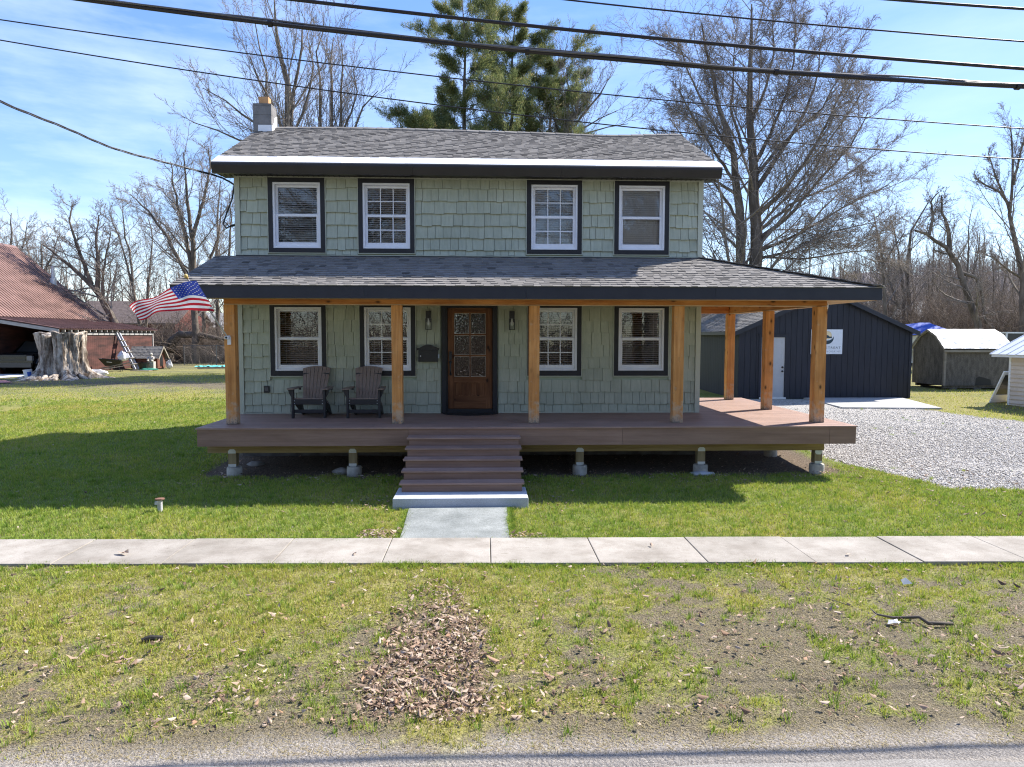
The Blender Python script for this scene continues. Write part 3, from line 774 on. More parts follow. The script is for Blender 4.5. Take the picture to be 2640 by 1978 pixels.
def cloth(name, c):
    m, nt, bs = newmat(name); bs.inputs['Roughness'].default_value = .75
    tr = nt.nodes.new('ShaderNodeBsdfTranslucent'); mx = nt.nodes.new('ShaderNodeMixShader'); mx.inputs[0].default_value = .42
    cc = mixc(nt, noise(nt, coords(nt), 9, 3), tuple(k * .85 for k in c), tuple(min(1, k * 1.1) for k in c))
    nt.links.new(cc, bs.inputs['Base Color']); nt.links.new(cc, tr.inputs[0])
    nt.links.new(bs.outputs[0], mx.inputs[1]); nt.links.new(tr.outputs[0], mx.inputs[2]); nt.links.new(mx.outputs[0], nt.nodes['Material Output'].inputs[0]); return m
for r in range(9):
    for c in range(6 if r % 2 == 0 else 5):
        u0 = (1 + 2 * c + (r % 2)) / 12 * .4; v0 = (r + 1) / 10 * 7 / 13
        for side in (-1, 1):
            pts = []
            for k in range(10):
                rr = .017 if k % 2 == 0 else .007; a = math.pi * k / 5
                pts.append(fs(max(0, u0 + rr * math.sin(a) * .62), v0 - rr * math.cos(a)) + Vector((0, side * .003, side * .001)))
            mb.face(pts if side > 0 else pts[::-1], .5, 3)
mb.build('cloth', [cloth('flag_red', (.50, .012, .03)), cloth('flag_white', (.80, .80, .80)), cloth('flag_blue', (.025, .055, .33)), plain('star_white', (.8, .8, .8), .7)], t, smooth=True)

# ================================================================== YARD
def sheet(name, poly, mat, dz, kind='structure', thick=0, step=.5):
    """flat paving that follows the terrain; poly is a quad (4 corners, ccw)"""
    a, b, c, d = [Vector(p) for p in poly]; n = max(2, int((b - a).length / step)); k = max(2, int((d - a).length / step))
    mb = MB()
    for i in range(n + 1):
        for j in range(k + 1):
            p = a.lerp(b, i / n).lerp(d.lerp(c, i / n), j / k); mb.v.append((p.x, p.y, float(gz(p.x, p.y)) + dz))
    for i in range(n):
        for j in range(k):
            q = i * (k + 1) + j; mb.f.append((q, q + k + 1, q + k + 2, q + 1)); mb.c.append(.5); mb.m.append(0)
    if thick:
        base = len(mb.v); per = [i * (k + 1) for i in range(n + 1)] + [n * (k + 1) + j for j in range(1, k + 1)] + [i * (k + 1) + k for i in range(n - 1, -1, -1)] + [j for j in range(k - 1, 0, -1)]
        for q in per: x, y, z = mb.v[q]; mb.v.append((x, y, z - thick))
        for i in range(len(per)):
            j = (i + 1) % len(per); mb.f.append((per[j], per[i], base + i, base + j)); mb.c.append(.5); mb.m.append(0)
    o = mb.build(name, mat); o['kind'] = kind; return o
def stain(mt, dark=(.80, .78, .76), sc=3.2, st=(1, 1, 1), p=(.36, .58)):
    t_ = mt.node_tree; b_ = t_.nodes['Principled BSDF']; l_ = b_.inputs['Base Color'].links[0].from_socket
    t_.links.new(mixc(t_, 1, l_, ramp(t_, noise(t_, coords(t_, st), sc, 8, .68), ((p[0], dark), (p[1], (1.03, 1.03, 1.03)))), 'MULTIPLY'), b_.inputs['Base Color'])
msw = M('sidewalk_concrete', (.265, .240, .206), (.365, .334, .294), 1.1, (1, 1, 1), .95, .35, 150, var=.05, fine=190, dist=.004)
stain(msw); stain(msw, (.72, .70, .66), 9, p=(.28, .40))
mb = MB(); rs_ = random.Random(3); sx = 1.217
def swf(x): return -5.555 - .0215 * x
def swn(x): return -6.495 - .0265 * x
for k in range(-16, 26):
    xa = 4.97 + sx * k + .004; xb = xa + sx - .008; h = rs_.uniform(0, .008)
    P = lambda x, f: (x - (0 if f else .02), swf(x) if f else swn(x))
    q = [(xa, swn(xa)), (xb, swn(xb)), (xb, swf(xb)), (xa, swf(xa))]
    zz = [float(gz(*p)) + .022 + h for p in q]
    mb.hexa([(p[0], p[1], -1.2) for p in q] + [(p[0], p[1], z) for p, z in zip(q, zz)], rs_.random())
o = mb.build('sidewalk', msw, bevel=.008); o['kind'] = 'structure'
mwk = M('bluestone_slab', (.185, .20, .195), (.285, .30, .29), 1.6, (1, 1, 1), .85, .25, 40, fine=60, dist=.004, lo=.3, hi=.7)
stain(mwk, (.78, .79, .78), 3.5); sheet('walkway', [(3.845, -5.615, 0), (5.215, -5.655, 0), (5.232, -4.085, 0), (3.80, -4.085, 0)], mwk, .018, thick=.1, step=.25)
stain(MT['skirt'], (.82, .80, .78), 1.4, (.5, 1, 2.5)); stain(MT['deck'], (.84, .83, .82), 1.6); 
mpd = M('precast_pad_concrete', (.40, .42, .45), (.47, .49, .52), 2, rough=.9, bmp=.2, bsc=70, fine=150, dist=.004)
mb = MB(); mb.box(3.555, 5.55, -4.065, -3.30, -1.1, -.811)
tag(mb.build('concrete_pad', mpd, bevel=.012), 'pale blue grey concrete pad under the porch steps', 'concrete pad')
mroad = M('worn_asphalt', (.22, .205, .188), (.33, .31, .285), 1.4, (1, 1, 1), .95, .8, 90, fine=75, dist=.01)
mb = MB(); n = 160
for i in range(n + 1):
    x = -60 + 160 * i / n if False else -40 + 100 * i / n
    e = -10.22 - .014 * x + .20 * (fbm(x * .7, 0, 5) - .5) + .10 * (fbm(x * 3, 1, 6) - .5)
    for y in (e, e - 1.5, -14, -17): mb.v.append((x, float(y), float(gz(x, y)) + .006))
for i in range(n):
    for j in range(3): q = i * 4 + j; mb.f.append((q, q + 1, q + 5, q + 4)); mb.c.append(.5); mb.m.append(0)
o = mb.build('road', mroad); o['kind'] = 'structure'

# standpipe
p = gp(346 * 2640 / 2212, 1105 * 2640 / 2212)
t = thing('standpipe', 'short white lawn pipe with a rusty cap standing in the grass', 'pipe', p)
mb = MB(); mb.lathe((0, 0, 0), [(.033, -.15), (.033, .165)], 16); mb.box(-.068, -.031, -.016, .016, .10, .145); mb.build('pipe', M('flaking_white_paint', (.42, .40, .38), (.62, .62, .64), 14, rough=.7, bmp=.3), t)
mb = MB(); mb.lathe((0, 0, .166), [(.04, 0), (.063, .008), (.063, .024), (.03, .03)], 18); mb.build('cap', M('rust', (.13, .06, .04), (.22, .12, .085), 12, rough=.9, bmp=.4), t)
# fallen branch
MT['bark'] = M('grey_bark', (.075, .062, .05), (.15, .125, .105), 3, (1, 1, .35), .95, .5, 12)
g = lambda a, b, dz=.015: gp(a * 2640 / 2212, b * 2640 / 2212) + Vector((0, 0, dz))
mb = MB(); mb.tube([g(1900 + .334 * 105 * .0 + x * .2803 * 0 + 0, 0) for x in ()] or [g(1880, 1326, .05), g(1893, 1334, .03), g(1930, 1338), g(1985, 1340, .03), g(2005, 1350), g(2058, 1351)], [.004, .009, .013, .015, .017, .016], 8)
mb.tube([g(1893, 1334, .03), g(1880, 1341, .02), g(1872, 1347)], [.006, .004, .002], 6)
mb.tube([g(2005, 1350), g(2012, 1354, .03), g(2018, 1356)], [.006, .004, .002], 6)
tag(mb.build('fallen_branch', MT['bark'], smooth=True), 'crooked dead branch lying on the bare grass by the road', 'branch')
mb = MB(); mb.tube([g(2190, 1330 - 40 + 40, .02)] and [g(1780, 1293, .01), g(1830, 1310, .015), g(1842, 1314)], [.003, .004, .003], 6)
tag(mb.build('fallen_twig', MT['bark']), 'thin straight twig lying behind the crooked branch on the verge', 'twig')
mb = MB(); mb.tube([g(305, 1390, .02), g(325, 1386, .03), g(352, 1383, .02)], [.022, .028, .02], 8)
tag(mb.build('bark_piece', M('dark_bark', (.02, .018, .016), (.05, .045, .04), 8, rough=.9, bmp=.5)), 'short dark piece of bark lying in the verge grass at left', 'bark')
MT['stone'] = M('field_stone', (.22, .21, .20), (.36, .34, .32), 5, rough=.95, bmp=.5, bsc=22)
def rock(p, s, label, mt='stone', sd=1, nm='stone', cat='stone'):
    mb = MB(); mb.ball((0, 0, 0), 1, 12); r_ = np.random.default_rng(sd); ph = r_.random(6) * 6
    mb.v = [(x * s[0] * (1 + .18 * math.sin(3 * y + ph[0]) + .1 * math.sin(5 * z + ph[1])), y * s[1] * (1 + .2 * math.sin(4 * x + ph[2])), z * s[2] * (1 + .2 * math.sin(4 * x + ph[3]) * math.cos(3 * y))) for x, y, z in mb.v]
    o = mb.build(nm, MT[mt], smooth=True); o.location = p; return tag(o, label, cat)
q = gp(480 + .2712 * 1468, 1040 + .2712 * 650); rock(q, (.13, .10, .075), 'pale rounded stone beside the second footing under the porch', sd=2)
q = gp(480 + .2712 * 660, 1040 + .2712 * 570); rock(q + Vector((0, 0, -.02)), (.15, .12, .06), 'flat grey stone in the dirt under the porch', sd=3)
q = gp(1780 + .1808 * 170, 1100 + .1808 * 675); MT['palestone'] = M('pale_broken_concrete', (.42, .43, .46), (.52, .53, .56), 6, rough=.9, bmp=.4)
rock(q + Vector((0, 0, -.0)), (.27, .11, .045), 'pale broken concrete piece at the foot of a porch footing', 'palestone', 5, 'concrete_rubble', 'rubble')
q = g(1930, 1347, 0)
mb = MB(); k = 9; c_ = (0, 0, .035)
for i in range(k):
    a = 2 * math.pi * i / k; b = 2 * math.pi * (i + 1) / k; ra = .07 * (1 if i % 2 else .6); rb = .07 * (.6 if i % 2 else 1)
    mb.face([c_, (ra * math.cos(a), ra * math.sin(a) * .8, .015 + .015 * math.sin(3 * a)), (rb * math.cos(b), rb * math.sin(b) * .8, .015 + .015 * math.sin(3 * b))])
o = mb.build('pale_leaf', plain('bleached_leaf', (.70, .68, .64), .8)); o.location = q; tag(o, 'bleached white leaf lying below the crooked branch', 'leaf')
q = g(1957, 1265, 0); mb2 = MB(); mb2.face([(-.03, 0, .01), (.05, -.03, .03), (.02, .04, .07), (-.04, .03, .05)]); o = mb2.build('pale_leaf', plain('bleached_leaf2', (.66, .64, .60), .8)); o.location = q; tag(o, 'small white leaf standing up in the grass by the far twig', 'leaf')
# ================================================================== GARAGE
MT['navy'] = M('navy_plank', (.0135, .0155, .025), (.019, .021, .032), 3, (5, 5, .5), .6, .15, 9, var=.10, dist=.004)
GX0, GX1, GYF, GD = 13.62, 19.66, 9.6, 8.2
GE, GP, GXM = 1.76, 3.10, 16.64
gar = thing('garage', 'navy blue plank garage with grey door behind the gravel drive', 'garage', (GXM, GYF, -.57))
def gb(mb, name, mat, parent=None, root=None, **kw):
    root = root or gar; o = mb.build(name, mat, parent or root, **kw)
    if parent is None:
        r = Matrix.Rotation(-root.rotation_euler.z, 3, 'Z'); o.rotation_euler = (0, 0, -root.rotation_euler.z)
        o.location = r @ (-Vector(root.location))
    return o
dr0, dr1, drz0, drz1 = 14.40, 15.225, -.53, 1.53
slope_g = (GP - GE) / (GXM - GX0)
top = lambda x: GE + slope_g * (x - GX0 if x < GXM else GX1 - x)
mb = MB(); x = GX0; rg = random.Random(2)
while x < GX1 - .01:
    e = min(x + .2, GX1); a = x + .005; b = e - .005
    for (p, q) in ([(a, b)] if b <= dr0 or a >= dr1 else [(a, min(b, dr0)), (max(a, dr1), b)]):
        if q - p > .004: mb.prism([(p, GYF, -.70), (q, GYF, -.70), (q, GYF, top(q) - .02), (p, GYF, top(p) - .02)], (0, .03, 0), rg.random())
    if b > dr0 and a < dr1:
        p, q = max(a, dr0), min(b, dr1); mb.prism([(p, GYF, drz1), (q, GYF, drz1), (q, GYF, top(q) - .02), (p, GYF, top(p) - .02)], (0, .03, 0), rg.random())
    x = e
y = GYF + .04
while y < GYF + GD: mb.box(GX0, GX0 + .03, y + .005, y + .195, -.7, GE - .02, rg.random()); mb.box(GX1 - .03, GX1, y + .005, y + .195, -.7, GE - .02, rg.random()); y += .2
poly = [(GX0 + .031, -.7), (GX1 - .031, -.7), (GX1 - .031, GE - .03), (GXM, GP - .04), (GX0 + .031, GE - .03)]
for yy in (GYF + .031, GYF + GD - .05):
    if yy < GYF + 1:
        mb.prism([(GX0 + .031, yy, -.7), (dr0, yy, -.7), (dr0, yy, top(dr0) - .04), (GX0 + .031, yy, GE - .03)], (0, .04, 0))
        mb.prism([(dr1, yy, -.7), (GX1 - .031, yy, -.7), (GX1 - .031, yy, GE - .03), (GXM, yy, GP - .04), (dr1, yy, top(dr1) - .04)], (0, .04, 0))
        mb.prism([(dr0, yy, drz1), (dr1, yy, drz1), (dr1, yy, top(dr1) - .04), (dr0, yy, top(dr0) - .04)], (0, .04, 0))
    else: mb.prism([(p, yy, q) for p, q in poly], (0, .04, 0))
mb.box(GX0 + .032, GX0 + .06, GYF + .08, GYF + GD - .06, -.7, GE - .03); mb.box(GX1 - .06, GX1 - .032, GYF + .08, GYF + GD - .06, -.7, GE - .03)
gb(mb, 'wall', MT['navy'])
mb = MB()
for x in (GX0 - .012, GX1 - .08): mb = MB(); mb.box(x, x + .092, GYF - .02, GYF - .002, -.62, GE - .03); gb(mb, 'corner_trim', MT['navy'])
mb = MB()
mb.box(dr0 - .09, dr0, GYF - .022, GYF + .02, -.55, drz1); mb.box(dr1, dr1 + .09, GYF - .022, GYF + .02, -.55, drz1); mb.box(dr0 - .09, dr1 + .09, GYF - .024, GYF + .02, drz1 + .001, drz1 + .1); mb.box(dr0 - .13, dr1 + .13, GYF - .04, GYF - .003, drz1 + .101, drz1 + .125)
gb(mb, 'door_casing', MT['navy'])
mb = MB(); sl = math.hypot(GXM - GX0 + .2, slope_g * (GXM - GX0 + .2))
L = GXM - GX0 + .2; nz = Vector((-slope_g, 0, 1)).normalized(); sv = Vector((1, 0, slope_g)).normalized()
courses(mb, (GX0 - .2, GYF + GD + .2, GE - .2 * slope_g + .05), (0, -1, 0), sv, nz, sl, lambda y: (0, GD + .35), seed=21, expo=.145)
nz2 = Vector((slope_g, 0, 1)).normalized(); sv2 = Vector((-1, 0, slope_g)).normalized()
courses(mb, (GX1 + .2, GYF - .15, GE - .2 * slope_g + .05), (0, 1, 0), sv2, nz2, sl, lambda y: (0, GD + .35), seed=22, expo=.145)
groof = gb(mb, 'roof', MT['shingle'])
mb = MB()
for s, x0 in ((1, GX0 - .19), (-1, GX1 + .19)):
    xe = GXM; z0 = GE - .19 * slope_g
    mb.prism([(x0, GYF - .14, z0 + .045), (xe, GYF - .14, z0 + .045 + slope_g * abs(xe - x0)), (xe, GYF - .14, z0 - .02 + slope_g * abs(xe - x0)), (x0, GYF - .14, z0 - .02)], (0, GD + .33, 0))
gb(mb, 'roof_deck', MT['navy'], groof)
mb = MB()
for s, x0 in ((1, GX0 - .2), (-1, GX1 + .2)):
    z0 = GE - .2 * slope_g
    mb.prism([(x0, GYF - .165, z0 + .05), (GXM, GYF - .165, z0 + .05 + slope_g * abs(GXM - x0)), (GXM, GYF - .165, z0 - .10 + slope_g * abs(GXM - x0)), (x0, GYF - .165, z0 - .10)], (0, .022, 0))
mb.box(GX0 - .215, GX0 - .2, GYF - .14, GYF + GD + .2, GE - .2 * slope_g - .07, GE - .2 * slope_g + .04)
gb(mb, 'rake_board', MT['fascia'])
mb = MB(); mb.box(dr0 + .003, dr1 - .003, GYF + .012, GYF + .05, drz0, drz1 - .003)
gdoor = gb(mb, 'door', plain('grey_door', (.42, .43, .45), .5))
mb = MB()
for a, b in ((-.45, .45), (.62, 1.42)):
    for p, q in ((dr0 + .11, dr0 + .38), (dr1 - .38, dr1 - .11)):
        mb.box(p, q, GYF + .008, GYF + .0118, a, a + .012); mb.box(p, q, GYF + .008, GYF + .0118, b - .012, b); mb.box(p, p + .012, GYF + .008, GYF + .0118, a + .0125, b - .0125); mb.box(q - .012, q, GYF + .008, GYF + .0118, a + .0125, b - .0125)
gb(mb, 'door_panel', bpy.data.materials['grey_door'], gdoor)
for z, nm in ((.50, 'door_lock'), (.36, 'door_knob')):
    mb = MB(); mb.lathe((dr1 - .075, GYF + .012, z), [(.034, 0), (.034, .012), (.022, .03), (.026, .05), (.012, .06)], 14, (0, -1, 0)); gb(mb, nm, MT['black'], gdoor)
mb = MB(); mb.box(dr0 - .05, dr1 + .05, GYF - .05, GYF + .05, -.6, drz0 - .002); gb(mb, 'threshold', MT['galv'], gdoor)
# sign
SX0, SX1, SZ0, SZ1 = 16.10, 17.20, .955, 1.80
sgn = thing('sign', 'square white retreat sign with mountain crescent logo on the navy garage wall', 'sign', ((SX0 + SX1) / 2, GYF - .03, SZ0))
mb = MB(); hw = (SX1 - SX0) / 2; hh = SZ1 - SZ0
mb.box(-hw, hw, -.012, .008, 0, hh); mb.build('board', plain('sign_white', (.66, .71, .78), .4), sgn)
navyink = plain('sign_navy_ink', (.012, .04, .062), .5); greyink = plain('sign_grey_ink', (.22, .28, .33), .5); gold = plain('sign_gold', (.55, .37, .10), .5); pale = plain('sign_pale_gold', (.72, .60, .36), .5)
def ink(polys, name, mat, y):
    mb = MB()
    for p in polys: mb.prism([(a, y, b) for a, b in p], (0, .0012, 0))
    mb.build(name, mat, sgn)
circ = lambda cx, cz, r, a0, a1, n=28: [(cx + r * math.cos(a), cz + r * math.sin(a)) for a in np.linspace(a0, a1, n)]
cx, cz = 0, .565
ink([circ(.02, cz + .075, .135, 0, 2 * math.pi)[:-1]], 'logo_sun', pale, -.0140)
for_r = []
for i in range(24):
    a = -.35 + (math.pi + .7) * i / 24; b = -.35 + (math.pi + .7) * (i + 1) / 24
    for_r.append([(.02 + .135 * math.cos(a), cz + .075 + .135 * math.sin(a)), (.02 + .145 * math.cos(a), cz + .075 + .145 * math.sin(a)), (.02 + .145 * math.cos(b), cz + .075 + .145 * math.sin(b)), (.02 + .135 * math.cos(b), cz + .075 + .135 * math.sin(b))])
ink(for_r, 'logo_ring', gold, -.0142)
cres = []
for i in range(30):
    a = math.pi * 1.04 + math.pi * .96 * i / 30 - .0; b = math.pi * 1.04 + math.pi * .96 * (i + 1) / 30
    f = lambda t: (.245 * math.cos(t), .07 + cz - .06 + .24 * math.sin(t)); h = lambda t: (.235 * math.cos(t), .07 + cz - .02 + .15 * math.sin(t))
    cres.append([h(a), f(a), f(b), h(b)])
ink(cres, 'logo_crescent', navyink, -.0144)
mt_ = [[(-.19, cz - .02), (-.05, cz + .13), (0, cz + .09), (.05, cz + .075), (.11, cz + .02), (.19, cz - .02)]]
for x, h in ((.11, .05), (.14, .075), (.165, .05), (-.13, .06), (-.16, .085)): mt_.append([(x - .018, cz - .015), (x + .018, cz - .015), (x, cz + h)])
ink(mt_, 'logo_mountain', navyink, -.0146)
ink([[(-.05, cz + .13), (-.075, cz + .10), (-.05, cz + .105), (-.035, cz + .095), (-.02, cz + .105)]], 'logo_snow', bpy.data.materials['sign_white'], -.0150)
def lettering(txt, size, x, z, mat, name, spacing, width=None):
    cu = bpy.data.curves.new(name, 'FONT'); cu.body = txt; cu.size = size; cu.align_x = 'CENTER'; cu.space_character = spacing; cu.extrude = .0006; cu.resolution_u = 3
    tmp = bpy.data.objects.new('tmp', cu); COL.objects.link(tmp); bpy.context.view_layer.update()
    me = bpy.data.meshes.new_from_object(tmp.evaluated_get(bpy.context.evaluated_depsgraph_get())); bpy.data.objects.remove(tmp)
    xs = [v.co.x for v in me.vertices]; sc = (width / (max(xs) - min(xs))) if width else 1
    for v in me.vertices: v.co.x *= sc
    o = link(name, me, sgn, [mat]); o.rotation_euler = (R(90), 0, 0); o.location = (x, -.0135, z); return o
lettering('ADK RETREAT', .105, 0, .185, navyink, 'lettering', 1.25, .985)
lettering('TICONDEROGA NY', .085, 0, .06, greyink, 'lettering', 1.25, 1.0)

# apron + gravel
map_ = M('apron_concrete', (.34, .335, .32), (.43, .42, .41), 1.5, rough=.95, bmp=.2, bsc=60, fine=90, dist=.004)
sheet('concrete_apron', [(15.9, 6.9, 0), (18.9, 6.7, 0), (19.3, 9.56, 0), (15.9, 9.56, 0)], map_, .03, thick=.1)

stain(MT['navy'], (.80, .80, .82), 1.0, (1, 1, .6))
# ================================================================== GAMBREL SHED
MT['osb'] = M('weathered_plywood', (.088, .076, .062), (.16, .14, .117), 3.2, (2.5, 2.5, .9), .95, .2, 20, fine=30)
MT['paleboard'] = M('weathered_trim', (.22, .19, .15), (.30, .265, .215), 3, (1, 1, 3), .9)
SX, SXE, SY, SYB = 23.45, 26.12, 13.5, 15.6
shed = thing('storage_shed', 'weathered plywood gambrel shed on skids with a silver tarp over its roof', 'shed', (24.8, 14.5, -.6))
sb = lambda mb, name, mat, parent=None, **k: gb(mb, name, mat, parent, shed, **k)
z0, ze, zk, zr = -.42, 1.10, 1.58, 1.84; ym = (SY + SYB) / 2
gam = [(SY, z0), (SYB, z0), (SYB, ze), (ym + .55, zk), (ym, zr - .02), (ym - .55, zk), (SY, ze)]
mb = MB()
for x in (SX, SXE - .03): mb.prism([(x, a, b) for a, b in gam], (.03, 0, 0))
mb.box(SX + .031, SXE - .031, SY, SY + .03, z0, ze); mb.box(SX + .031, SXE - .031, SYB - .03, SYB, z0, ze)
sb(mb, 'wall', MT['osb'])
mb = MB(); x0, x1 = SX - .10, SXE + .12
prf = [(SY - .10, ze - .03), (ym - .57, zk + .02), (ym, zr + .015), (ym + .57, zk + .02), (SYB + .10, ze - .03)]
n = 26; rt = np.random.default_rng(3)
for s in range(4):
    for k in range(6):
        for i in range(n):
            q = []
            for (ii, kk) in ((i, k), (i + 1, k), (i + 1, k + 1), (i, k + 1)):
                f = kk / 6; y = prf[s][0] * (1 - f) + prf[s + 1][0] * f; z = prf[s][1] * (1 - f) + prf[s + 1][1] * f
                w = .018 * (vnoise(ii * .45, (s * 6 + kk) * .9, 3) - .5) + .012 * math.sin(ii * 1.3 + kk * 2.1) * (1 if s in (0, 3) else .3)
                q.append((x0 + (x1 - x0) * ii / n, y, z + w + .014))
            mb.face(q)
mb.prism([(x0 + .01, a, b - .012) for a, b in prf] + [(x0 + .01, a, b - .05) for a, b in prf[::-1]], (x1 - x0 - .02, 0, 0))
sb(mb, 'roof', M('silver_tarp', (.50, .51, .52), (.66, .67, .68), 3, rough=.4, bmp=.45, bsc=9, dist=.02))
mb = MB()
mb.box(SX - .09, SXE + .11, SY - .10, SY - .075, ze - .17, ze - .03); mb.box(SX - .02, SX + .06, SY - .022, SY - .001, z0, ze - .16); mb.box(SX - .022, SX - .001, SY - .02, SY + .06, z0, ze - .1)
mb.box(SX - .022, SX - .001, SYB - .06, SYB + .01, z0, ze)
for a, b in zip(prf[:-1], prf[1:]): mb.bar((SX - .105, a[0], a[1] - .03), (SX - .105, b[0], b[1] - .03), .02, .07, (0, 0, 1))
sb(mb, 'trim', MT['paleboard'])
mb = MB()
for y in (SY + .08, SYB - .25): mb.box(SX + .05, SXE - .05, y, y + .12, -.53, z0 - .001)
for x in (SX + .3, SX + 1.3, SXE - .4): mb.box(x, x + .3, SY + .05, SYB - .1, -.72, -.531)
sb(mb, 'skid', MT['osb'])
mb = MB(); mb.face([(24.75, SY - .004, z0 + .01), (25.45, SY - .004, z0 + .01), (25.38, SY - .004, -.18), (25.12, SY - .004, -.10), (24.9, SY - .004, -.05), (24.78, SY - .004, -.12)]); sb(mb, 'damp_patch', plain('damp_plywood', (.03, .026, .02), .8))

# ================================================================== CREAM SHED
CA = Vector((21.78, 7.75, -.60)); cdn = Vector((.25, -.968, 0)); cbk = Vector((.968, .25, 0))
crm = thing('metal_roof_shed', 'cream lap sided shed with white ribbed metal roof at the right edge', 'shed', CA)
MT['cream'] = M('cream_vinyl', (.56, .47, .39), (.62, .53, .45), 3, rough=.6)
cp = lambda a, b, z: cdn * a + cbk * b + Vector((0, 0, z))
mb = MB(); H = 1.53; nb = 12
for k in range(nb):
    za = -.1 + (H + .1) * k / nb; zb = -.1 + (H + .1) * (k + 1) / nb
    mb.hexa((cp(.06, -.04, za), cp(4, -.04, za), cp(4, .03, za), cp(.06, .03, za), cp(.06, -.004, zb), cp(4, -.004, zb), cp(4, .03, zb), cp(.06, .03, zb)))
    mb.hexa((cp(0, .06, za), cp(0, 3.0, za), cp(.03, 3, za), cp(.03, .06, za), cp(.014, .06, zb), cp(.014, 3, zb), cp(.03, 3, zb), cp(.03, .06, zb)))
mb.build('wall', MT['cream'], crm)
mb = MB(); mb.hexa((cp(-.01, -.03, -.1), cp(.06, -.03, -.1), cp(.06, .06, -.1), cp(-.01, .06, -.1), cp(-.01, -.03, H), cp(.06, -.03, H), cp(.06, .06, H), cp(-.01, .06, H)))
mb.build('corner_trim', MT['white'], crm); mb = MB(); mb.hexa((cp(-.40, -.30, H - .02), cp(4.2, -.30, H - .02), cp(4.2, -.02, H - .02), cp(-.40, -.02, H - .02), cp(-.40, -.30, H + .06), cp(4.2, -.30, H + .06), cp(4.2, -.02, H + .06), cp(-.40, -.02, H + .06)))
mb.build('fascia', MT['white'], crm)
mb = MB(); sr = .42
for k in range(16):
    a0 = -.45 + 4.7 * k / 16; a1 = -.45 + 4.7 * (k + 1) / 16
    R0 = lambda a, b, h=0: cp(a, b, H + .065 + sr * (b + .32) + h)
    mb.hexa((R0(a0, -.34), R0(a1, -.34), R0(a1, 1.5), R0(a0, 1.5), R0(a0, -.34, .012), R0(a1, -.34, .012), R0(a1, 1.5, .012), R0(a0, 1.5, .012)))
    mb.hexa((R0(a0, -.345, .0125), R0(a0 + .035, -.345, .0125), R0(a0 + .035, 1.5, .0125), R0(a0, 1.5, .0125), R0(a0 + .008, -.345, .035), R0(a0 + .027, -.345, .035), R0(a0 + .027, 1.5, .035), R0(a0 + .008, 1.5, .035)))
B0 = lambda a, b, h=0: cp(a, b, H + .065 + sr * (3.32 - b) + h)
mb.hexa((B0(-.45, 1.501), B0(4.25, 1.501), B0(4.25, 3.3), B0(-.45, 3.3), B0(-.45, 1.501, .012), B0(4.25, 1.501, .012), B0(4.25, 3.3, .012), B0(-.45, 3.3, .012)))
mb.build('roof', M('white_ribbed_metal', (.56, .58, .62), (.64, .66, .69), 3, rough=.35, metal=.15), crm)
# storm door leaning on the shed end
sd = thing('storm_door', 'white storm door with dark glass leaning on the far end of the cream shed', 'door', CA + cdn * -.55 + cbk * .25)
mb = MB(); b0 = Vector((0, 0, 0)); lean = (cdn * .42 + Vector((0, 0, .95))).normalized(); wd = cbk
def pan(a0, a1, h0, h1, o0, o1):
    nn = wd.cross(lean)
    P = lambda a, h, o: wd * a + lean * h + nn * o
    return (P(a0, h0, o0), P(a1, h0, o0), P(a1, h0, o1), P(a0, h0, o1), P(a0, h1, o0), P(a1, h1, o0), P(a1, h1, o1), P(a0, h1, o1))
for q in ((-.4, -.3, .0, 1.15), (.3, .4, 0, 1.15), (-.3, .3, 0, .3), (-.3, .3, 1.03, 1.15)): mb.hexa(pan(*q, 0, .04))
mb.build('frame', MT['white'], sd)
mb = MB(); mb.hexa(pan(-.3, .3, .3, 1.03, .012, .024)); mb.build('glass', plain('dark_glass', (.05, .055, .06), .1), sd)

# ================================================================== THINGS BEYOND, RIGHT
boat = thing('covered_boat', 'white boat on a trailer under a bright blue ridged tarp behind the navy garage', 'boat', (32, 28, -.55))
mb = MB(); bx = [(30.2, .75), (31, .9), (33.2, .95), (34.6, .8), (35.6, .1)]
secs = []
for x, w in bx: secs.append([(x - 32, -w, 2.15), (x - 32, -w * .8, 1.3), (x - 32, 0, .95), (x - 32, w * .8, 1.3), (x - 32, w, 2.15)])
for a, b in zip(secs[:-1], secs[1:]):
    for k in range(4): mb.face([a[k], b[k], b[k + 1], a[k + 1]])
mb.face(secs[0]); mb.face([secs[0][0], secs[1][0], secs[2][0], secs[3][0], secs[4][0], secs[3][4], secs[2][4], secs[1][4], secs[0][4]])
mb.build('hull', plain('white_gelcoat', (.66, .66, .66), .3), boat)
mb = MB(); tp = M('blue_tarp', (.02, .06, .34), (.035, .10, .44), 2.5, rough=.75, bmp=.4, bsc=5, dist=.03)
ridge = [(-1.5, 0, 2.80), (-.6, 0, 2.92), (.05, 0, 2.92), (1.5, 0, 2.28)]; sl_ = [(-1.9, -1.2, 2.18), (-.7, -1.15, 2.2), (.15, -1.15, 2.2), (1.7, -.9, 2.16)]
for k in range(3):
    for s in (1, -1):
        m_ = lambda p: (p[0], p[1] * s, p[2])
        q = [m_(sl_[k]), m_(sl_[k + 1]), ridge[k + 1], ridge[k]]
        mb.prism(q if s > 0 else q[::-1], (0, 0, .02))
mb.build('tarp', tp, boat)
mb = MB()
for s in (-1, 1): mb.box(-1.6, 3.2, s * .5 - .04, s * .5 + .04, .5, .6)
for x in (-1.2, .6, 2.4): mb.box(x, x + .1, -.5, .5, .6, 1.0)
mb.build('trailer_frame', MT['galv'], boat)
for s in (-1, 1):
    mb = MB(); mb.lathe((.6, s * .85, .33), [(.2, -.08), (.33, -.09), (.34, 0), (.33, .09), (.2, .08)], 20, (0, 1, 0)); mb.build('wheel', MT['black'], boat)
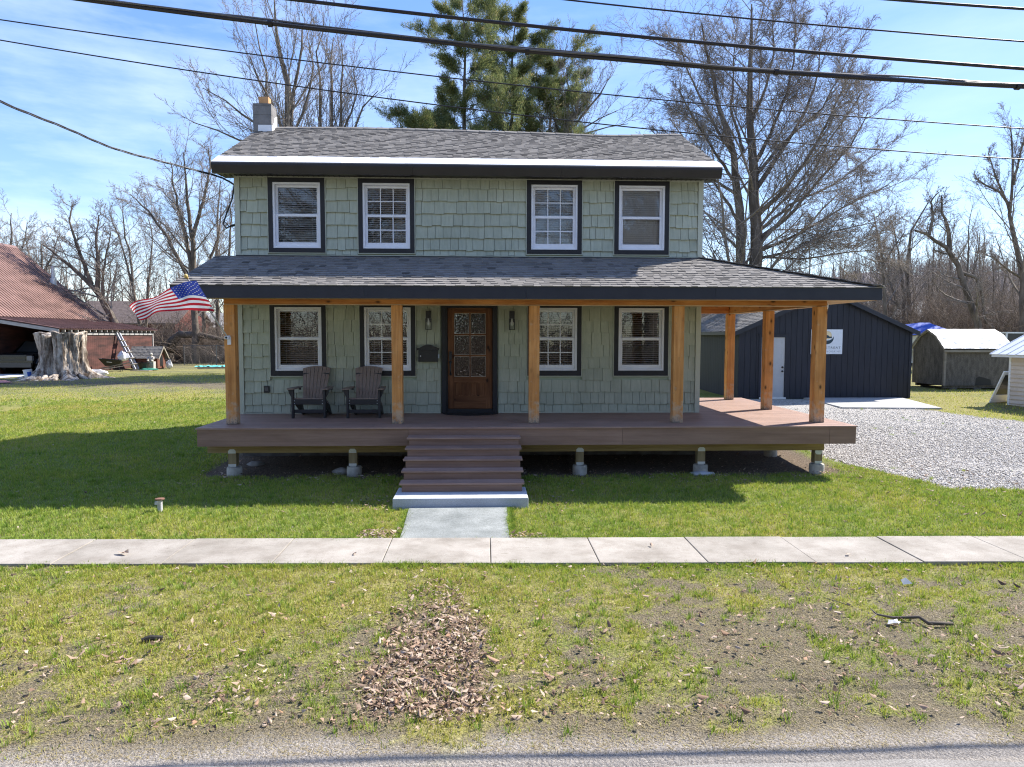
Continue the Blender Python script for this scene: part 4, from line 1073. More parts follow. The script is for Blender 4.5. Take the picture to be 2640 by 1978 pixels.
trl = thing('dark_trailer', 'dark box trailer with pale top rail seen over the cream shed roof', 'trailer', (29.6, 17, -.6))
mb = MB(); mb.box(-1.75, 1.9, -1, 1, .45, 2.30); mb.build('box', plain('dark_trailer_paint', (.025, .025, .028), .35), trl)
mb = MB(); mb.box(-1.78, 1.92, -1.03, 1.03, 2.30, 2.36); mb.box(-1.775, -1.72, -1.03, -.98, .45, 2.299); mb.build('rail', MT['galv'], trl)
for s in (-1, 1):
    for x in (-.45, .45):
        mb = MB(); mb.lathe((x, s * .85, .34), [(.2, -.1), (.33, -.11), (.34, 0), (.33, .11), (.2, .1)], 20, (0, 1, 0)); mb.build('wheel', MT['black'], trl)
p = at(2338, 822, 44)
t = thing('marker_flag', 'small bright pink marker flag on a wire behind the blue tarp', 'flag', (p.x, p.y, -.55))
mb = MB(); mb.tube([(0, 0, 0), (0, 0, p.z + .55 + .45)], .02, 6); mb.build('pole', MT['galv'], t)
mb = MB(); mb.prism([(.0, -.01, p.z + .2), (.5, -.01, p.z + .25), (.1, -.01, p.z + 1.0)], (0, .02, 0)); mb.build('cloth', plain('pink_cloth', (.75, .06, .14), .7), t)

def farhouse(name, label, X0, X1, Y0, Y1, zb, zw, zr, wallm, roofm, wins=(), ridge='x', cat='house', foot=None):
    t = thing(name, label, cat, ((X0 + X1) / 2, (Y0 + Y1) / 2, zb))
    b = lambda mb, n, m_, par=None: gb(mb, n, m_, par, t)
    mb = MB(); ov = .3
    if ridge == 'x':
        ym = (Y0 + Y1) / 2; pr = [(Y0, zb), (Y1, zb), (Y1, zw), (ym, zr - .05), (Y0, zw)]; mb.prism([(X0, a, c) for a, c in pr], (X1 - X0, 0, 0)); b(mb, 'wall', wallm)
        mb = MB(); s = (zr - zw) / (ym - Y0)
        for sg in (-1, 1):
            yo = (Y0 - ov) if sg < 0 else (Y1 + ov); zo = zw - ov * s
            mb.prism([(X0 - ov, yo, zo), (X1 + ov, yo, zo), (X1 + ov, ym, zr), (X0 - ov, ym, zr)][::-sg], (0, 0, .12))
    else:
        xm = (X0 + X1) / 2; pr = [(X0, zb), (X1, zb), (X1, zw), (xm, zr - .05), (X0, zw)]; mb.prism([(a, Y0, c) for a, c in pr], (0, Y1 - Y0, 0)); b(mb, 'wall', wallm)
        mb = MB(); s = (zr - zw) / (xm - X0)
        for sg in (-1, 1):
            xo = (X0 - ov) if sg < 0 else (X1 + ov); zo = zw - ov * s
            mb.prism([(xo, Y0 - ov, zo), (xo, Y1 + ov, zo), (xm, Y1 + ov, zr), (xm, Y0 - ov, zr)][::sg], (0, 0, .12))
    b(mb, 'roof', roofm)
    for (xa, xb, za, zc_) in wins:
        mb = MB(); mb.box(xa - .08, xb + .08, Y0 - .06, Y0 - .001, za - .08, zc_ + .08); w = b(mb, 'window', MT['white'])
        mb = MB(); mb.box(xa, xb, Y0 - .07, Y0 - .061, za, zc_); b(mb, 'pane', bpy.data.materials['dark_glass'], w)
    return t
mpaint = M('pale_siding', (.52, .52, .50), (.62, .62, .60), 2, (1, 1, 6), .7); mgr = M('grey_roof', (.26, .255, .24), (.36, .35, .33), 3, rough=.9); mbr = M('brown_roof', (.085, .062, .055), (.13, .10, .09), 3, rough=.9); mbrick = M('dark_red_siding', (.10, .03, .022), (.15, .05, .04), 4, rough=.9)
farhouse('distant_house', 'pale distant house with grey roof among the trees behind the garage', 54.6, 63.5, 72, 80, -.2, 3.2, 5.9, mpaint, mgr, [(55.1, 55.8, 1.6, 2.6), (60.6, 61.6, 1.3, 2.6)])
farhouse('distant_house', 'brown roofed house beyond the rust red barn', -36, -25.5, 57, 66, -.5, 2.75, 4.95, mbrick, mbr, [(-29, -28, .8, 1.9)])
wh = farhouse('distant_garage', 'white distant garage with dark door bands behind the left brush', -31, -24.5, 66, 74, -.5, 2.4, 4.0, mpaint, mgr, [(-29.8, -29.0, .9, 1.7), (-26.3, -25.4, .9, 1.7)], cat='garage')
farhouse('distant_house', 'white distant house partly hidden by the corner post and brush', -21.6, -15.5, 74, 84, -.4, 3.2, 5.6, mpaint, mgr, [(-20.6, -19.8, .8, 2.1), (-18.4, -17.6, .8, 2.1)])

# ================================================================== BARN
MT['rust'] = M('rusted_red_metal', (.135, .072, .056), (.235, .135, .110), 1.6, (1, .35, 1), .5, .15, 12, spec=.5)
MT['rust2'] = M('rusted_brown_metal', (.12, .065, .055), (.19, .105, .09), 1.5, rough=.6, bmp=.15)
MT['barnred'] = M('weathered_red_board', (.035, .016, .013), (.11, .042, .033), 2.2, (.35, .35, 1.6), .9, .3, 9)
MT['greyboard'] = M('weathered_grey_board', (.26, .25, .24), (.36, .35, .34), 3, (1, 3, 3), .9, .2)
barn = thing('barn', 'old barn with a rusty red ribbed metal roof and open lean-to', 'barn', (-21, 30, -.6))
bb = lambda mb, n, m_, par=None: gb(mb, n, m_, par, barn)
YN, YF = 25.0, 35.9; BX = (-27.2, -21.5); rz, ez = 7.60, 2.58
mb = MB()
mb.prism([(-32.9, YN + .05, -.8), (-21.6, YN + .05, -.8), (-21.6, YN + .05, 2.5), (-27.2, YN + .05, 7.45), (-32.9, YN + .05, 2.5)], (0, .1, 0))
mb.prism([(-32.9, YF - .15, -.8), (-21.6, YF - .15, -.8), (-21.6, YF - .15, 2.5), (-27.2, YF - .15, 7.45), (-32.9, YF - .15, 2.5)], (0, .1, 0))
mb.box(-21.7, -21.6, YN + .16, YF - .16, -.8, 2.5); mb.box(-32.9, -32.8, YN + .16, YF - .16, -.8, 2.5)
y = YN + .02; rb = random.Random(6)
while y < YF - .05: mb.box(-18.12, -18.05, y + .004, y + .2, -.8, 1.84, rb.random()); y += .204
mb.box(-21.55, -18.13, 31.0, 31.1, -.8, 2.0); mb.box(-21.55, -18.13, YF - .2, YF - .1, -.8, 1.9)
bb(mb, 'wall', MT['barnred'])
mb = MB()
def ribs(p0, p1, q0, q1, n, h):   # ribbed sheet between eave p0->p1 and ridge q0->q1
    p0, p1, q0, q1 = map(Vector, (p0, p1, q0, q1)); up = (p1 - p0).cross(q0 - p0).normalized()
    if up.z < 0: up = -up
    for k in range(n):
        a = p0.lerp(p1, k / n); b = p0.lerp(p1, (k + 1) / n); c = q0.lerp(q1, k / n); d = q0.lerp(q1, (k + 1) / n)
        mb.face([a, b, d, c]); w = .16
        mb.face([a + up * h, a.lerp(b, w) + up * h, c.lerp(d, w) + up * h, c + up * h]); mb.face([a.lerp(b, w) + up * h, a.lerp(b, w), c.lerp(d, w), c.lerp(d, w) + up * h]); mb.face([a, a + up * h, c + up * h, c])
ribs((-21.45, YF + .25, ez), (-21.45, YN - .3, ez), (-27.2, YF + .25, rz), (-27.2, YN - .3, rz), 40, .032)
ribs((-32.95, YN - .3, ez), (-32.95, YF + .25, ez), (-27.2, YN - .3, rz), (-27.2, YF + .25, rz), 46, .03)
mb.prism([(-27.4, YN - .32, rz - .15), (-27.0, YN - .32, rz - .15), (-27.2, YN - .32, rz + .05)], (0, YF - YN + .6, 0))
broof = bb(mb, 'roof', MT['rust'])
mb = MB(); ribs((-17.78, YF + .3, 1.93), (-17.78, YN - .4, 1.93), (-21.5, YF + .3, 2.56), (-21.5, YN - .4, 2.56), 44, .02)
mb.prism([(-17.8, YN - .39, 1.895), (-21.5, YN - .39, 2.52), (-21.5, YN - .39, 2.50), (-17.8, YN - .39, 1.875)], (0, YF - YN + .6, 0))
bb(mb, 'lean_to_roof', MT['rust2'])
mb = MB(); mb.prism([(-17.8, YN - .43, 1.87), (-22.2, YN - .43, 2.58), (-22.2, YN - .43, 2.40), (-17.8, YN - .43, 1.69)], (0, .03, 0))
y = YN + .2
while y < YF: mb.box(-18.04, -17.84, y, y + .07, 1.73, 1.86); y += .62
mb.box(-18.05, -18.0, YN, YF, 1.56, 1.70); mb.box(-18.14, -18.0, YF - .12, YF - .01, -.75, 1.56)
bb(mb, 'rafter_tail', MT['greyboard'])
mb = MB(); c0 = at(137, 722, 35.2); mb.lathe((c0.x, c0.y, 0), [(.20, c0.z - .6), (.19, c0.z + .12), (.105, c0.z + .13), (.105, c0.z + .82), (.125, c0.z + .83), (.125, c0.z + .9)], 14); bb(mb, 'stove_pipe', MT['galv'], broof)
mb = MB(); mb.box(-21.0, -20.5, 30.93, 30.99, 1.2, 1.6); mb.box(-20.1, -19.6, 30.93, 30.99, 1.2, 1.6); bb(mb, 'window', bpy.data.materials['dark_glass'])
mcn = M('white_concrete', (.52, .52, .53), (.62, .62, .63), 1.5, rough=.95, fine=60)
a_, b_, c_, d_ = gp(0, 1000), gp(85, 972), gp(95, 964), gp(-260, 968)
sheet('barn_apron', [(-22.0, 18.6, 0), (-18.9, 22.0, 0), (-18.3, 25.2, 0), (-24, 25.2, 0)], mcn, .02)
sheet('red_pavement', [(-19.6, 15.6, 0), (-16.2, 18.2, 0), (-17.4, 19.6, 0), (-21.8, 17.6, 0)], M('pinkish_red_paint', (.46, .20, .18), (.56, .27, .25), 2, rough=.9, fine=60), .022)

# truck
MT['carpaint'] = M('dark_truck_paint', (.010, .011, .013), (.014, .015, .017), 4, rough=.2, spec=.6)
trk = thing('pickup_truck', 'dark pickup truck with chrome grille parked in the shade of the lean-to', 'truck', (-20.62, 25.2, -.58))
mb = MB()
prof = [(0, .55), (0, 1.02), (.12, 1.10), (1.5, 1.17), (2.25, 1.80), (3.7, 1.84), (4.0, 1.20), (5.7, 1.18), (5.75, .5)]
for (w0, w1) in ((.98, .98),):
    lower = [(y, z) for y, z in prof]
    left = [(-w0 * (.80 if z > 1.5 else 1) , y, z) for y, z in lower]; right = [(w0 * (.80 if z > 1.5 else 1), y, z) for y, z in lower]
    mb.face(left[::-1]); mb.face(right)
    for k in range(len(prof)):
        j = (k + 1) % len(prof); mb.face([left[k], left[j], right[j], right[k]])
mb.build('body', MT['carpaint'], trk)
mb = MB()
for k in range(4): mb.box(-.62, .62, -.035, -.005, .72 + k * .075, .755 + k * .075)
mb.box(-.70, .70, -.04, -.006, 1.0, 1.05); mb.build('grille', MT['black'], trk)
mb = MB(); mb.box(-1.0, 1.0, -.16, -.01, .38, .62); mb.box(-.5, .5, -.165, -.161, .42, .5); mb.build('bumper', plain('chrome', (.035, .035, .038), .3, .2), trk, bevel=.02)
for s in (-1, 1):
    mb = MB(); mb.box(min(s * .70, s * .985), max(s * .70, s * .985), -.03, .16, .74, 1.0); mb.build('headlight', plain('headlamp_glass', (.12, .125, .135), .12), trk, bevel=.02)
    for y in (.85, 4.5):
        mb = MB(); mb.lathe((s * .93, y, .39), [(.24, -.13), (.37, -.14), (.395, -.06), (.395, .06), (.37, .14), (.24, .13)], 26, (s, 0, 0)); wl = mb.build('wheel', MT['black'], trk, smooth=False)
        mb = MB(); mb.lathe((s * .93, y, .39), [(.24, .06), (.245, .125), (.20, .13), (.19, .09)], 22, (s, 0, 0))
        for k in range(6):
            a = k * math.pi / 3; mb.bar((s * 1.045, y, .39), (s * 1.045, y + .2 * math.cos(a), .39 + .2 * math.sin(a)), .03, .05, (s, 0, 0))
        mb.build('rim', bpy.data.materials['chrome'], wl)
    mb = MB(); mb.tube([(s * .99, .36, .55), (s * 1.0, .45, .78), (s * 1.0, .85, .90), (s * 1.0, 1.25, .78), (s * .99, 1.34, .55)], .05, 8); mb.build('fender', MT['carpaint'], trk)
    mb = MB(); mb.box(min(s * .97, s * 1.18), max(s * .97, s * 1.18), 1.75, 1.87, 1.22, 1.42); mb.build('mirror', MT['black'], trk, bevel=.02)
mb = MB(); mb.face([(-.80, 1.52, 1.20), (.80, 1.52, 1.20), (.72, 2.20, 1.77), (-.72, 2.20, 1.77)]); mb.build('windshield', bpy.data.materials['dark_glass'], trk)

# giant stump
stp = thing('tree_stump', 'huge pale weathered tree stump with spreading roots beside the barn', 'stump', (-16.05, 21.8, -.62))
V = []; nt_, nz_ = 240, 80
def sr_(th, z):
    f = z / 2.38
    r = 1.02 + .10 * f - .10 * math.sin(f * math.pi) * .9
    r += .035 * math.sin(5 * th + 1.5 * f + .4) - .075 * max(0, 1 - 9 * abs(float(fbm(th * 6.0, f * 1.8, 24)) - .5)) - .03 * max(0, 1 - 9 * abs(float(fbm(th * 17., f * 4, 25)) - .5)) + .045 * math.sin(8 * th - 2.6 * f) + .03 * math.sin(19 * th + 5 * f) + .05 * (fbm(th * 5 + 3 * f, f * 2.5, 14) - .5) * 2
    lob = max(0, math.sin(6 * th + .8)) ** 1.5
    r += (math.exp(-z / .22) * (.25 + 1.15 * lob)) + math.exp(-z / .7) * .22 * lob
    nt__ = math.exp(-((math.sin((th - 4.62) / 2)) / .055) ** 2); r -= .42 * nt__ * (.35 + .65 * f)
    return r
mb = MB()
for k in range(nz_ + 1):
    for i in range(nt_):
        th = 2 * math.pi * i / nt_; top_ = 2.30 + .05 * math.sin(3 * th) + .06 * math.sin(8 * th + 1) - .22 * math.exp(-((math.sin((th - 4.62) / 2)) / .1) ** 2)
        z = top_ * (k / nz_) ** 1.6; r = sr_(th, z) * (1 + .02 * (vnoise(th * 6, z * 9, 4) - .5))
        mb.v.append((r * math.cos(th), r * math.sin(th), z))
for k in range(nz_):
    for i in range(nt_):
        j = (i + 1) % nt_; mb.f.append((k * nt_ + i, k * nt_ + j, (k + 1) * nt_ + j, (k + 1) * nt_ + i)); mb.c.append(.5); mb.m.append(0)
b = nz_ * nt_; mb.v.append((0, 0, 2.1)); ctr = len(mb.v) - 1
for i in range(nt_): mb.f.append((b + i, b + (i + 1) % nt_, ctr)); mb.c.append(.5); mb.m.append(0)
mstump = M('bleached_stump', (.16, .115, .08), (.54, .475, .40), 1.6, (2.6, 2.6, .42), .95, .8, 5, fine=9, dist=.05, lo=.38, hi=.56)
stain(mstump, (.45, .40, .36), 3.0, (2.5, 2.5, .5), (.38, .55))
mb.build('trunk', mstump, stp, smooth=True)
mb = MB(); rr_ = random.Random(9)
for k in range(10):
    th = rr_.uniform(-2.9, -.2); p = Vector((1.1 * math.cos(th), 1.1 * math.sin(th), .18)); pts = [p]
    for q in range(5): p = p + Vector((math.cos(th + rr_.uniform(-.5, .5)) * .24, math.sin(th + rr_.uniform(-.4, .4)) * .24, -.05)); pts.append(p)
    mb.tube(pts, [.14, .12, .10, .08, .06, .03], 8)
mb.build('root', mstump, stp, smooth=True)
# bucket
q = gp(117, 973); q = Vector((-17.35, 21.2, -.59))
t = thing('bucket', 'white plastic pail with a blue label leaning at the foot of the stump', 'bucket', q)
mb = MB(); mb.lathe((0, 0, 0), [(.16, 0), (.19, .44), (.20, .44), (.20, .47), (.175, .47), (.15, .03)], 24); o = mb.build('body', mwp, t); o.rotation_euler = (0, R(-8), 0)
mb = MB()
for k in range(6):
    a0 = -1.2 + .16 * k; a1 = a0 + .16
    mb.face([(.178 * math.cos(a0), .178 * math.sin(a0), .12), (.178 * math.cos(a1), .178 * math.sin(a1), .12), (.191 * math.cos(a1), .191 * math.sin(a1), .34), (.191 * math.cos(a0), .191 * math.sin(a0), .34)])
o = mb.build('label_patch', plain('label_blue', (.03, .10, .42), .4), t); o.rotation_euler = (0, R(-8), 0)
# wheelbarrow
t = thing('wheelbarrow', 'black wheelbarrow with wooden handles standing by the red barn wall', 'wheelbarrow', (-16.85, 28.2, -.58), R(12))
mb = MB(); A = [(-.72, -.33, .78), (.50, -.33, .66), (.50, .33, .66), (-.72, .33, .78)]; B = [(-.40, -.2, .34), (.30, -.2, .34), (.30, .2, .34), (-.40, .2, .34)]
for k in range(4):
    j = (k + 1) % 4; mb.face([A[k], A[j], B[j], B[k]]); mb.face([(A[k][0] * .97, A[k][1] * .95, A[k][2]), B[k], B[j], (A[j][0] * .97, A[j][1] * .95, A[j][2])])
mb.face(B); mb.build('tray', MT['black'], t)
for s in (-1, 1):
    mb = MB(); mb.bar((-.62, s * .12, .20), (1.0, s * .33, .55), .04, .05); mb.build('handle', MT['paleboard'], t)
    mb = MB(); mb.tube([(.3, s * .2, .34), (.42, s * .22, .0), (.25, s * .22, .0)], .016, 6); mb.build('leg', MT['black'], t)
mb = MB(); mb.lathe((-.56, -.05, .2), [(.09, -.0), (.2, .0), (.205, .05), (.2, .1), (.09, .1)], 20, (0, 1, 0)); mb.build('wheel', MT['black'], t)
mb = MB(); mb.face([(-.28, -.315, .60), (.0, -.305, .565), (.0, -.298, .53), (-.28, -.30, .56)]); mb.build('sticker', mwp, t)
def crumple(loc, s, name, label, mat, cat, sd):
    mb = MB(); mb.ball((0, 0, .5), 1, 12); g_ = np.random.default_rng(sd)
    mb.v = [(x * s[0] * (.7 + .6 * g_.random()), y * s[1] * (.7 + .6 * g_.random()), max(0, (z + .5) * .5 * s[2] * (.7 + .6 * g_.random()))) for x, y, z in mb.v]
    o = mb.build(name, mat); o.location = loc; return tag(o, label, cat)
mbag = plain('white_plastic_film', (.68, .68, .70), .4)
crumple((-16.35, 28.25, .02), (.30, .24, .5), 'plastic_bag', 'white plastic bag heaped in the black wheelbarrow', mbag, 'bag', 1)
crumple((-15.45, 23.4, -.59), (.75, .4, .32), 'plastic_sheet', 'crumpled white plastic sheet on the ground right of the stump', mbag, 'sheet', 2)
crumple((-15.25, 31.9, -.58), (.2, .16, .5), 'feed_bag', 'standing white bag beside the arched end of the dog house', mbag, 'bag', 3)
crumple((-15.5, 29.6, -.58), (.6, .3, .12), 'green_tarp', 'small crumpled green tarp in front of the dog house', plain('green_tarp', (.05, .24, .16), .5), 'tarp', 4)
# loose boards
mb = MB(); mb.bar((-16.9, 27.2, -.4), (-15.4, 28.1, -.12), .10, .03); tag(mb.build('loose_plank', MT['paleboard']), 'pale plank propped across the front of the wheelbarrow', 'plank')
mb = MB(); mb.bar((-16.2, 29.0, -.55), (-14.9, 28.6, -.55), .30, .03); tag(mb.build('loose_plank', MT['paleboard']), 'pale wide board lying flat by the ladder foot', 'plank')
# ladder
t = thing('ladder', 'pale blue grey wooden step ladder leaning on the red barn wall', 'ladder', (-16.65, 30.35, -.58))
mb = MB(); tp_ = Vector((-1.35, .55, 2.25))
for dy in (0, .42): mb.bar((0, dy, 0), Vector((tp_.x, tp_.y + dy * .8, tp_.z)), .05, .16)
mb.build('rail', M('pale_blue_paint', (.40, .43, .50), (.50, .53, .60), 5, rough=.7), t)
for k in range(1, 6):
    mb = MB(); f = k / 6.2; p = tp_ * f; mb.box(p.x - .11, p.x + .16, p.y - .08, p.y + .46, p.z - .018, p.z + .018); mb.build('tread', MT['paleboard'], t)
# dog house
t = thing('dog_house', 'red brown dog house with grey shingle roof and arched doorway', 'dog house', (-15.6, 31.6, -.58))
mb = MB(); x0, x1, y0, y1 = -1.65, 0, -.55, .55
mb.prism([(x1 - .03, y0, .05), (x1 - .03, y1, .05), (x1 - .03, y1, .85), (x1 - .03, 0, 1.42), (x1 - .03, y0, .85)], (.03, 0, 0)); mb.prism([(x0, y0, .05), (x0, y1, .05), (x0, y1, .85), (x0, 0, 1.42), (x0, y0, .85)], (.03, 0, 0))
mb.box(x0 + .031, x1 - .031, y0, y0 + .03, .05, .85); mb.box(x0 + .031, x1 - .031, y1 - .03, y1, .05, .85)
for x in (x0 + .1, x1 - .2): mb.box(x, x + .1, y0, y1, -.05, .049)
mb.build('wall', M('red_brown_board', (.11, .042, .026), (.17, .07, .045), 4, rough=.9), t)
mb = MB(); s_ = .57 / .55; cl = math.hypot(.72, .72 * s_)
courses(mb, (x0 - .15, y0 - .17, .85 - .17 * s_), (1, 0, 0), Vector((0, 1, s_)), Vector((0, -s_, 1)), cl, lambda y: (0, 1.98), seed=31, expo=.13)
courses(mb, (x1 + .18, y1 + .17, .85 - .17 * s_), (-1, 0, 0), Vector((0, -1, s_)), Vector((0, s_, 1)), cl, lambda y: (0, 1.98), seed=32, expo=.13)
mb.build('roof', MT['shingle'], t)
mb = MB()
for sg in (-1, 1): mb.bar((x1 + .17, sg * .74, .62), (x1 + .17, 0, 1.40), .03, .09)
mb.build('rake_board', MT['paleboard'], t)
mb = MB(); mb.prism([(.001, .2 * math.cos(a), .68 + .2 * math.sin(a)) for a in np.linspace(0, math.pi, 12)] + [(.001, -.2, .16), (.001, .2, .16)], (.006, 0, 0)); mb.build('doorway', MT['black'], t)
# planter with statue
t = thing('planter', 'black tub planter standing in front of the dog house', 'planter', (-15.9, 29.9, -.58))
mb = MB(); mb.lathe((0, 0, 0), [(.24, 0), (.33, .42), (.35, .42), (.35, .47), (.30, .47), (.28, .40)], 22); mb.build('tub', MT['black'], t); mb = MB(); mb.lathe((0, 0, .36), [(.29, 0), (.2, .03)], 20); mb.build('soil', MT['stonewall'], t)
t = thing('garden_statue', 'small pale seated cherub statue above the black tub planter', 'statue', (-15.75, 30.55, -.58))
mb = MB(); mb.box(-.2, .2, -.16, .16, 0, .5); mb.build('plinth', MT['footing'], t)
mb = MB(); mb.ball((0, 0, .68), .15, 12, (1.0, .8, 1.35)); mb.ball((0, -.02, .95), .1, 12); mb.ball((.12, -.16, .56), .075, 10, (.9, 1.9, .9)); mb.ball((-.12, -.16, .56), .075, 10, (.9, 1.9, .9)); mb.tube([(.14, 0, .78), (.2, -.1, .66), (.08, -.2, .64)], [.05, .045, .035], 8); mb.tube([(-.14, 0, .78), (-.2, -.1, .66), (-.08, -.2, .64)], [.05, .045, .035], 8)
mb.build('figure', M('pale_cast_stone', (.42, .38, .33), (.52, .48, .43), 9, rough=.9), t, smooth=True)
# turquoise tarp
mb = MB(); g_ = np.random.default_rng(8)
for i in range(31):
    for j in range(7): x = -14.2 + 4.6 * i / 30; y = 33.2 + 1.7 * j / 6 - .1 * i / 30; mb.v.append((x, y, float(gz(x, y)) + .015 + .10 * g_.random()))
for i in range(30):
    for j in range(6): q = i * 7 + j; mb.f.append((q, q + 7, q + 8, q + 1)); mb.c.append(.5); mb.m.append(0)
tag(mb.build('ground_tarp', M('turquoise_tarp', (.05, .36, .36), (.14, .52, .50), 3, rough=.5)), 'turquoise tarp spread on the ground along the far lawn edge', 'tarp')
mb = MB(); mb.bar((-13.2, 31.2, -.52), (-9.5, 33.0, -.52), .12, .1); tag(mb.build('lawn_timber', MT['paleboard']), 'long pale timber lying on the lawn in front of the turquoise tarp', 'timber')
# chain link fence
fen = thing('chain_link_fence', 'grey chain link fence with a braced gate post beyond the left lawn', 'fence', (-12, 36, -.57))
mb = MB(); fx = [(-17.5 + 1.0, 37.2), (-14.0, 36.6), (-11.2, 36.1), (-9.9, 35.9), (-6.5, 35.4)]
mfx = plain('weathered_galv_pipe', (.13, .135, .14), .5, .4)
for k, (x, y) in enumerate(fx):
    m_ = MB(); m_.tube([(x + 12, y - 36, -.1), (x + 12, y - 36, 1.45 + (.55 if k in (2, 3) else 0))], .035 if k < 2 or k > 3 else .055, 8); m_.build('post', mfx, fen)
m_ = MB()
for a, b in zip(fx[:-1], fx[1:]): m_.tube([(a[0] + 12, a[1] - 36, 1.4), (b[0] + 12, b[1] - 36, 1.4)], .022, 6)
m_.tube([(fx[2][0] + 12, fx[2][1] - 36, 1.9), (fx[3][0] + 12, fx[3][1] - 36, 1.9)], .025, 6); m_.tube([(fx[2][0] + 12, fx[2][1] - 36, 1.2), (fx[2][0] + 11.3, fx[2][1] - 36, 0)], .03, 6); m_.tube([(fx[3][0] + 12, fx[3][1] - 36, 1.9), (fx[3][0] + 12.5, fx[3][1] - 36.1, 0)], .05, 6)
m_.build('rail', mfx, fen)
m_ = MB()
for a, b in zip(fx[:-1], fx[1:]):
    L_ = math.hypot(b[0] - a[0], b[1] - a[1]); P = lambda s, z: (a[0] + (b[0] - a[0]) * s / L_ + 12, a[1] + (b[1] - a[1]) * s / L_ - 36, z)
    s = -1.3
    while s < L_:
        for sg in (1, -1):
            s0, s1 = (s, s + 1.35); z0_, z1_ = (0, 1.35) if sg > 0 else (1.35, 0)
            c0, c1 = max(s0, 0), min(s1, L_)
            if c1 - c0 > .05:
                f0 = (c0 - s0) / 1.35; f1 = (c1 - s0) / 1.35
                m_.bar(P(c0, z0_ + (z1_ - z0_) * f0), P(c1, z0_ + (z1_ - z0_) * f1), .007, .007)
        s += .14
m_.build('mesh', mfx, fen)
mb = MB(); mb.tube([at(438, 905, 40.5), at(445, 880, 40.4), at(465, 862, 40.2), at(520, 865, 40), at(585, 877, 39.7)], [.42, .36, .30, .22, .14], 10); mb.tube([at(438, 905, 40.5), at(426, 945, 40.6)], [.40, .5], 10)
tag(mb.build('fallen_log', MT['bark'], smooth=True), 'bent grey fallen log arching over the brush behind the fence', 'log')
# ================================================================== TREES
def barkmat(name, c1, c2):
    return M(name, c1, c2, 2.2, (2, 2, .5), .95, .4, 9, spec=.15)
MT['trunk'] = barkmat('tree_bark', (.095, .078, .063), (.21, .175, .145))
MT['twig'] = barkmat('twig_bark', (.18, .155, .138), (.30, .262, .235))
MT['twig_far'] = barkmat('far_twig_bark', (.19, .155, .135), (.31, .26, .225))

def tubes(levels):
    """levels: list of (P (n,k,3), Rd (n,k), sides) -> V, quads"""
    VV = []; QQ = []; base = 0
    for P, Rd, S in levels:
        n, k, _ = P.shape
        T = np.empty_like(P); T[:, 1:-1] = P[:, 2:] - P[:, :-2]; T[:, 0] = P[:, 1] - P[:, 0]; T[:, -1] = P[:, -1] - P[:, -2]
        T /= np.linalg.norm(T, axis=2, keepdims=True) + 1e-9
        ref = np.where(np.abs(T[:, :1, 2:3]) < .9, np.array([0, 0, 1.]), np.array([1., 0, 0])); ref = np.broadcast_to(ref, T.shape)
        A = np.cross(T, ref); A /= np.linalg.norm(A, axis=2, keepdims=True) + 1e-9; B = np.cross(T, A)
        an = 2 * np.pi * np.arange(S) / S
        V = P[:, :, None, :] + Rd[:, :, None, None] * (A[:, :, None, :] * np.cos(an)[None, None, :, None] + B[:, :, None, :] * np.sin(an)[None, None, :, None])
        idx = np.arange(n * k * S).reshape(n, k, S) + base
        a = idx[:, :-1, :]; b = np.roll(idx, -1, 2)[:, :-1, :]; c = np.roll(idx, -1, 2)[:, 1:, :]; d = idx[:, 1:, :]
        QQ.append(np.stack([a, b, c, d], -1).reshape(-1)); VV.append(V.reshape(-1, 3)); base += n * k * S
    return np.concatenate(VV), np.concatenate(QQ)
def unit(a): return a / (np.linalg.norm(a, axis=-1, keepdims=True) + 1e-9)
def grow(rg, pos, dr, ln, rad, k, wander, trop, tip=.25):
    n = len(pos); P = np.zeros((n, k + 1, 3)); P[:, 0] = pos; d = unit(dr)
    tr = np.zeros((n, 3)); tr[:, 2] = trop
    for i in range(k):
        d = unit(d + rg.normal(0, wander, (n, 3)) + tr); P[:, i + 1] = P[:, i] + d * (ln / k)[:, None]
    Rd = rad[:, None] * np.linspace(1, tip, k + 1)[None, :]
    return P, Rd
def spawn(rg, P, Rd, ln, n, t0, ang, ratio, rr, shape=.5, rmin=.0, uniform=False):
    m, k, _ = P.shape; k -= 1
    t = np.linspace(t0, .97, n)[None, :] + rg.uniform(-.5, .5, (m, n)) * (.97 - t0) / n; t = np.clip(t, t0 * .9, .98)
    x = t * k; i = np.minimum(x.astype(int), k - 1); f = (x - i)[..., None]; r = np.arange(m)[:, None]
    pos = P[r, i] * (1 - f) + P[r, i + 1] * f; tan = unit(P[r, i + 1] - P[r, i]); rp = Rd[r, i] * (1 - f[..., 0]) + Rd[r, i + 1] * f[..., 0]
    az = rg.uniform(0, 2 * np.pi, (m, n)) if not uniform else (2.4 * np.arange(n)[None, :] + rg.uniform(0, 6.28, (m, 1)))
    h = np.zeros_like(tan); h[..., 0] = np.cos(az); h[..., 1] = np.sin(az); h[..., 2] = rg.uniform(-1, 1, (m, n)) if not uniform else 0
    side = unit(h - tan * np.sum(h * tan, -1, keepdims=True)); a = np.radians(rg.normal(ang, 8, (m, n)))[..., None]
    d = tan * np.cos(a) + side * np.sin(a)
    l = ln[:, None] * ratio * (1 - shape * (t - t0) / (1 - t0)) * rg.uniform(.7, 1.25, (m, n))
    rad = np.maximum(np.minimum(rp * rr, rp * .9), rmin)
    return pos.reshape(-1, 3), d.reshape(-1, 3), l.reshape(-1), rad.reshape(-1)
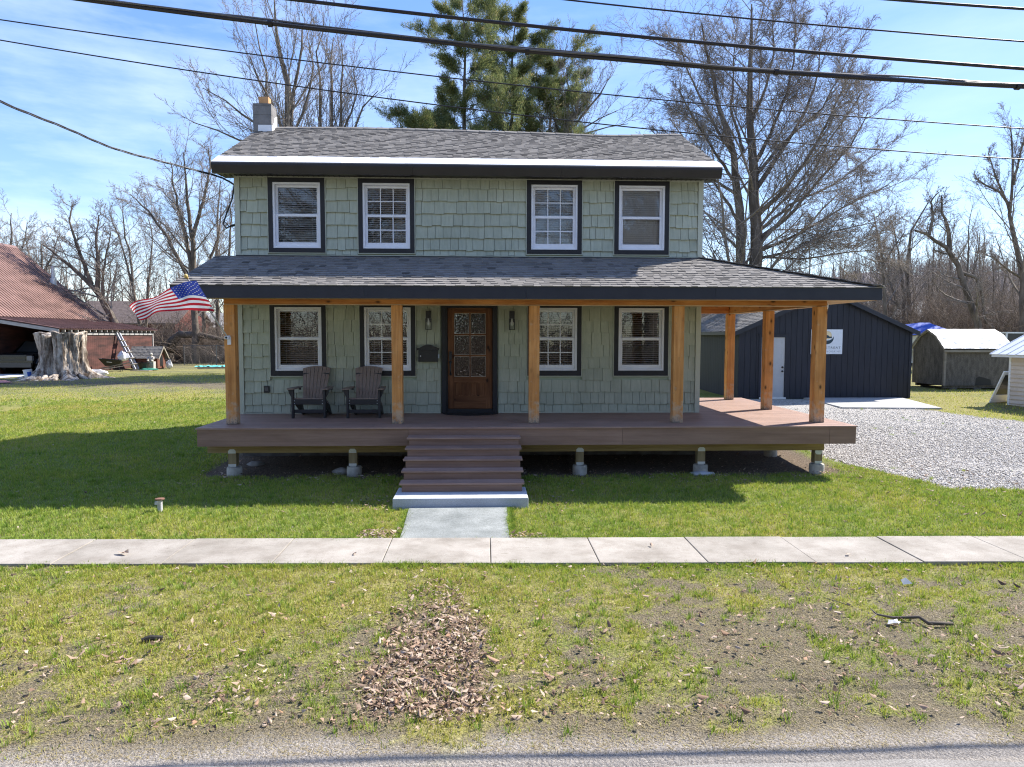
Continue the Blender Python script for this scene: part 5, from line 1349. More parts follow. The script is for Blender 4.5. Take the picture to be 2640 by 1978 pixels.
def resample(stem, k):
    pts = np.array([list(p) for p, _ in stem]); rs = np.array([r for _, r in stem]); s = np.concatenate([[0], np.cumsum(np.linalg.norm(np.diff(pts, axis=0), axis=1))]); u = np.linspace(0, s[-1], k + 1)
    return np.stack([np.interp(u, s, pts[:, j]) for j in range(3)], -1), np.interp(u, s, rs), s[-1]
def bare_tree(name, label, base, stems, spec, seed, group=None, mat=None, trunk_sides=10, cat='tree', mat_trunk=None):
    """stems: list of [(Vector world, radius), ...]; spec: list of level dicts"""
    rg = np.random.default_rng(seed); base = Vector(base); lv = []
    cur = []
    for st in stems:
        P, rs, L = resample(st, 14); P = P + np.concatenate([[np.zeros(3)], rg.normal(0, .012 * L / 14 * 4, (14, 3)) * np.array([1, 1, .2])]) - np.array(base)
        lv.append((P[None], rs[None], trunk_sides)); cur.append((P[None], rs[None], np.array([L])))
    t = thing(name, label, cat, base, 0, group)
    V, Q = tubes(lv); np_mesh('trunk', V, Q, 4, [mat_trunk or MT['trunk']], smooth=True, parent=t)
    P = np.concatenate([c[0] for c in cur]); Rd = np.concatenate([c[1] for c in cur]); ln = np.concatenate([c[2] for c in cur])
    out = []
    for s in spec:
        pos, d, l, r = spawn(rg, P, Rd, ln, s['n'], s['t0'], s['ang'], s['ratio'], s['rr'], s.get('shape', .5), s.get('rmin', .004), s.get('uni', False))
        if 'flat' in s: d[:, 1] *= s['flat']
        P, Rd = grow(rg, pos, d, l, r, s['k'], s['w'], s['tr'], s.get('tip', .3)); ln = l
        out.append((P, Rd, s['sides']))
    V, Q = tubes(out); np_mesh('crown', V, Q, 4, [mat or MT['twig']], parent=t)
    return t
def ground_at(u, v, Y):
    p = av(u, v, Y); return Vector((p.x, Y, float(gz(p.x, Y))))
def S(pts, Y, r0, r1, base=True, jy=0):
    """stem from 2212-wide photo points at depth Y, continued straight down to the ground"""
    q = [av(a, b, Y + jy * i) for i, (a, b) in enumerate(pts)]
    if base:
        g0 = Vector((q[0].x - (q[1].x - q[0].x) * .15, Y, float(gz(q[0].x, Y)) - .1)); q = [g0] + q
    n = len(q); return [(p, r0 + (r1 - r0) * (i / (n - 1)) ** .8) for i, p in enumerate(q)]
def D_(n, t0, ang, ratio, rr, k, w, tr, sides, **kw): return dict(n=n, t0=t0, ang=ang, ratio=ratio, rr=rr, k=k, w=w, tr=tr, sides=sides, **kw)

# the big maple behind the porch
Y = 17
st = [S([(1632, 575), (1628, 430), (1623, 307), (1620, 200), (1626, 90), (1628, 10)], Y, .36, .03), S([(1600, 572), (1597, 450), (1588, 360), (1572, 285), (1545, 210), (1530, 120), (1515, 50)], Y, .27, .03, jy=-.12)]
for pts, r in (([(1632, 410), (1685, 330), (1735, 255), (1765, 170), (1775, 95)], .16), ([(1632, 470), (1690, 415), (1745, 340), (1795, 250), (1830, 170)], .17), ([(1632, 350), (1665, 290), (1700, 200), (1715, 110), (1720, 40)], .14), ([(1634, 520), (1700, 470), (1770, 390), (1840, 310), (1875, 240)], .15), ([(1634, 545), (1705, 515), (1785, 470), (1865, 425), (1920, 400)], .12), ([(1596, 480), (1560, 420), (1520, 360), (1480, 300), (1445, 255)], .11), ([(1590, 400), (1545, 330), (1495, 250), (1465, 190)], .11), ([(1598, 540), (1560, 505), (1525, 460), (1490, 430)], .09), ([(1636, 560), (1720, 540), (1800, 500), (1890, 480)], .10), ([(1622, 260), (1655, 190), (1672, 110), (1668, 20)], .11), ([(1608, 330), (1580, 240), (1585, 150), (1590, 60)], .10), ([(1636, 500), (1710, 440), (1800, 400), (1880, 340)], .12), ([(1632, 380), (1700, 300), (1780, 230), (1830, 130)], .12), ([(1590, 420), (1530, 380), (1470, 330), (1425, 310)], .10), ([(1580, 330), (1520, 230), (1480, 140), (1465, 80)], .10), ([(1640, 555), (1740, 560), (1830, 545), (1900, 540)], .08)):
    rj = random.Random(int(pts[1][0])); st.append(S(pts, Y, r * .72, .018, base=False, jy=rj.uniform(-.9, .9)))
bare_tree('maple_tree', 'huge bare maple with twin trunks and a fan of dense twigs behind the porch', (av(1620, 575, Y).x, Y, -.6), st,
          [D_(14, .16, 48, .42, .28, 7, .09, .045, 5, shape=.40, tip=.3, rmin=.018), D_(11, .15, 42, .46, .5, 5, .11, .035, 3, rmin=.011), D_(8, .15, 42, .60, .6, 4, .14, .02, 3, rmin=.0075), D_(3, .25, 44, .62, .8, 2, .16, .01, 3, rmin=.0065)], 41)
FAN = [D_(16, .18, 24, .30, .32, 7, .05, .10, 4, shape=.45, tip=.3, rmin=.016), D_(7, .12, 30, .42, .5, 5, .08, .07, 3, rmin=.011), D_(6, .15, 34, .45, .65, 3, .12, .05, 3, rmin=.009), D_(2, .3, 36, .5, .8, 2, .12, .05, 3, rmin=.009)]
Y = 22
bare_tree('bare_tree', 'tall bare fan shaped tree rising behind the chimney', (av(624, 300, Y).x, Y, -.6), [S([(624, 300), (619, 205), (609, 130), (598, 68), (590, 0)], Y, .26, .03), S([(627, 300), (634, 200), (650, 110), (655, 50)], Y, .15, .03, jy=.2), S([(618, 300), (590, 230), (560, 170), (535, 120)], Y, .13, .02, jy=-.15), S([(612, 310), (560, 270), (500, 230), (440, 190)], Y, .12, .02, jy=.1), S([(612, 300), (575, 215), (570, 120), (555, 50)], Y, .12, .02, jy=.25), S([(605, 320), (540, 310), (480, 285), (420, 265)], Y, .1, .02, jy=-.1), S([(630, 290), (665, 215), (680, 150), (665, 90)], Y, .1, .02)], FAN, 42, 'bare trees behind the house')
Y = 25
bare_tree('bare_tree', 'bare upright multi stemmed tree right of the chimney tree, above the ridge', (av(735, 300, Y).x, Y, -.6), [S([(691, 300), (690, 205), (684, 130), (700, 60)], Y, .14, .02), S([(710, 300), (716, 205), (722, 130), (720, 80)], Y, .14, .02, jy=.3), S([(735, 300), (742, 170), (740, 95)], Y, .13, .02), S([(745, 300), (790, 225), (815, 195)], Y, .09, .02, jy=-.2), S([(738, 300), (770, 200), (765, 150)], Y, .09, .02)], FAN, 43, 'bare trees behind the house')
Y = 30
bare_tree('bare_tree', 'low spreading bare tree beside the pines above the right of the ridge', (av(1215, 300, Y).x, Y, -.6), [S([(1215, 300), (1222, 240), (1240, 190), (1250, 140)], Y, .12, .02), S([(1222, 300), (1265, 240), (1305, 190), (1320, 165)], Y, .12, .02), S([(1225, 300), (1280, 262), (1335, 240)], Y, .09, .02), S([(1210, 300), (1190, 230), (1195, 170)], Y, .1, .02, jy=.2), S([(1230, 300), (1310, 275), (1360, 268)], Y, .08, .02, jy=.2), S([(1218, 300), (1230, 200), (1215, 150)], Y, .09, .02)], FAN, 44, 'bare trees behind the house')
OAK = [D_(14, .22, 44, .36, .34, 7, .11, .05, 4, shape=.4, tip=.3, rmin=.025), D_(9, .12, 42, .45, .5, 5, .13, .04, 3, rmin=.014), D_(7, .12, 42, .45, .6, 4, .15, .03, 3, rmin=.010), D_(2, .3, 40, .5, .8, 2, .15, .02, 3, rmin=.009)]
gl = 'bare trees beyond the left lawn'
Y = 40
bare_tree('bare_tree', 'tall bare tree with upright trunk close left of the house corner', (av(420, 690, Y).x, Y, -.58), [S([(421, 690), (417, 540), (410, 470), (403, 400), (395, 330)], Y, .30, .04), S([(418, 600), (395, 480), (375, 410), (370, 350)], Y, .18, .03, base=False), S([(414, 520), (440, 430), (455, 360), (450, 320)], Y, .16, .03, base=False), S([(418, 620), (360, 510), (320, 455), (280, 420)], Y, .17, .03, base=False), S([(424, 640), (470, 520), (480, 440)], Y, .15, .03, base=False, jy=.4)], OAK, 51, gl)
Y = 36
bare_tree('bare_tree', 'leaning bare tree whose bowed trunk sweeps left over the red barn', (av(247, 700, Y).x, Y, -.58), [S([(250, 700), (221, 648), (198, 614), (153, 577), (120, 548), (93, 529)], Y, .30, .05), S([(210, 630), (212, 560), (206, 520), (215, 465)], Y, .19, .04, base=False), S([(198, 614), (170, 540), (150, 480), (155, 440)], Y, .15, .03, base=False), S([(221, 648), (222, 590), (240, 500)], Y, .14, .03, base=False)], OAK, 52, gl)
Y = 46
bare_tree('bare_tree', 'slender bare tree in the gap between the flag and the barn roof', (av(296, 690, Y).x, Y, -.5), [S([(300, 690), (290, 640), (282, 560), (270, 500), (265, 440)], Y, .20, .03), S([(315, 690), (322, 600), (330, 520), (320, 470)], Y, .15, .03), S([(287, 620), (260, 520), (240, 470)], Y, .1, .02, base=False)], OAK, 53, gl)
Y = 44
bare_tree('bare_tree', 'forked bare tree half hidden by the corner of the upper storey', (av(468, 690, Y).x, Y, -.5), [S([(470, 690), (468, 560), (470, 470), (478, 390)], Y, .22, .04), S([(440, 690), (430, 600), (415, 560), (360, 490), (310, 455)], Y, .2, .03), S([(490, 690), (494, 560), (500, 470), (496, 420)], Y, .18, .03)], OAK, 54, gl)
Y = 62
bare_tree('bare_tree', 'distant bare tree against the sky at the far left edge', (av(18, 640, Y).x, Y, -.4), [S([(20, 640), (20, 560), (24, 500), (22, 460)], Y, .25, .04), S([(20, 600), (50, 530), (60, 480)], Y, .15, .03, base=False), S([(20, 600), (-5, 530), (-10, 480)], Y, .15, .03, base=False)], OAK, 55, gl)
Y = 58
bare_tree('bare_tree', 'rounded distant bare tree above the rust red barn ridge', (av(88, 640, Y).x, Y, -.4), [S([(88, 640), (90, 570), (88, 520)], Y, .24, .05), S([(88, 600), (115, 550), (125, 510)], Y, .15, .03, base=False), S([(88, 600), (62, 550), (55, 515)], Y, .15, .03, base=False)], OAK, 56, gl)
# right woods: the ones that can be told apart
gr = 'bare trees behind the gambrel shed'
Y = 32
bare_tree('crooked_tree', 'crooked leaning tree with zigzag limbs behind the silver tarped shed', (av(2112, 715, Y).x, Y, -.55), [S([(2112, 712), (2107, 695), (2086, 622), (2068, 568), (2052, 540), (2025, 525), (2007, 507), (1977, 498)], Y, .30, .07), S([(2052, 540), (2049, 500), (2042, 475), (2034, 455), (2034, 422)], Y, .17, .04, base=False), S([(2007, 507), (2016, 470), (2011, 434), (2028, 415)], Y, .12, .03, base=False), S([(2078, 590), (2110, 600), (2122, 640), (2130, 700)], Y, .12, .08, base=False), S([(2062, 550), (2040, 548), (2018, 540)], Y, .08, .03, base=False)], [D_(10, .25, 46, .34, .34, 6, .14, .05, 4, tip=.3, rmin=.02)] + OAK[1:], 61, gr)
bare_tree('bare_tree', 'tall bare tree with a split crown at the right edge of the photo', (av(2212, 715, Y).x, Y, -.55), [S([(2210, 715), (2208, 650), (2207, 592), (2195, 543), (2187, 490), (2182, 446), (2188, 390), (2187, 300), (2186, 270)], Y, .30, .03), S([(2182, 446), (2160, 415), (2130, 400), (2105, 385)], Y, .11, .02, base=False), S([(2184, 460), (2150, 380), (2135, 330)], Y, .10, .02, base=False), S([(2188, 400), (2205, 330), (2215, 290)], Y, .10, .02, base=False), S([(2207, 600), (2180, 585), (2150, 560), (2120, 545)], Y, .1, .02, base=False)], [D_(12, .3, 34, .34, .34, 6, .07, .09, 4, tip=.3, rmin=.02)] + OAK[1:], 62, gr)
Y = 36
bare_tree('bare_tree', 'forked bare tree just right of the porch roof corner', (av(1911, 690, Y).x, Y, -.5), [S([(1913, 680), (1910, 620), (1907, 574), (1898, 520), (1890, 470)], Y, .17, .03), S([(1907, 574), (1930, 535), (1955, 500)], Y, .1, .02, base=False)], OAK, 63, gr)
Y = 40
bare_tree('bare_tree', 'pair of dark upright trunks behind the navy garage roof', (av(1952, 690, Y).x, Y, -.5), [S([(1953, 690), (1950, 600), (1940, 540), (1925, 480)], Y, .2, .03), S([(1965, 690), (1960, 590), (1963, 510), (1985, 470), (2010, 430)], Y, .22, .03), S([(1940, 660), (1915, 590), (1890, 540)], Y, .12, .02, base=False)], OAK, 64, gr)
# far woods: a few tree shapes, copied
SLIM = [D_(18, .28, 34, .24, .5, 6, .08, .07, 4, shape=.4, tip=.25), D_(7, .15, 40, .42, .6, 4, .12, .05, 3, rmin=.014), D_(5, .15, 40, .45, .65, 3, .14, .03, 3, rmin=.011)]
far = []
for i in range(4):
    rg = random.Random(70 + i); h = 13 + i; x = 0; stem = [(Vector((0, 0, -.2)), .2)]
    for k in range(1, 7): x += rg.uniform(-.35, .35); stem.append((Vector((x, rg.uniform(-.3, .3), h * k / 6)), .2 * (1 - k / 6.6)))
    stems = [stem]
    if i % 2: stems.append([(Vector((0, 0, 1.5)), .13), (Vector((rg.uniform(.5, 1), .4, h * .4)), .11), (Vector((rg.uniform(1.2, 2), .2, h * .8)), .04)])
    far.append(bare_tree('woodland_tree', 'slim bare woodland tree in the hazy wood beyond the garage and shed', (0, 0, 0), stems, SLIM, 80 + i, 'slim trees in the right hand wood', mat=MT['twig_far'], trunk_sides=6))
rg = random.Random(5); cnt = 0
def place(i, u, Y, sc):
    global cnt
    p = av(u, 700, Y); o = far[i]
    if cnt >= 4 or i != cnt: o = copy_tree(far[i])
    o.location = (p.x, Y, float(gz(p.x, Y)) - .05); o.rotation_euler = (R(rg.uniform(-4, 4)), R(rg.uniform(-4, 4)), rg.uniform(0, 6.28)); o.scale = (sc, sc, sc); cnt += 1; return o
for k in range(80):
    Yk = rg.uniform(50, 118) if k > 12 else rg.uniform(44, 56); u = 1500 + 730 * ((k * .618034) % 1) if k > 3 else (1890, 2000, 2080, 2150)[k]
    if k % 3 == 0 and u < 1860: u = 1870 + (u - 1500) * .9
    place(k % 4, u, Yk, rg.uniform(.72, .98) * (1.0 if Yk < 80 else 1.12))
for k in range(30):
    u = -20 + 520 * ((k * .618034) % 1); Yk = rg.uniform(85, 125)
    o = place(k % 4, u, Yk, rg.uniform(.8, 1.1) * (1.15 if u < 300 else 1.0)); o['label'] = 'slim far bare tree on the skyline behind the barn and left brush'; o['group'] = 'slim trees on the left skyline'

# white pines behind the house
MT['needle'] = None
def needlemat():
    m, nt, bs = newmat('pine_needles'); bs.inputs['Roughness'].default_value = .6; bs.inputs['Specular IOR Level'].default_value = .25
    c = ramp(nt, attr(nt), ((0, (.075, .11, .055)), (.45, (.165, .20, .08)), (.8, (.27, .27, .10)), (1, (.46, .38, .19))))
    tr = nt.nodes.new('ShaderNodeBsdfTranslucent'); mx = nt.nodes.new('ShaderNodeMixShader'); mx.inputs[0].default_value = .42
    nt.links.new(c, bs.inputs['Base Color']); nt.links.new(c, tr.inputs[0]); nt.links.new(bs.outputs[0], mx.inputs[1]); nt.links.new(tr.outputs[0], mx.inputs[2]); nt.links.new(mx.outputs[0], nt.nodes['Material Output'].inputs[0]); return m
MT['needle'] = needlemat()
def pine(label, base, h, seed, t0, spread, lean=0):
    rg = np.random.default_rng(seed); t = thing('pine_tree', label, 'tree', base, 0, 'white pines behind the house')
    stem = [(Vector((0, 0, -.2)), .30)]
    for k in range(1, 9): stem.append((Vector((lean * (k / 8) ** 1.5 + rg.normal(0, .1), rg.normal(0, .1), h * k / 8)), .30 * (1 - k / 8.6)))
    P, rs, L = resample(stem, 20); P = P[None]; rs = rs[None]
    lv = [(P, rs, 9)]
    pos, d, l, r = spawn(rg, P, rs, np.array([spread]), 54, t0, 76, 1.0, .30, .55, .018, True)
    l *= np.random.default_rng(seed + 1).choice([.55, .8, 1.0, 1.15], len(l)); P1, R1 = grow(rg, pos, d, l, r, 7, .05, .045, .25); lv.append((P1, R1, 5))
    pos, d, l2, r2 = spawn(rg, P1, R1, l, 14, .22, 44, .38, .5, .45, .008); P2, R2 = grow(rg, pos, d, l2, r2, 3, .08, .08, .4)
    lv.append((P2, R2, 3))
    V, Q = tubes(lv); np_mesh('trunk', V, Q, 4, [MT['trunk']], parent=t)
    # needle tufts along the outer branchlets
    C = []; Dn = []
    for P_, f0, m in ((P2, .1, 8), (P1, .45, 12)):
        n, k, _ = P_.shape; k -= 1
        for q in range(m):
            tt = f0 + (1 - f0) * (q + rg.random(n)) / m; x = tt * k; i = np.minimum(x.astype(int), k - 1); f = (x - i)[:, None]; rr = np.arange(n)
            C.append(P_[rr, i] * (1 - f) + P_[rr, i + 1] * f); Dn.append(unit(P_[rr, i + 1] - P_[rr, i]))
    C = np.concatenate(C); Dn = np.concatenate(Dn); n = len(C); K = 19
    tone = np.clip(rg.normal(.45, .17, n) + .22 * (fbm(C[:, 0] * .8 + C[:, 1] * .5, C[:, 2] * .8, 9) - .5), 0, 1)
    tone[rg.random(n) < .05] = .95
    Cc = np.repeat(C, K, 0) + rg.normal(0, .10, (n * K, 3)); dd = unit(np.repeat(Dn, K, 0) * .8 + rg.normal(0, .55, (n * K, 3)) + np.array([0, 0, .25]))
    ln_ = rg.uniform(.13, .25, (n * K, 1)); sd = unit(np.cross(dd, rg.normal(0, 1, (n * K, 3)))) * rg.uniform(.010, .018, (n * K, 1))
    V = np.stack([Cc - sd, Cc + sd, Cc + dd * ln_], 1).reshape(-1, 3)
    np_mesh('crown', V, np.arange(len(V)), 3, [MT['needle']], vcol=np.repeat(np.clip(np.repeat(tone, K) + rg.normal(0, .08, n * K), 0, 1), 3), parent=t)
    return t
def pb(u, Y): p = av(u, 700, Y); return (p.x, Y, float(gz(p.x, Y)))
pine('shorter white pine at the left of the pine group, feathery down to the roof', pb(928, 27), 15.0, 91, .30, 3.6)
pine('tallest white pine in the middle of the group behind the ridge', pb(1005, 29), 22, 92, .34, 5.2)
pine('leaning open white pine right of the tallest one', pb(1085, 30), 22, 93, .36, 4.8, .8)
pine('white pine with twin bare lower trunk nearest the right side of the pine group', pb(1165, 31), 20, 94, .38, 4.6, 1.2)
pine('young yellow green white pine peeking just over the ridge', pb(1045, 24), 9.8, 95, .35, 2.4)
pine('young pale white pine tip peeking over the ridge left of the pine group', pb(862, 26), 8.6, 96, .4, 1.8)

# brush: tangled saplings nobody could count
def brush(name, label, pts, n, hmin, hmax, seed, mat, r0=.012):
    rg = np.random.default_rng(seed); A = np.array([(p[0], p[1]) for p in pts]); s = rg.random(n) * (len(A) - 1); i = s.astype(int); f = (s - i)[:, None]
    xy = A[i] * (1 - f) + A[i + 1] * f + rg.normal(0, 1.6, (n, 2)); z = gz(xy[:, 0], xy[:, 1]) - .05
    pos = np.column_stack([xy, z]); d = unit(rg.normal(0, .45, (n, 3)) + np.array([0, 0, 1.0])); l = rg.uniform(hmin, hmax, n)
    P, Rd = grow(rg, pos, d, l, rg.uniform(r0, r0 * 2.6, n), 6, .22, -.03, .3); lv = [(P, Rd, 3)]
    p2, d2, l2, r2 = spawn(rg, P, Rd, l, 5, .25, 45, .4, .6, .3, .007); P2, R2 = grow(rg, p2, d2, l2, r2, 3, .22, .02, .4); lv.append((P2, R2, 3))
    V, Q = tubes(lv); o = np_mesh(name, V, Q, 4, [mat]); o['kind'] = 'stuff'; o['label'] = label; return o
MT['brushm'] = barkmat('dry_brush', (.13, .10, .08), (.26, .21, .17))
PP = lambda u, Y: (av(u, 700, Y).x, Y)
brush('brush', 'tangled dry brush and saplings behind the sheds', [PP(1500, 44), PP(1700, 44), PP(1870, 42), PP(1990, 40), PP(2090, 36), PP(2250, 34)], 5200, 1.8, 6.5, 3, MT['brushm'])
brush('brush', 'tangled dry brush beyond the fence on the left', [PP(300, 46), PP(380, 44), PP(470, 43), PP(560, 42)], 2000, 1.2, 4.6, 4, MT['brushm'])
brush('brush', 'low band of dry undergrowth in the far wood', [PP(1480, 85), PP(1800, 82), PP(2000, 80), PP(2260, 74)], 4200, 3, 9.5, 5, MT['twig_far'], .025)
brush('brush', 'low band of dry undergrowth beyond the barn', [PP(-80, 100), PP(120, 95), PP(330, 92), PP(560, 90)], 1500, 2.5, 6, 6, MT['twig_far'], .025)

# trees across the street (they are what the window panes and door lights mirror)
big = [copy_tree(bpy.data.objects[k]) for k in ('maple_tree', 'maple_tree', 'bare_tree', 'bare_tree.001')]
for o, (x, y, rz, lab) in zip(big, ((-3, -25, .6, 'big bare maple across the street mirrored in the left windows'), (14, -24, 2.2, 'big bare maple across the street mirrored in the right windows'), (-9, -30, 1.0, 'bare fan shaped tree across the street mirrored at the left'), (7.5, -31, 2.0, 'bare fan shaped tree across the street mirrored in the middle'))):
    o.location = (x, y, -1.05); o.rotation_euler = (0, 0, rz); o['label'] = lab; o['group'] = 'bare trees across the street'
brush('brush', 'tangled roadside brush across the street', [(-16, -21), (-4, -22), (6, -21.5), (18, -22), (30, -21)], 2600, 1.5, 5.5, 8, MT['brushm'], .016)
pn = pine('dense white pine across the street mirrored in the front door glass', (4.4, -27, -1), 11, 97, .12, 3.2)

# ================================================================== GROUND
gravel_poly = [(11.85, -1.2), (12.6, -3.05), (15, -3.25), (22, -3.4), (22, -8), (26, -8), (20.5, 2.5), (18.6, 5.6), (18.3, 6.8), (15.9, 6.85), (15.9, 9.5), (13.7, 9.5), (11.75, 4.5), (11.62, 1.5)]
def inpoly(x, y, poly):
    x = np.asarray(x); r = np.zeros(x.shape, bool); n = len(poly)
    for i in range(n):
        (x1, y1), (x2, y2) = poly[i], poly[(i + 1) % n]
        c = ((y1 > y) != (y2 > y)); r ^= c & (x < (x2 - x1) * (y - y1) / (y2 - y1 + 1e-12) + x1)
    return r
def masks(x, y):
    x = np.asarray(x, float); y = np.asarray(y, float)
    n1 = fbm(x * .8, y * .8, 21); n2 = fbm(x * 2.6, y * 2.6, 31); n3 = fbm(x * 7, y * 7, 41)
    g = .93 + .5 * (n1 - .5) + .45 * (n2 - .5)
    verge = y < swn(x) + .02
    gv = .70 + 1.0 * (n1 - .5) + 1.2 * (n2 - .5) + 1.1 * (n3 - .5) + .9 * (fbm(x * 15, y * 15, 43) - .5) - .14 * sst(-8.2, -9.2, y) - .50 * sst(-9.45, -10.1, y) - .27 * sst(5.6, 7.0, x) * sst(-7.0, -7.3, y) * (1 - .75 * sst(-8.5, -8.8, y)) + .22 * sst(-7.3, -6.75, y)
    gv -= .12 * sst(4.5, 1.5, x) * sst(-8.4, -8.9, y)
    g = np.where(verge, gv, g)
    # leaf strip continuing the front walk to the road
    lx0 = 4.10 - .06 * sst(-8.3, -9.3, y) + .22 * (n2 - .5); lx1 = 4.62 + .24 * sst(-7.4, -8.4, y) + .2 * (n1 - .5)
    leaf = sst(lx0 - .16, lx0 + .12, x) * sst(lx1 + .16, lx1 - .12, x) * sst(-6.85, -7.5, y) * sst(-9.85, -9.5, y)
    leaf = leaf * np.clip(.18 + .68 * sst(-7.5, -8.4, y) + 1.7 * (n2 - .5) + 1.6 * (n3 - .5), 0, 1)
    g = g * (1 - .62 * leaf)
    # bare dirt under and round the porch
    under = sst(-.25, .05, x) * sst(11.7, 11.2, x) * sst(-2.15 + .5 * (n2 - .5), -1.65 + .5 * (n2 - .5), y) * sst(6, 5.2, y)
    g = g * (1 - under)
    yel = np.clip(.30 + 1.3 * (n1 - .45) + .5 * (n2 - .5), 0, 1)
    left = sst(-.5, -2, x)
    dry = left * sst(5, 14, y) * .35
    g = g - dry * (.6 + n2); yel = np.clip(yel + .25 * left * sst(1, 8, y) + .25 * verge, 0, 1)
    tan = left * np.exp(-((y - 17.5 + .25 * (x + 10)) / 2.0) ** 2) * .35
    g = g - tan; far_ = sst(26, 40, y); g = g - .15 * far_
    right = sst(17.5, 19, x) * sst(4, 7, y); g = g - .35 * right * (.5 + n2); yel = np.clip(yel + .4 * right, 0, 1)
    grv = inpoly(x, y + .25 * (n3 - .5), gravel_poly)
    grav = grv.astype(float)
    g = np.where(grv, -.3 + .5 * (n3 > .75), g)
    roadside = sst(-9.86, -10.14, y + .35 * (n2 - .5)) * (y > -30)
    return np.clip(g, 0, 1), yel, np.clip(leaf, 0, 1), np.clip(under, 0, 1), grav, roadside
def axis(bounds):
    a = [bounds[0][0]]
    for lo, hi, st_ in bounds:
        n = max(1, int(round((hi - lo) / st_))); a += list(np.linspace(lo, hi, n + 1)[1:])
    return np.array(a)
gxs = axis([(-700, -120, 60), (-120, -30, 6), (-30, -8, .5), (-8, 16, .11), (16, 30, .3), (30, 120, 6), (120, 700, 60)])
gys = axis([(-150, -40, 12), (-40, -11, 1.2), (-11, -1, .09), (-1, 12, .2), (12, 40, .6), (40, 120, 6), (120, 900, 60)])
X, Yg = np.meshgrid(gxs, gys, indexing='ij'); Zg = gz(X, Yg)
g_, y_, l_, u_, v_, r_ = masks(X, Yg)
near = (np.abs(X - 4) < 14) & (Yg < 14) & (Yg > -12)
Zg = Zg + np.where(near, .012 * (fbm(X * 3, Yg * 3, 51) - .5) + .05 * (fbm(X * .5, Yg * .5, 52) - .5), .06 * (fbm(X * .3, Yg * .3, 53) - .5)) - .012
Zg = Zg - .03 * u_
sw = (Yg > swn(X) + .1) & (Yg < swf(X) - .1); Zg = np.where(sw, Zg - .05, Zg)
nx, ny = X.shape; idx = np.arange(nx * ny).reshape(nx, ny)
Q = np.stack([idx[:-1, :-1], idx[1:, :-1], idx[1:, 1:], idx[:-1, 1:]], -1).reshape(-1)
mg, nt, bs = newmat('ground'); bs.inputs['Roughness'].default_value = .95; bs.inputs['Specular IOR Level'].default_value = .1
ob = coords(nt); nf = noise(nt, ob, 26, 5, .7); nm = noise(nt, ob, 5, 5, .6); nfine = noise(nt, ob, 95, 3, .7)
soil = ramp(nt, nfine, ((.30, (.05, .041, .028)), (.5, (.135, .115, .078)), (.72, (.31, .27, .195))))
grn = ramp(nt, nf, ((.3, (.075, .115, .024)), (.5, (.15, .19, .042)), (.7, (.30, .29, .11))))
yl = ramp(nt, nf, ((.3, (.14, .145, .034)), (.5, (.26, .24, .075)), (.7, (.40, .35, .17))))
grn = mixc(nt, mr(nt, attr(nt, 'yellow'), .25, .85, 0, 1), grn, yl)
ma = N(nt, 'ShaderNodeMath', operation='ADD'); nt.links.new(attr(nt, 'green'), ma.inputs[0]); nt.links.new(mr(nt, nf, .3, .7, -.28, .28), ma.inputs[1])
c = mixc(nt, mr(nt, ma.outputs[0], .28, .68, 0, 1), soil, grn)
dirt = ramp(nt, nf, ((.3, (.07, .052, .038)), (.5, (.16, .122, .09)), (.72, (.27, .215, .16)))); c = mixc(nt, attr(nt, 'dirt'), c, dirt)
lc = ramp(nt, nf, ((.3, (.10, .065, .05)), (.5, (.20, .14, .11)), (.7, (.33, .25, .2)))); c = mixc(nt, mr(nt, attr(nt, 'leaf'), .1, .8, 0, .85), c, lc)
vo = N(nt, 'ShaderNodeTexVoronoi', Scale=38.0); nt.links.new(ob, vo.inputs['Vector'])
sv_ = nt.nodes.new('ShaderNodeSeparateColor'); nt.links.new(vo.outputs['Color'], sv_.inputs[0])
gvc = ramp(nt, sv_.outputs[0], ((0, (.29, .272, .25)), (.4, (.50, .472, .435)), (.8, (.66, .63, .585)), (1, (.78, .75, .71))))
gvc = mixc(nt, 1, gvc, ramp(nt, vo.outputs['Distance'], ((.2, (1, 1, 1)), (.75, (.45, .45, .45)))), 'MULTIPLY')
c = mixc(nt, attr(nt, 'gravel'), c, gvc)
grit = ramp(nt, nfine, ((.28, (.15, .13, .11)), (.5, (.32, .29, .26)), (.72, (.52, .48, .44)))); c = mixc(nt, mr(nt, attr(nt, 'grit'), 0, 1, 0, .85), c, grit)
nt.links.new(c, bs.inputs['Base Color'])
hh_ = N(nt, 'ShaderNodeMath', operation='ADD'); nt.links.new(nfine, hh_.inputs[0]); nt.links.new(mr(nt, vo.outputs['Distance'], 0, 1, .8, 0), hh_.inputs[1]); bump(nt, bs, hh_.outputs[0], .8, .02)
o = np_mesh('ground', np.stack([X, Yg, Zg], -1).reshape(-1, 3), Q, 4, [mg], smooth=True, attrs={'green': g_.ravel(), 'yellow': y_.ravel(), 'leaf': l_.ravel(), 'dirt': u_.ravel(), 'gravel': v_.ravel(), 'grit': r_.ravel()})
o['kind'] = 'structure'

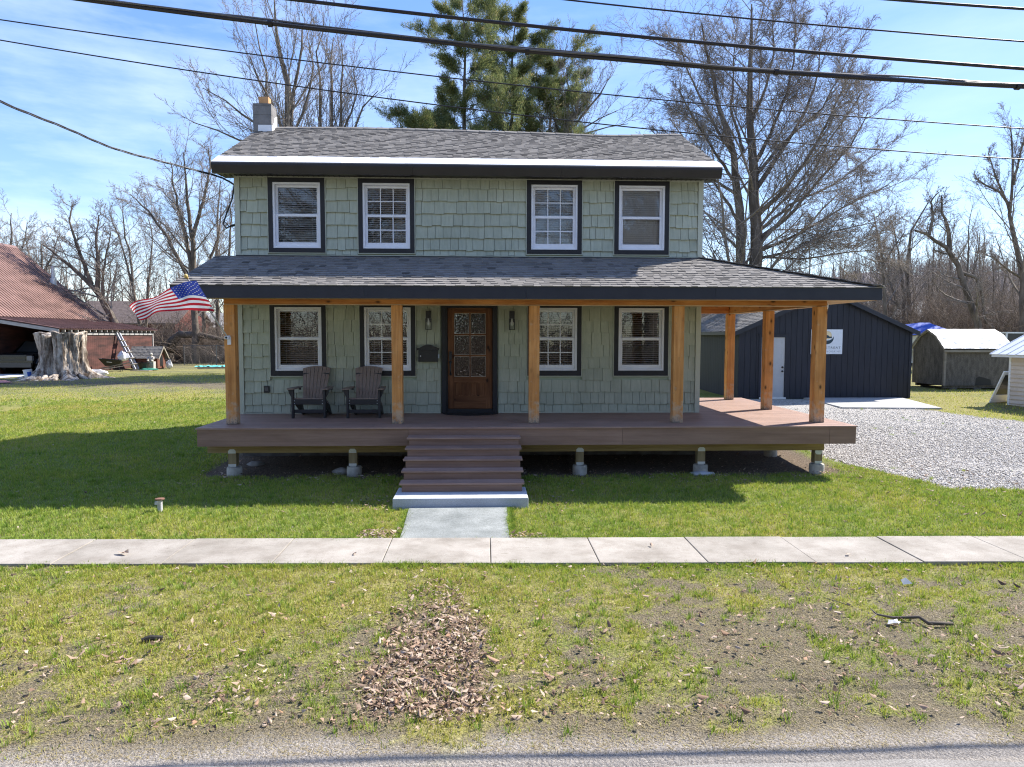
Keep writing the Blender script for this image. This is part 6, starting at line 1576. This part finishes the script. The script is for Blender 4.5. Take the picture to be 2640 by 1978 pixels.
# ------------------------------------------------------------------ grass
rg = np.random.default_rng(77)
def blades(x0, x1, y0, y1, n, h, w, seed, straw=0.0, flat=.0, keep=None):
    rg = np.random.default_rng(seed); x = rg.uniform(x0, x1, n); y = rg.uniform(y0, y1, n)
    g, ye, lf, un, gv, rd = masks(x, y)
    onwalk = ((y > swn(x) + .0) & (y < swf(x) - .0)) | ((x > 3.83) & (x < 5.22) & (y > -5.65) & (y < -4.05)) | ((x > 3.53) & (x < 5.57) & (y > -4.09) & (y < -3.2)) | ((x > -.05) & (x < 9.4) & (y > -.1) & (y < 5.3)) | ((x > 15.85) & (x < 19.3) & (y > 6.65) & (y < 9.6)) | ((x > 13.5) & (x < 19.8) & (y > 9.5)) | (y < -10.10 - .014 * x)
    clump = fbm(x * 11, y * 11, 61, 2)
    if straw: pr = (1 - un) * np.where(gv > 0, 0, 1) * (.25 + .75 * (1 - g)) * (.6 + .4 * clump)
    else: pr = np.clip(g * 1.15 - .1, 0, 1) ** 1.3 * np.clip(.15 + 1.7 * (clump - .22), 0, 1)
    ok = (rg.random(n) < pr) & ~onwalk
    x, y, ye, g = x[ok], y[ok], ye[ok], g[ok]; m = len(x); z = gz(x, y) - .012 + .05 * (fbm(x * .5, y * .5, 52) - .5) * ((np.abs(x - 4) < 14) & (y < 14))
    a = rg.uniform(0, 6.283, m); hh = rg.uniform(.45, 1.15, m) * h * (.75 + .4 * g); ll = rg.uniform(.15, .9, m) * hh * (1 + 2.2 * flat)
    if flat: hh *= (1 - flat)
    la = rg.uniform(0, 6.283, m); ww = w * rg.uniform(.6, 1.3, m)
    dx, dy = np.cos(a) * ww / 2, np.sin(a) * ww / 2; lx, ly = np.cos(la) * ll, np.sin(la) * ll
    V = np.empty((m, 5, 3)); V[:, 0] = np.column_stack([x - dx, y - dy, z]); V[:, 1] = np.column_stack([x + dx, y + dy, z])
    V[:, 2] = np.column_stack([x + dx * .8 + lx * .4, y + dy * .8 + ly * .4, z + hh * .62]); V[:, 3] = np.column_stack([x - dx * .8 + lx * .4, y - dy * .8 + ly * .4, z + hh * .62]); V[:, 4] = np.column_stack([x + lx, y + ly, z + hh])
    tone = np.clip(rg.normal(.72, .13, m) - .34 * ye, .05, 1); tone[rg.random(m) < .07] = .08
    if straw: z = z + .008
    if straw: tone = np.clip(rg.normal(.07, .09, m), 0, .26)
    q = (np.arange(m) * 5)[:, None]
    F_ = np.concatenate([q + np.array([0, 1, 2]), q + np.array([0, 2, 3]), q + np.array([3, 2, 4])], 1)
    return V.reshape(-1, 3), F_.reshape(-1), np.repeat(tone, 5)
parts_ = []
parts_.append(blades(-2.5, 13.5, -10.1, -6.4, 390000, .036, .0060, 1))
parts_.append(blades(-2.5, 13.5, -10.15, -6.4, 440000, .034, .0046, 2, straw=1, flat=.72))
parts_.append(blades(-5, 15, -5.9, -1.3, 330000, .042, .0075, 3))
parts_.append(blades(-5, 15, -5.9, -1.3, 60000, .034, .006, 4, straw=1, flat=.6))
parts_.append(blades(-9, 0, -2, 9, 170000, .045, .011, 5))
parts_.append(blades(-20, 0, 8, 26, 130000, .05, .018, 6))
parts_.append(blades(11, 24, -6, 3, 110000, .045, .010, 7))
parts_.append(blades(18, 30, 2, 14, 50000, .05, .016, 8))
def tufts(x0, x1, y0, y1, n, h, seed, edge=None):
    rg = np.random.default_rng(seed); cx = rg.uniform(x0, x1, n); cy = rg.uniform(y0, y1, n); g = masks(cx, cy)[0]; un = masks(cx, cy)[3]
    k = (g > .12) & (un < .2) & ~((cy > swn(cx) - .05) & (cy < swf(cx) + .05)) & ~((cx > 3.7) & (cx < 5.4) & (cy > -5.8) & (cy < -3.2)); cx, cy = cx[k], cy[k]
    if edge is not None: cx, cy = edge
    n = len(cx); B = 26
    r = np.abs(rg.normal(0, .035, (n, B))) * rg.uniform(.6, 1.8, (n, 1)); a = rg.uniform(0, 6.283, (n, B)); x = (cx[:, None] + r * np.cos(a)).ravel(); y = (cy[:, None] + r * np.sin(a)).ravel(); a = a.ravel(); m = len(x)
    z = gz(x, y) - .012 + .05 * (fbm(x * .5, y * .5, 52) - .5) * ((np.abs(x - 4) < 14) & (y < 14)); hh = (h * rg.uniform(.5, 1.3, (n, 1)) * rg.uniform(.6, 1.2, (n, B))).ravel(); ll = hh * rg.uniform(.2, .8, m); ww = rg.uniform(.004, .007, m)
    dx, dy = -np.sin(a) * ww / 2, np.cos(a) * ww / 2; lx, ly = np.cos(a) * ll, np.sin(a) * ll
    V = np.stack([np.column_stack([x - dx, y - dy, z]), np.column_stack([x + dx, y + dy, z]), np.column_stack([x + dx * .8 + lx * .4, y + dy * .8 + ly * .4, z + hh * .62]), np.column_stack([x - dx * .8 + lx * .4, y - dy * .8 + ly * .4, z + hh * .62]), np.column_stack([x + lx, y + ly, z + hh])], 1)
    tone = np.clip(np.repeat(rg.normal(.78, .14, n), B) + rg.normal(0, .06, m), .1, 1); q = (np.arange(m) * 5)[:, None]
    return V.reshape(-1, 3), np.concatenate([q + np.array([0, 1, 2]), q + np.array([0, 2, 3]), q + np.array([3, 2, 4])], 1).reshape(-1), np.repeat(tone, 5)
ex_ = rg.uniform(-2.5, 13.5, 2400); ey_ = np.where(rg.random(2400) < .5, swf(ex_) + .035, swn(ex_) - .035) + rg.normal(0, .022, 2400); kk = ~((ex_ > 3.8) & (ex_ < 5.26) & (ey_ > -6)); kk &= fbm(ex_ * 2.2, ey_ * .3, 90) > .40
parts_.append(tufts(0, 1, 0, 1, 1, .038, 25, (ex_[kk], ey_[kk])))
wx_ = np.concatenate([rg.normal(3.80, .02, 160), rg.normal(5.26, .02, 160)]); wy_ = rg.uniform(-5.6, -4.12, 320); parts_.append(tufts(0, 1, 0, 1, 1, .04, 26, (wx_, wy_)))
wx_ = rg.uniform(12, 20, 160); wy_ = rg.uniform(-3, 8, 160); kk = fbm(wx_ * .8, wy_ * .8, 91) > .60; parts_.append(tufts(0, 1, 0, 1, 1, .05, 27, (wx_[kk], wy_[kk])))
parts_.append(tufts(-2.5, 13.5, -9.95, -6.6, 1300, .05, 21)); parts_.append(tufts(-5, 15, -5.6, -1.5, 2600, .062, 22)); parts_.append(tufts(-12, 0, -1.5, 10, 1500, .07, 23))
parts_.append(blades(-20, 0, 2, 24, 40000, .045, .012, 9, straw=1, flat=.5))
off = 0; VV = []; FF = []; CC = []
for V, F_, C_ in parts_: VV.append(V); FF.append(F_ + off); CC.append(C_); off += len(V)
mgs, nt, bs = newmat('grass_blade'); bs.inputs['Roughness'].default_value = .6; bs.inputs['Specular IOR Level'].default_value = .25
c = ramp(nt, attr(nt), ((0, (.42, .35, .24)), (.18, (.40, .33, .15)), (.36, (.45, .435, .072)), (.62, (.295, .375, .06)), (1, (.15, .255, .03))))
tr = nt.nodes.new('ShaderNodeBsdfTranslucent'); mx = nt.nodes.new('ShaderNodeMixShader'); mx.inputs[0].default_value = .38
nt.links.new(c, bs.inputs['Base Color']); nt.links.new(c, tr.inputs[0]); nt.links.new(bs.outputs[0], mx.inputs[1]); nt.links.new(tr.outputs[0], mx.inputs[2]); nt.links.new(mx.outputs[0], nt.nodes['Material Output'].inputs[0])
o = np_mesh('grass', np.concatenate(VV), np.concatenate(FF), 3, [mgs], vcol=np.concatenate(CC)); o['kind'] = 'stuff'; o['label'] = 'short patchy spring grass with straw blades'

# ------------------------------------------------------------------ leaf litter
def leaves(x, y, s, seed, dz=.006):
    rg = np.random.default_rng(seed); n = len(x); z = gz(x, y) + dz + rg.uniform(0, .013, n)
    prof = np.array([(-1, 0), (-.45, .36), (-.1, .22), (.15, .5), (.5, .25), (1, 0), (.5, -.25), (.15, -.5), (-.1, -.22), (-.45, -.36)])
    L = prof[None] * s[:, None, None] * np.array([1, 1.0])[None, None]; L = L * rg.uniform(.75, 1.25, (n, 1, 2)) * rg.uniform(.55, 1.45, (n, 10, 1)); th = rg.uniform(0, 6.283, n)
    cu = rg.uniform(.0, .8, n)[:, None]; fo = rg.uniform(-.2, 1.0, n)[:, None]
    lz = (cu * (L[:, :, 0] / s[:, None]) ** 2 + fo * np.abs(L[:, :, 1]) / s[:, None] * 1.0) * s[:, None] * .75
    ax = rg.normal(0, .26, n)[:, None]; ay = rg.normal(0, .24, n)[:, None]
    lz = lz + L[:, :, 0] * ax + L[:, :, 1] * ay + rg.normal(0, .13, (n, 10)) * s[:, None]
    V = np.stack([x[:, None] + L[:, :, 0] * np.cos(th)[:, None] - L[:, :, 1] * np.sin(th)[:, None], y[:, None] + L[:, :, 0] * np.sin(th)[:, None] + L[:, :, 1] * np.cos(th)[:, None], z[:, None] + np.maximum(lz - lz.min(1, keepdims=True), 0)], -1)
    # midrib split: two half leaves so that each folds along the vein
    base = np.arange(n)[:, None] * 10; Fq = np.concatenate([base + np.array([0, 5, 4, 3]), base + np.array([0, 3, 2, 1]), base + np.array([0, 7, 6, 5]), base + np.array([0, 9, 8, 7])], 1)
    return V.reshape(-1, 3), Fq.reshape(-1), np.repeat(rg.random(n), 10)
rg = np.random.default_rng(15)
def scatter(n, x0, x1, y0, y1, f):
    x = rg.uniform(x0, x1, n); y = rg.uniform(y0, y1, n); k = rg.random(n) < f(x, y); return x[k], y[k]
sets = [scatter(36000, 2.8, 5.5, -9.9, -6.8, lambda x, y: masks(x, y)[2] * (.36 + .24 * sst(-8.3, -9.2, y))),
        scatter(24000, -1.5, 12, -9.9, -7.9, lambda x, y: .36 * sst(-8.1, -9.0, y) * sst(-9.9, -9.6, y) * (fbm(x * 1.4, y * 1.4, 71) > .44) * (.55 + .6 * sst(5.5, 7, x)) + .05),
        scatter(9000, -1.5, 12, -9.8, -6.6, lambda x, y: .12 + .22 * (fbm(x * 2, y * 2, 73) > .52)), scatter(5200, 2.6, 6.4, -9.85, -6.9, lambda x, y: .55 * np.exp(-((x - 4.45) / .62) ** 2) * sst(-7.0, -8.2, y) + .25 * sst(-8.9, -9.4, y) * (x < 4.6)),
        scatter(2600, -3, 14, -5.5, -2.4, lambda x, y: .10 + .14 * (fbm(x, y, 72) > .55)),
        scatter(7000, -.2, 11.8, -2.7, -.2, lambda x, y: .55 * np.exp(-((y + 2.0) / .45) ** 2) + .10),
        scatter(700, 3.0, 6.2, -4.3, -3.4, lambda x, y: (np.abs(x - 4.55) > 1.05) * .8),
        scatter(500, 3.3, 3.85, -5.6, -5.2, lambda x, y: .6 + 0 * x), scatter(300, 5.2, 5.7, -5.65, -5.45, lambda x, y: .6 + 0 * x),
        scatter(1400, -16, 0, -1, 16, lambda x, y: .25 + 0 * x), scatter(900, 11.5, 14, -5, -1, lambda x, y: .3 + 0 * x)]
VV = []; FF = []; CC = []; off = 0
for k, (x, y) in enumerate(sets):
    k2 = ~((x > 3.8) & (x < 5.25) & (y > -5.6) & (y < -3.3)) & ~((y > swn(x)) & (y < swf(x))); x, y = x[k2], y[k2]
    s = .008 + .024 * rg.random(len(x)) ** 2.2; V, F_, C_ = leaves(x, y, s, 200 + k); VV.append(V); FF.append(F_ + off); CC.append(C_); off += len(V)
mlf, nt, bs = newmat('dry_leaf'); bs.inputs['Roughness'].default_value = .8; bs.inputs['Specular IOR Level'].default_value = .25
c = ramp(nt, attr(nt), ((0, (.09, .06, .04)), (.25, (.24, .155, .105)), (.6, (.38, .275, .20)), (.85, (.54, .44, .35)), (1, (.36, .21, .125)))); nt.links.new(c, bs.inputs['Base Color'])
tr = nt.nodes.new('ShaderNodeBsdfTranslucent'); mx = nt.nodes.new('ShaderNodeMixShader'); mx.inputs[0].default_value = .15; nt.links.new(c, tr.inputs[0]); nt.links.new(bs.outputs[0], mx.inputs[1]); nt.links.new(tr.outputs[0], mx.inputs[2]); nt.links.new(mx.outputs[0], nt.nodes['Material Output'].inputs[0])
o = np_mesh('leaf_litter', np.concatenate(VV), np.concatenate(FF), 4, [mlf], vcol=np.concatenate(CC)); o['kind'] = 'stuff'; o['label'] = 'curled dry brown leaves strewn on the verge, walk line and lawn'
x = np.array([.75, -1.0, 3.4, 9.1, 6.9]); y = np.array([-6.2, -6.0, -6.3, -6.5, -6.1])
V, F_, C_ = leaves(x, y, np.array([.085, .05, .045, .04, .035]), 299, .03); o = np_mesh('sidewalk_leaf', V, F_, 4, [mlf], vcol=np.clip(C_ * .3 + .65, 0, .9)); o['kind'] = 'stuff'; o['label'] = 'few single dry leaves lying on the sidewalk'

# gravel stones on the drive
n = 60000; x = rg.uniform(11.4, 20, n); y = rg.uniform(-3.6, 7, n); k = inpoly(x, y, gravel_poly) & (rg.random(n) < np.clip(1.25 - (y + 3.5) / 9, .12, 1)); x, y = x[k], y[k]; n = len(x); s = rg.uniform(.010, .022, n)
oc = np.array([(1, 0, 0), (0, 1, 0), (-1, 0, 0), (0, -1, 0), (0, 0, .8), (0, 0, -.8)], float); V = oc[None] * s[:, None, None] * rg.uniform(.6, 1.25, (n, 6, 3)); th = rg.uniform(0, 6.28, n); c0, s0 = np.cos(th)[:, None], np.sin(th)[:, None]
V = np.stack([V[..., 0] * c0 - V[..., 1] * s0 + x[:, None], V[..., 0] * s0 + V[..., 1] * c0 + y[:, None], V[..., 2] + (gz(x, y) + .004)[:, None]], -1)
F_ = (np.arange(n) * 6)[:, None] + np.array([0, 1, 4, 1, 2, 4, 2, 3, 4, 3, 0, 4, 1, 0, 5, 2, 1, 5, 3, 2, 5, 0, 3, 5])
mst, nt, bs = newmat('gravel_stone'); bs.inputs['Roughness'].default_value = .9; nt.links.new(ramp(nt, attr(nt), ((0, (.25, .235, .215)), (.35, (.46, .435, .40)), (.75, (.63, .60, .555)), (1, (.76, .73, .69)))), bs.inputs['Base Color'])
o = np_mesh('gravel', V.reshape(-1, 3), F_.reshape(-1), 3, [mst], vcol=np.repeat(rg.random(n), 6)); o['kind'] = 'stuff'; o['label'] = 'loose pale grey gravel on the driveway'

# low wooded hill on the right horizon
hx_ = np.linspace(20, 520, 120); V = []; 
for i, xx in enumerate(hx_):
    hgt = 22 * sst(60, 190, xx) + 7 * (fbm(np.array([xx * .02]), np.array([0.]), 81)[0] - .5) * 2 + 4 * sst(190, 330, xx) + 5
    for j, (yy, f) in enumerate(((200, -.1), (235, .35), (275, .8), (310, 1), (380, .7), (500, 0))): V.append((xx, yy, float(hgt) * f + 1.6 * fbm(np.array([xx * .3]), np.array([j * 3.]), 82)[0] * (f > .1)))
idx = np.arange(120 * 6).reshape(120, 6); Q = np.stack([idx[:-1, :-1], idx[1:, :-1], idx[1:, 1:], idx[:-1, 1:]], -1).reshape(-1)
o = np_mesh('hill', V, Q, 4, [M('wooded_hill', (.115, .10, .105), (.185, .165, .165), .09, (1, 1, 2), .95, detail=8, lo=.3, hi=.7)], smooth=True); o['kind'] = 'structure'
rg = np.random.default_rng(33); n = 5200; xs_ = rg.uniform(60, 480, n); f_ = rg.uniform(.05, 1, n); Vh = np.array(V).reshape(120, 6, 3)
ii = np.clip(((xs_ - 20) / 500 * 119).astype(int), 0, 118); yy_ = 200 + 110 * f_; zz_ = np.array([np.interp(yy_[q], Vh[ii[q], :, 1], Vh[ii[q], :, 2]) for q in range(n)])
P_, R_ = grow(rg, np.column_stack([xs_, yy_, zz_ - .5]), np.tile([0, 0, 1.0], (n, 1)), rg.uniform(5, 9, n), rg.uniform(.10, .22, n), 3, .08, 0, .3); lv = [(P_, R_, 3)]
p2, d2, l2, r2 = spawn(rg, P_, R_, np.full(n, 7.0), 7, .3, 40, .4, .6, .3, .05); P2, R2 = grow(rg, p2, d2, l2, r2, 2, .15, .05, .4); lv.append((P2, R2, 3))
V, Q = tubes(lv); o = np_mesh('far_woods', V, Q, 4, [barkmat('hazy_far_bark', (.17, .15, .155), (.26, .23, .235))]); o['kind'] = 'stuff'; o['label'] = 'leafless far woods covering the low hill'

# ================================================================== WIRES
mw = plain('wire_black', (.012, .010, .013), .45); 
def wire(name, label, pts, Y, r, wobble=0, lash=False, grp='overhead utility lines'):
    P = [av(a, b, Y) for a, b in pts]; xs = np.array([p.x for p in P]); zs = np.array([p.z for p in P]); deg = 2 if len(P) > 2 else 1
    co = np.polyfit(xs, zs, deg)
    if deg == 2 and co[0] < .0022: co = np.polyfit(xs, zs - .0022 * xs ** 2, 1); co = np.array([.0022, *co])
    X_ = np.linspace(-14, 30, 180); Z_ = np.polyval(co, X_)
    t = thing(name, label, 'cable', (8, Y, float(np.polyval(co, 8))), 0, grp); o = Vector(t.location)
    mb = MB(); mb.tube([Vector((a, Y, b)) - o for a, b in zip(X_, Z_)], r, 10, cap=True); mb.build('cable', mw, t, smooth=True)
    if lash:
        mb = MB(); mb.tube([Vector((a, Y + .012 * math.sin(a * 1.9), b + r + .005 + .006 * math.sin(a * 2.3) + .003 * math.sin(a * 5.1))) - o for a, b in zip(X_, Z_)], .009, 7); mb.tube([Vector((a, Y - .018 - .008 * math.sin(a * 1.3), b + r * .55 + .006 * math.sin(a * 3.1 + 1))) - o for a, b in zip(X_, Z_)], .009, 7); mb.build('messenger_wire', plain('grey_wire', (.10, .10, .105), .4), t, smooth=True)
        for k in range(-2, 8): x = k * 2.35 + .6; z = float(np.polyval(co, x)); mb = MB(); mb.tube([Vector((x - .02, Y, z)) - o, Vector((x + .02, Y, z - .001)) - o], r + .012, 10); mb.build('lashing_clamp', mw, t)
    return t
wire('utility_cable', 'thickest lashed cable bundle crossing in front of the ridge and trees', [(300, 12.5), (640, 62), (1240, 117), (1620, 152), (2212, 188)], -7.62, .020, lash=True)
wire('utility_cable', 'smooth thick black cable just above the lashed bundle', [(645, 0), (1240, 67), (1700, 107), (2212, 149)], -8.15, .0148)
wire('utility_cable', 'thin black wire above the smooth thick cable, over the maple top', [(1225, 0), (1720, 50), (2212, 90)], -7.5, .0075)
wire('utility_cable', 'black cable clipping the top right corner of the photo', [(1935, 0), (2070, 10), (2212, 19.5)], -8.0, .012)
wire('utility_cable', 'thin wire crossing below the lashed bundle, higher of the two', [(0, 43), (560, 118), (820, 152), (1400, 213), (2212, 278)], -7.0, .006)
wire('utility_cable', 'lowest thin wire crossing just above the roof ridge', [(0, 85), (560, 179), (1400, 275), (1800, 317), (2212, 345)], -7.0, .006)
# service drop to the house
q = [(-400, 20), (-200, 115), (0, 219), (140, 276), (250, 322), (380, 357), (470, 381), (506, 399)]
P = [av(a, b, .35 - 5.2 * (506 - a) / 506 * .9) for a, b in q]
o0 = P[-1]; t = thing('service_cable', 'twisted service cable sagging from the left edge to the upper house corner', 'cable', o0)
for ph in (0, 2.1, 4.2):
    mb = MB(); fine = []
    for i in range(len(P) - 1):
        for k in range(12):
            f = k / 12; p = crv(P, (i + f) / (len(P) - 1)); a = (i + f) * 5 + ph; fine.append(p - o0 + Vector((0, math.cos(a), math.sin(a))) * .013)
    fine.append(Vector((0, 0, 0))); mb.tube(fine, .008, 6); mb.build('strand', mw, t, smooth=True)
mb = MB(); mb.tube([o0 - o0, Vector((-.06, .06, -.25)), Vector((-.18, .05, -.55)), Vector((-.26, .05, -.78)), Vector((-.2, .05, -.86)), Vector((-.08, .05, -.80)), Vector((.0, .08, -.78))], .016, 8); mb.tube([Vector((0, 0, 0)), Vector((-.08, .06, -.3)), Vector((-.24, .06, -.72)), Vector((-.14, .07, -.83)), Vector((0, .08, -.80))], .012, 8); mb.build('drip_loop', mw, t, smooth=True)

# ================================================================== LIGHT AND SKY
EL, AZ = 43.5, 61.0       # sun height, and its bearing from +Y towards +X
sd_ = bpy.data.lights.new('sun', 'SUN'); sd_.energy = SUN; sd_.angle = R(.53); sd_.color = (1.0, .945, .86)
so = bpy.data.objects.new('sun', sd_); COL.objects.link(so)
dv = Vector((math.sin(R(AZ)) * math.cos(R(EL)), math.cos(R(AZ)) * math.cos(R(EL)), math.sin(R(EL))))
so.rotation_euler = dv.to_track_quat('Z', 'Y').to_euler(); so.location = (30, 25, 30)
w = bpy.data.worlds.new('World'); scene.world = w; w.use_nodes = True; nt = w.node_tree; bg = nt.nodes['Background']
sky = nt.nodes.new('ShaderNodeTexSky'); sky.sky_type = 'NISHITA'; sky.sun_disc = False; sky.sun_elevation = R(EL); sky.sun_rotation = R(AZ); sky.altitude = 100; sky.air_density = 1.0; sky.dust_density = .15; sky.ozone_density = 3.5
tc = nt.nodes.new('ShaderNodeTexCoord'); mp = nt.nodes.new('ShaderNodeMapping'); mp.inputs['Scale'].default_value = (1.3, 1.3, 5.5); mp.inputs['Rotation'].default_value = (0, R(9), R(20)); nt.links.new(tc.outputs['Generated'], mp.inputs[0])
n1 = noise(nt, mp.outputs[0], 1.6, 7, .58); cl = ramp(nt, n1, ((.42, (0, 0, 0)), (.72, (1, 1, 1))))
sx_ = nt.nodes.new('ShaderNodeSeparateXYZ'); nt.links.new(tc.outputs['Generated'], sx_.inputs[0])
lf = mr(nt, sx_.outputs[0], -.75, .35, 1.0, .28)
mm = N(nt, 'ShaderNodeMath', operation='MULTIPLY'); nt.links.new(cl, mm.inputs[0]); nt.links.new(lf, mm.inputs[1])
m2 = N(nt, 'ShaderNodeMath', operation='MULTIPLY'); nt.links.new(mm.outputs[0], m2.inputs[0]); m2.inputs[1].default_value = .6
sc_ = mixc(nt, 1, sky.outputs[0], (.2, .2, .2), 'MULTIPLY'); gm = N(nt, 'ShaderNodeGamma', Gamma=.62); nt.links.new(sc_, gm.inputs[0])
hs = N(nt, 'ShaderNodeHueSaturation', Hue=.518, Saturation=1.5, Value=3.65); nt.links.new(gm.outputs[0], hs.inputs['Color'])
cc = mixc(nt, m2.outputs[0], hs.outputs[0], (4.9, 5.3, 5.9)); nt.nodes[-1].clamp_factor = True
nt.links.new(cc, bg.inputs[0]); bg.inputs[1].default_value = SKY
scene.view_settings.view_transform = 'Standard'; scene.view_settings.look = 'None'; scene.view_settings.gamma = 1; scene.view_settings.exposure = EXPO
scene.cycles.use_denoising = True; scene.cycles.denoiser = 'OPENIMAGEDENOISE'; scene.cycles.denoising_input_passes = 'RGB_ALBEDO_NORMAL'; scene.cycles.denoising_prefilter = 'NONE'; scene.cycles.filter_width = 1.15
scene.cycles.max_bounces = 6; scene.cycles.transparent_max_bounces = 12; scene.cycles.caustics_reflective = False; scene.cycles.caustics_refractive = False
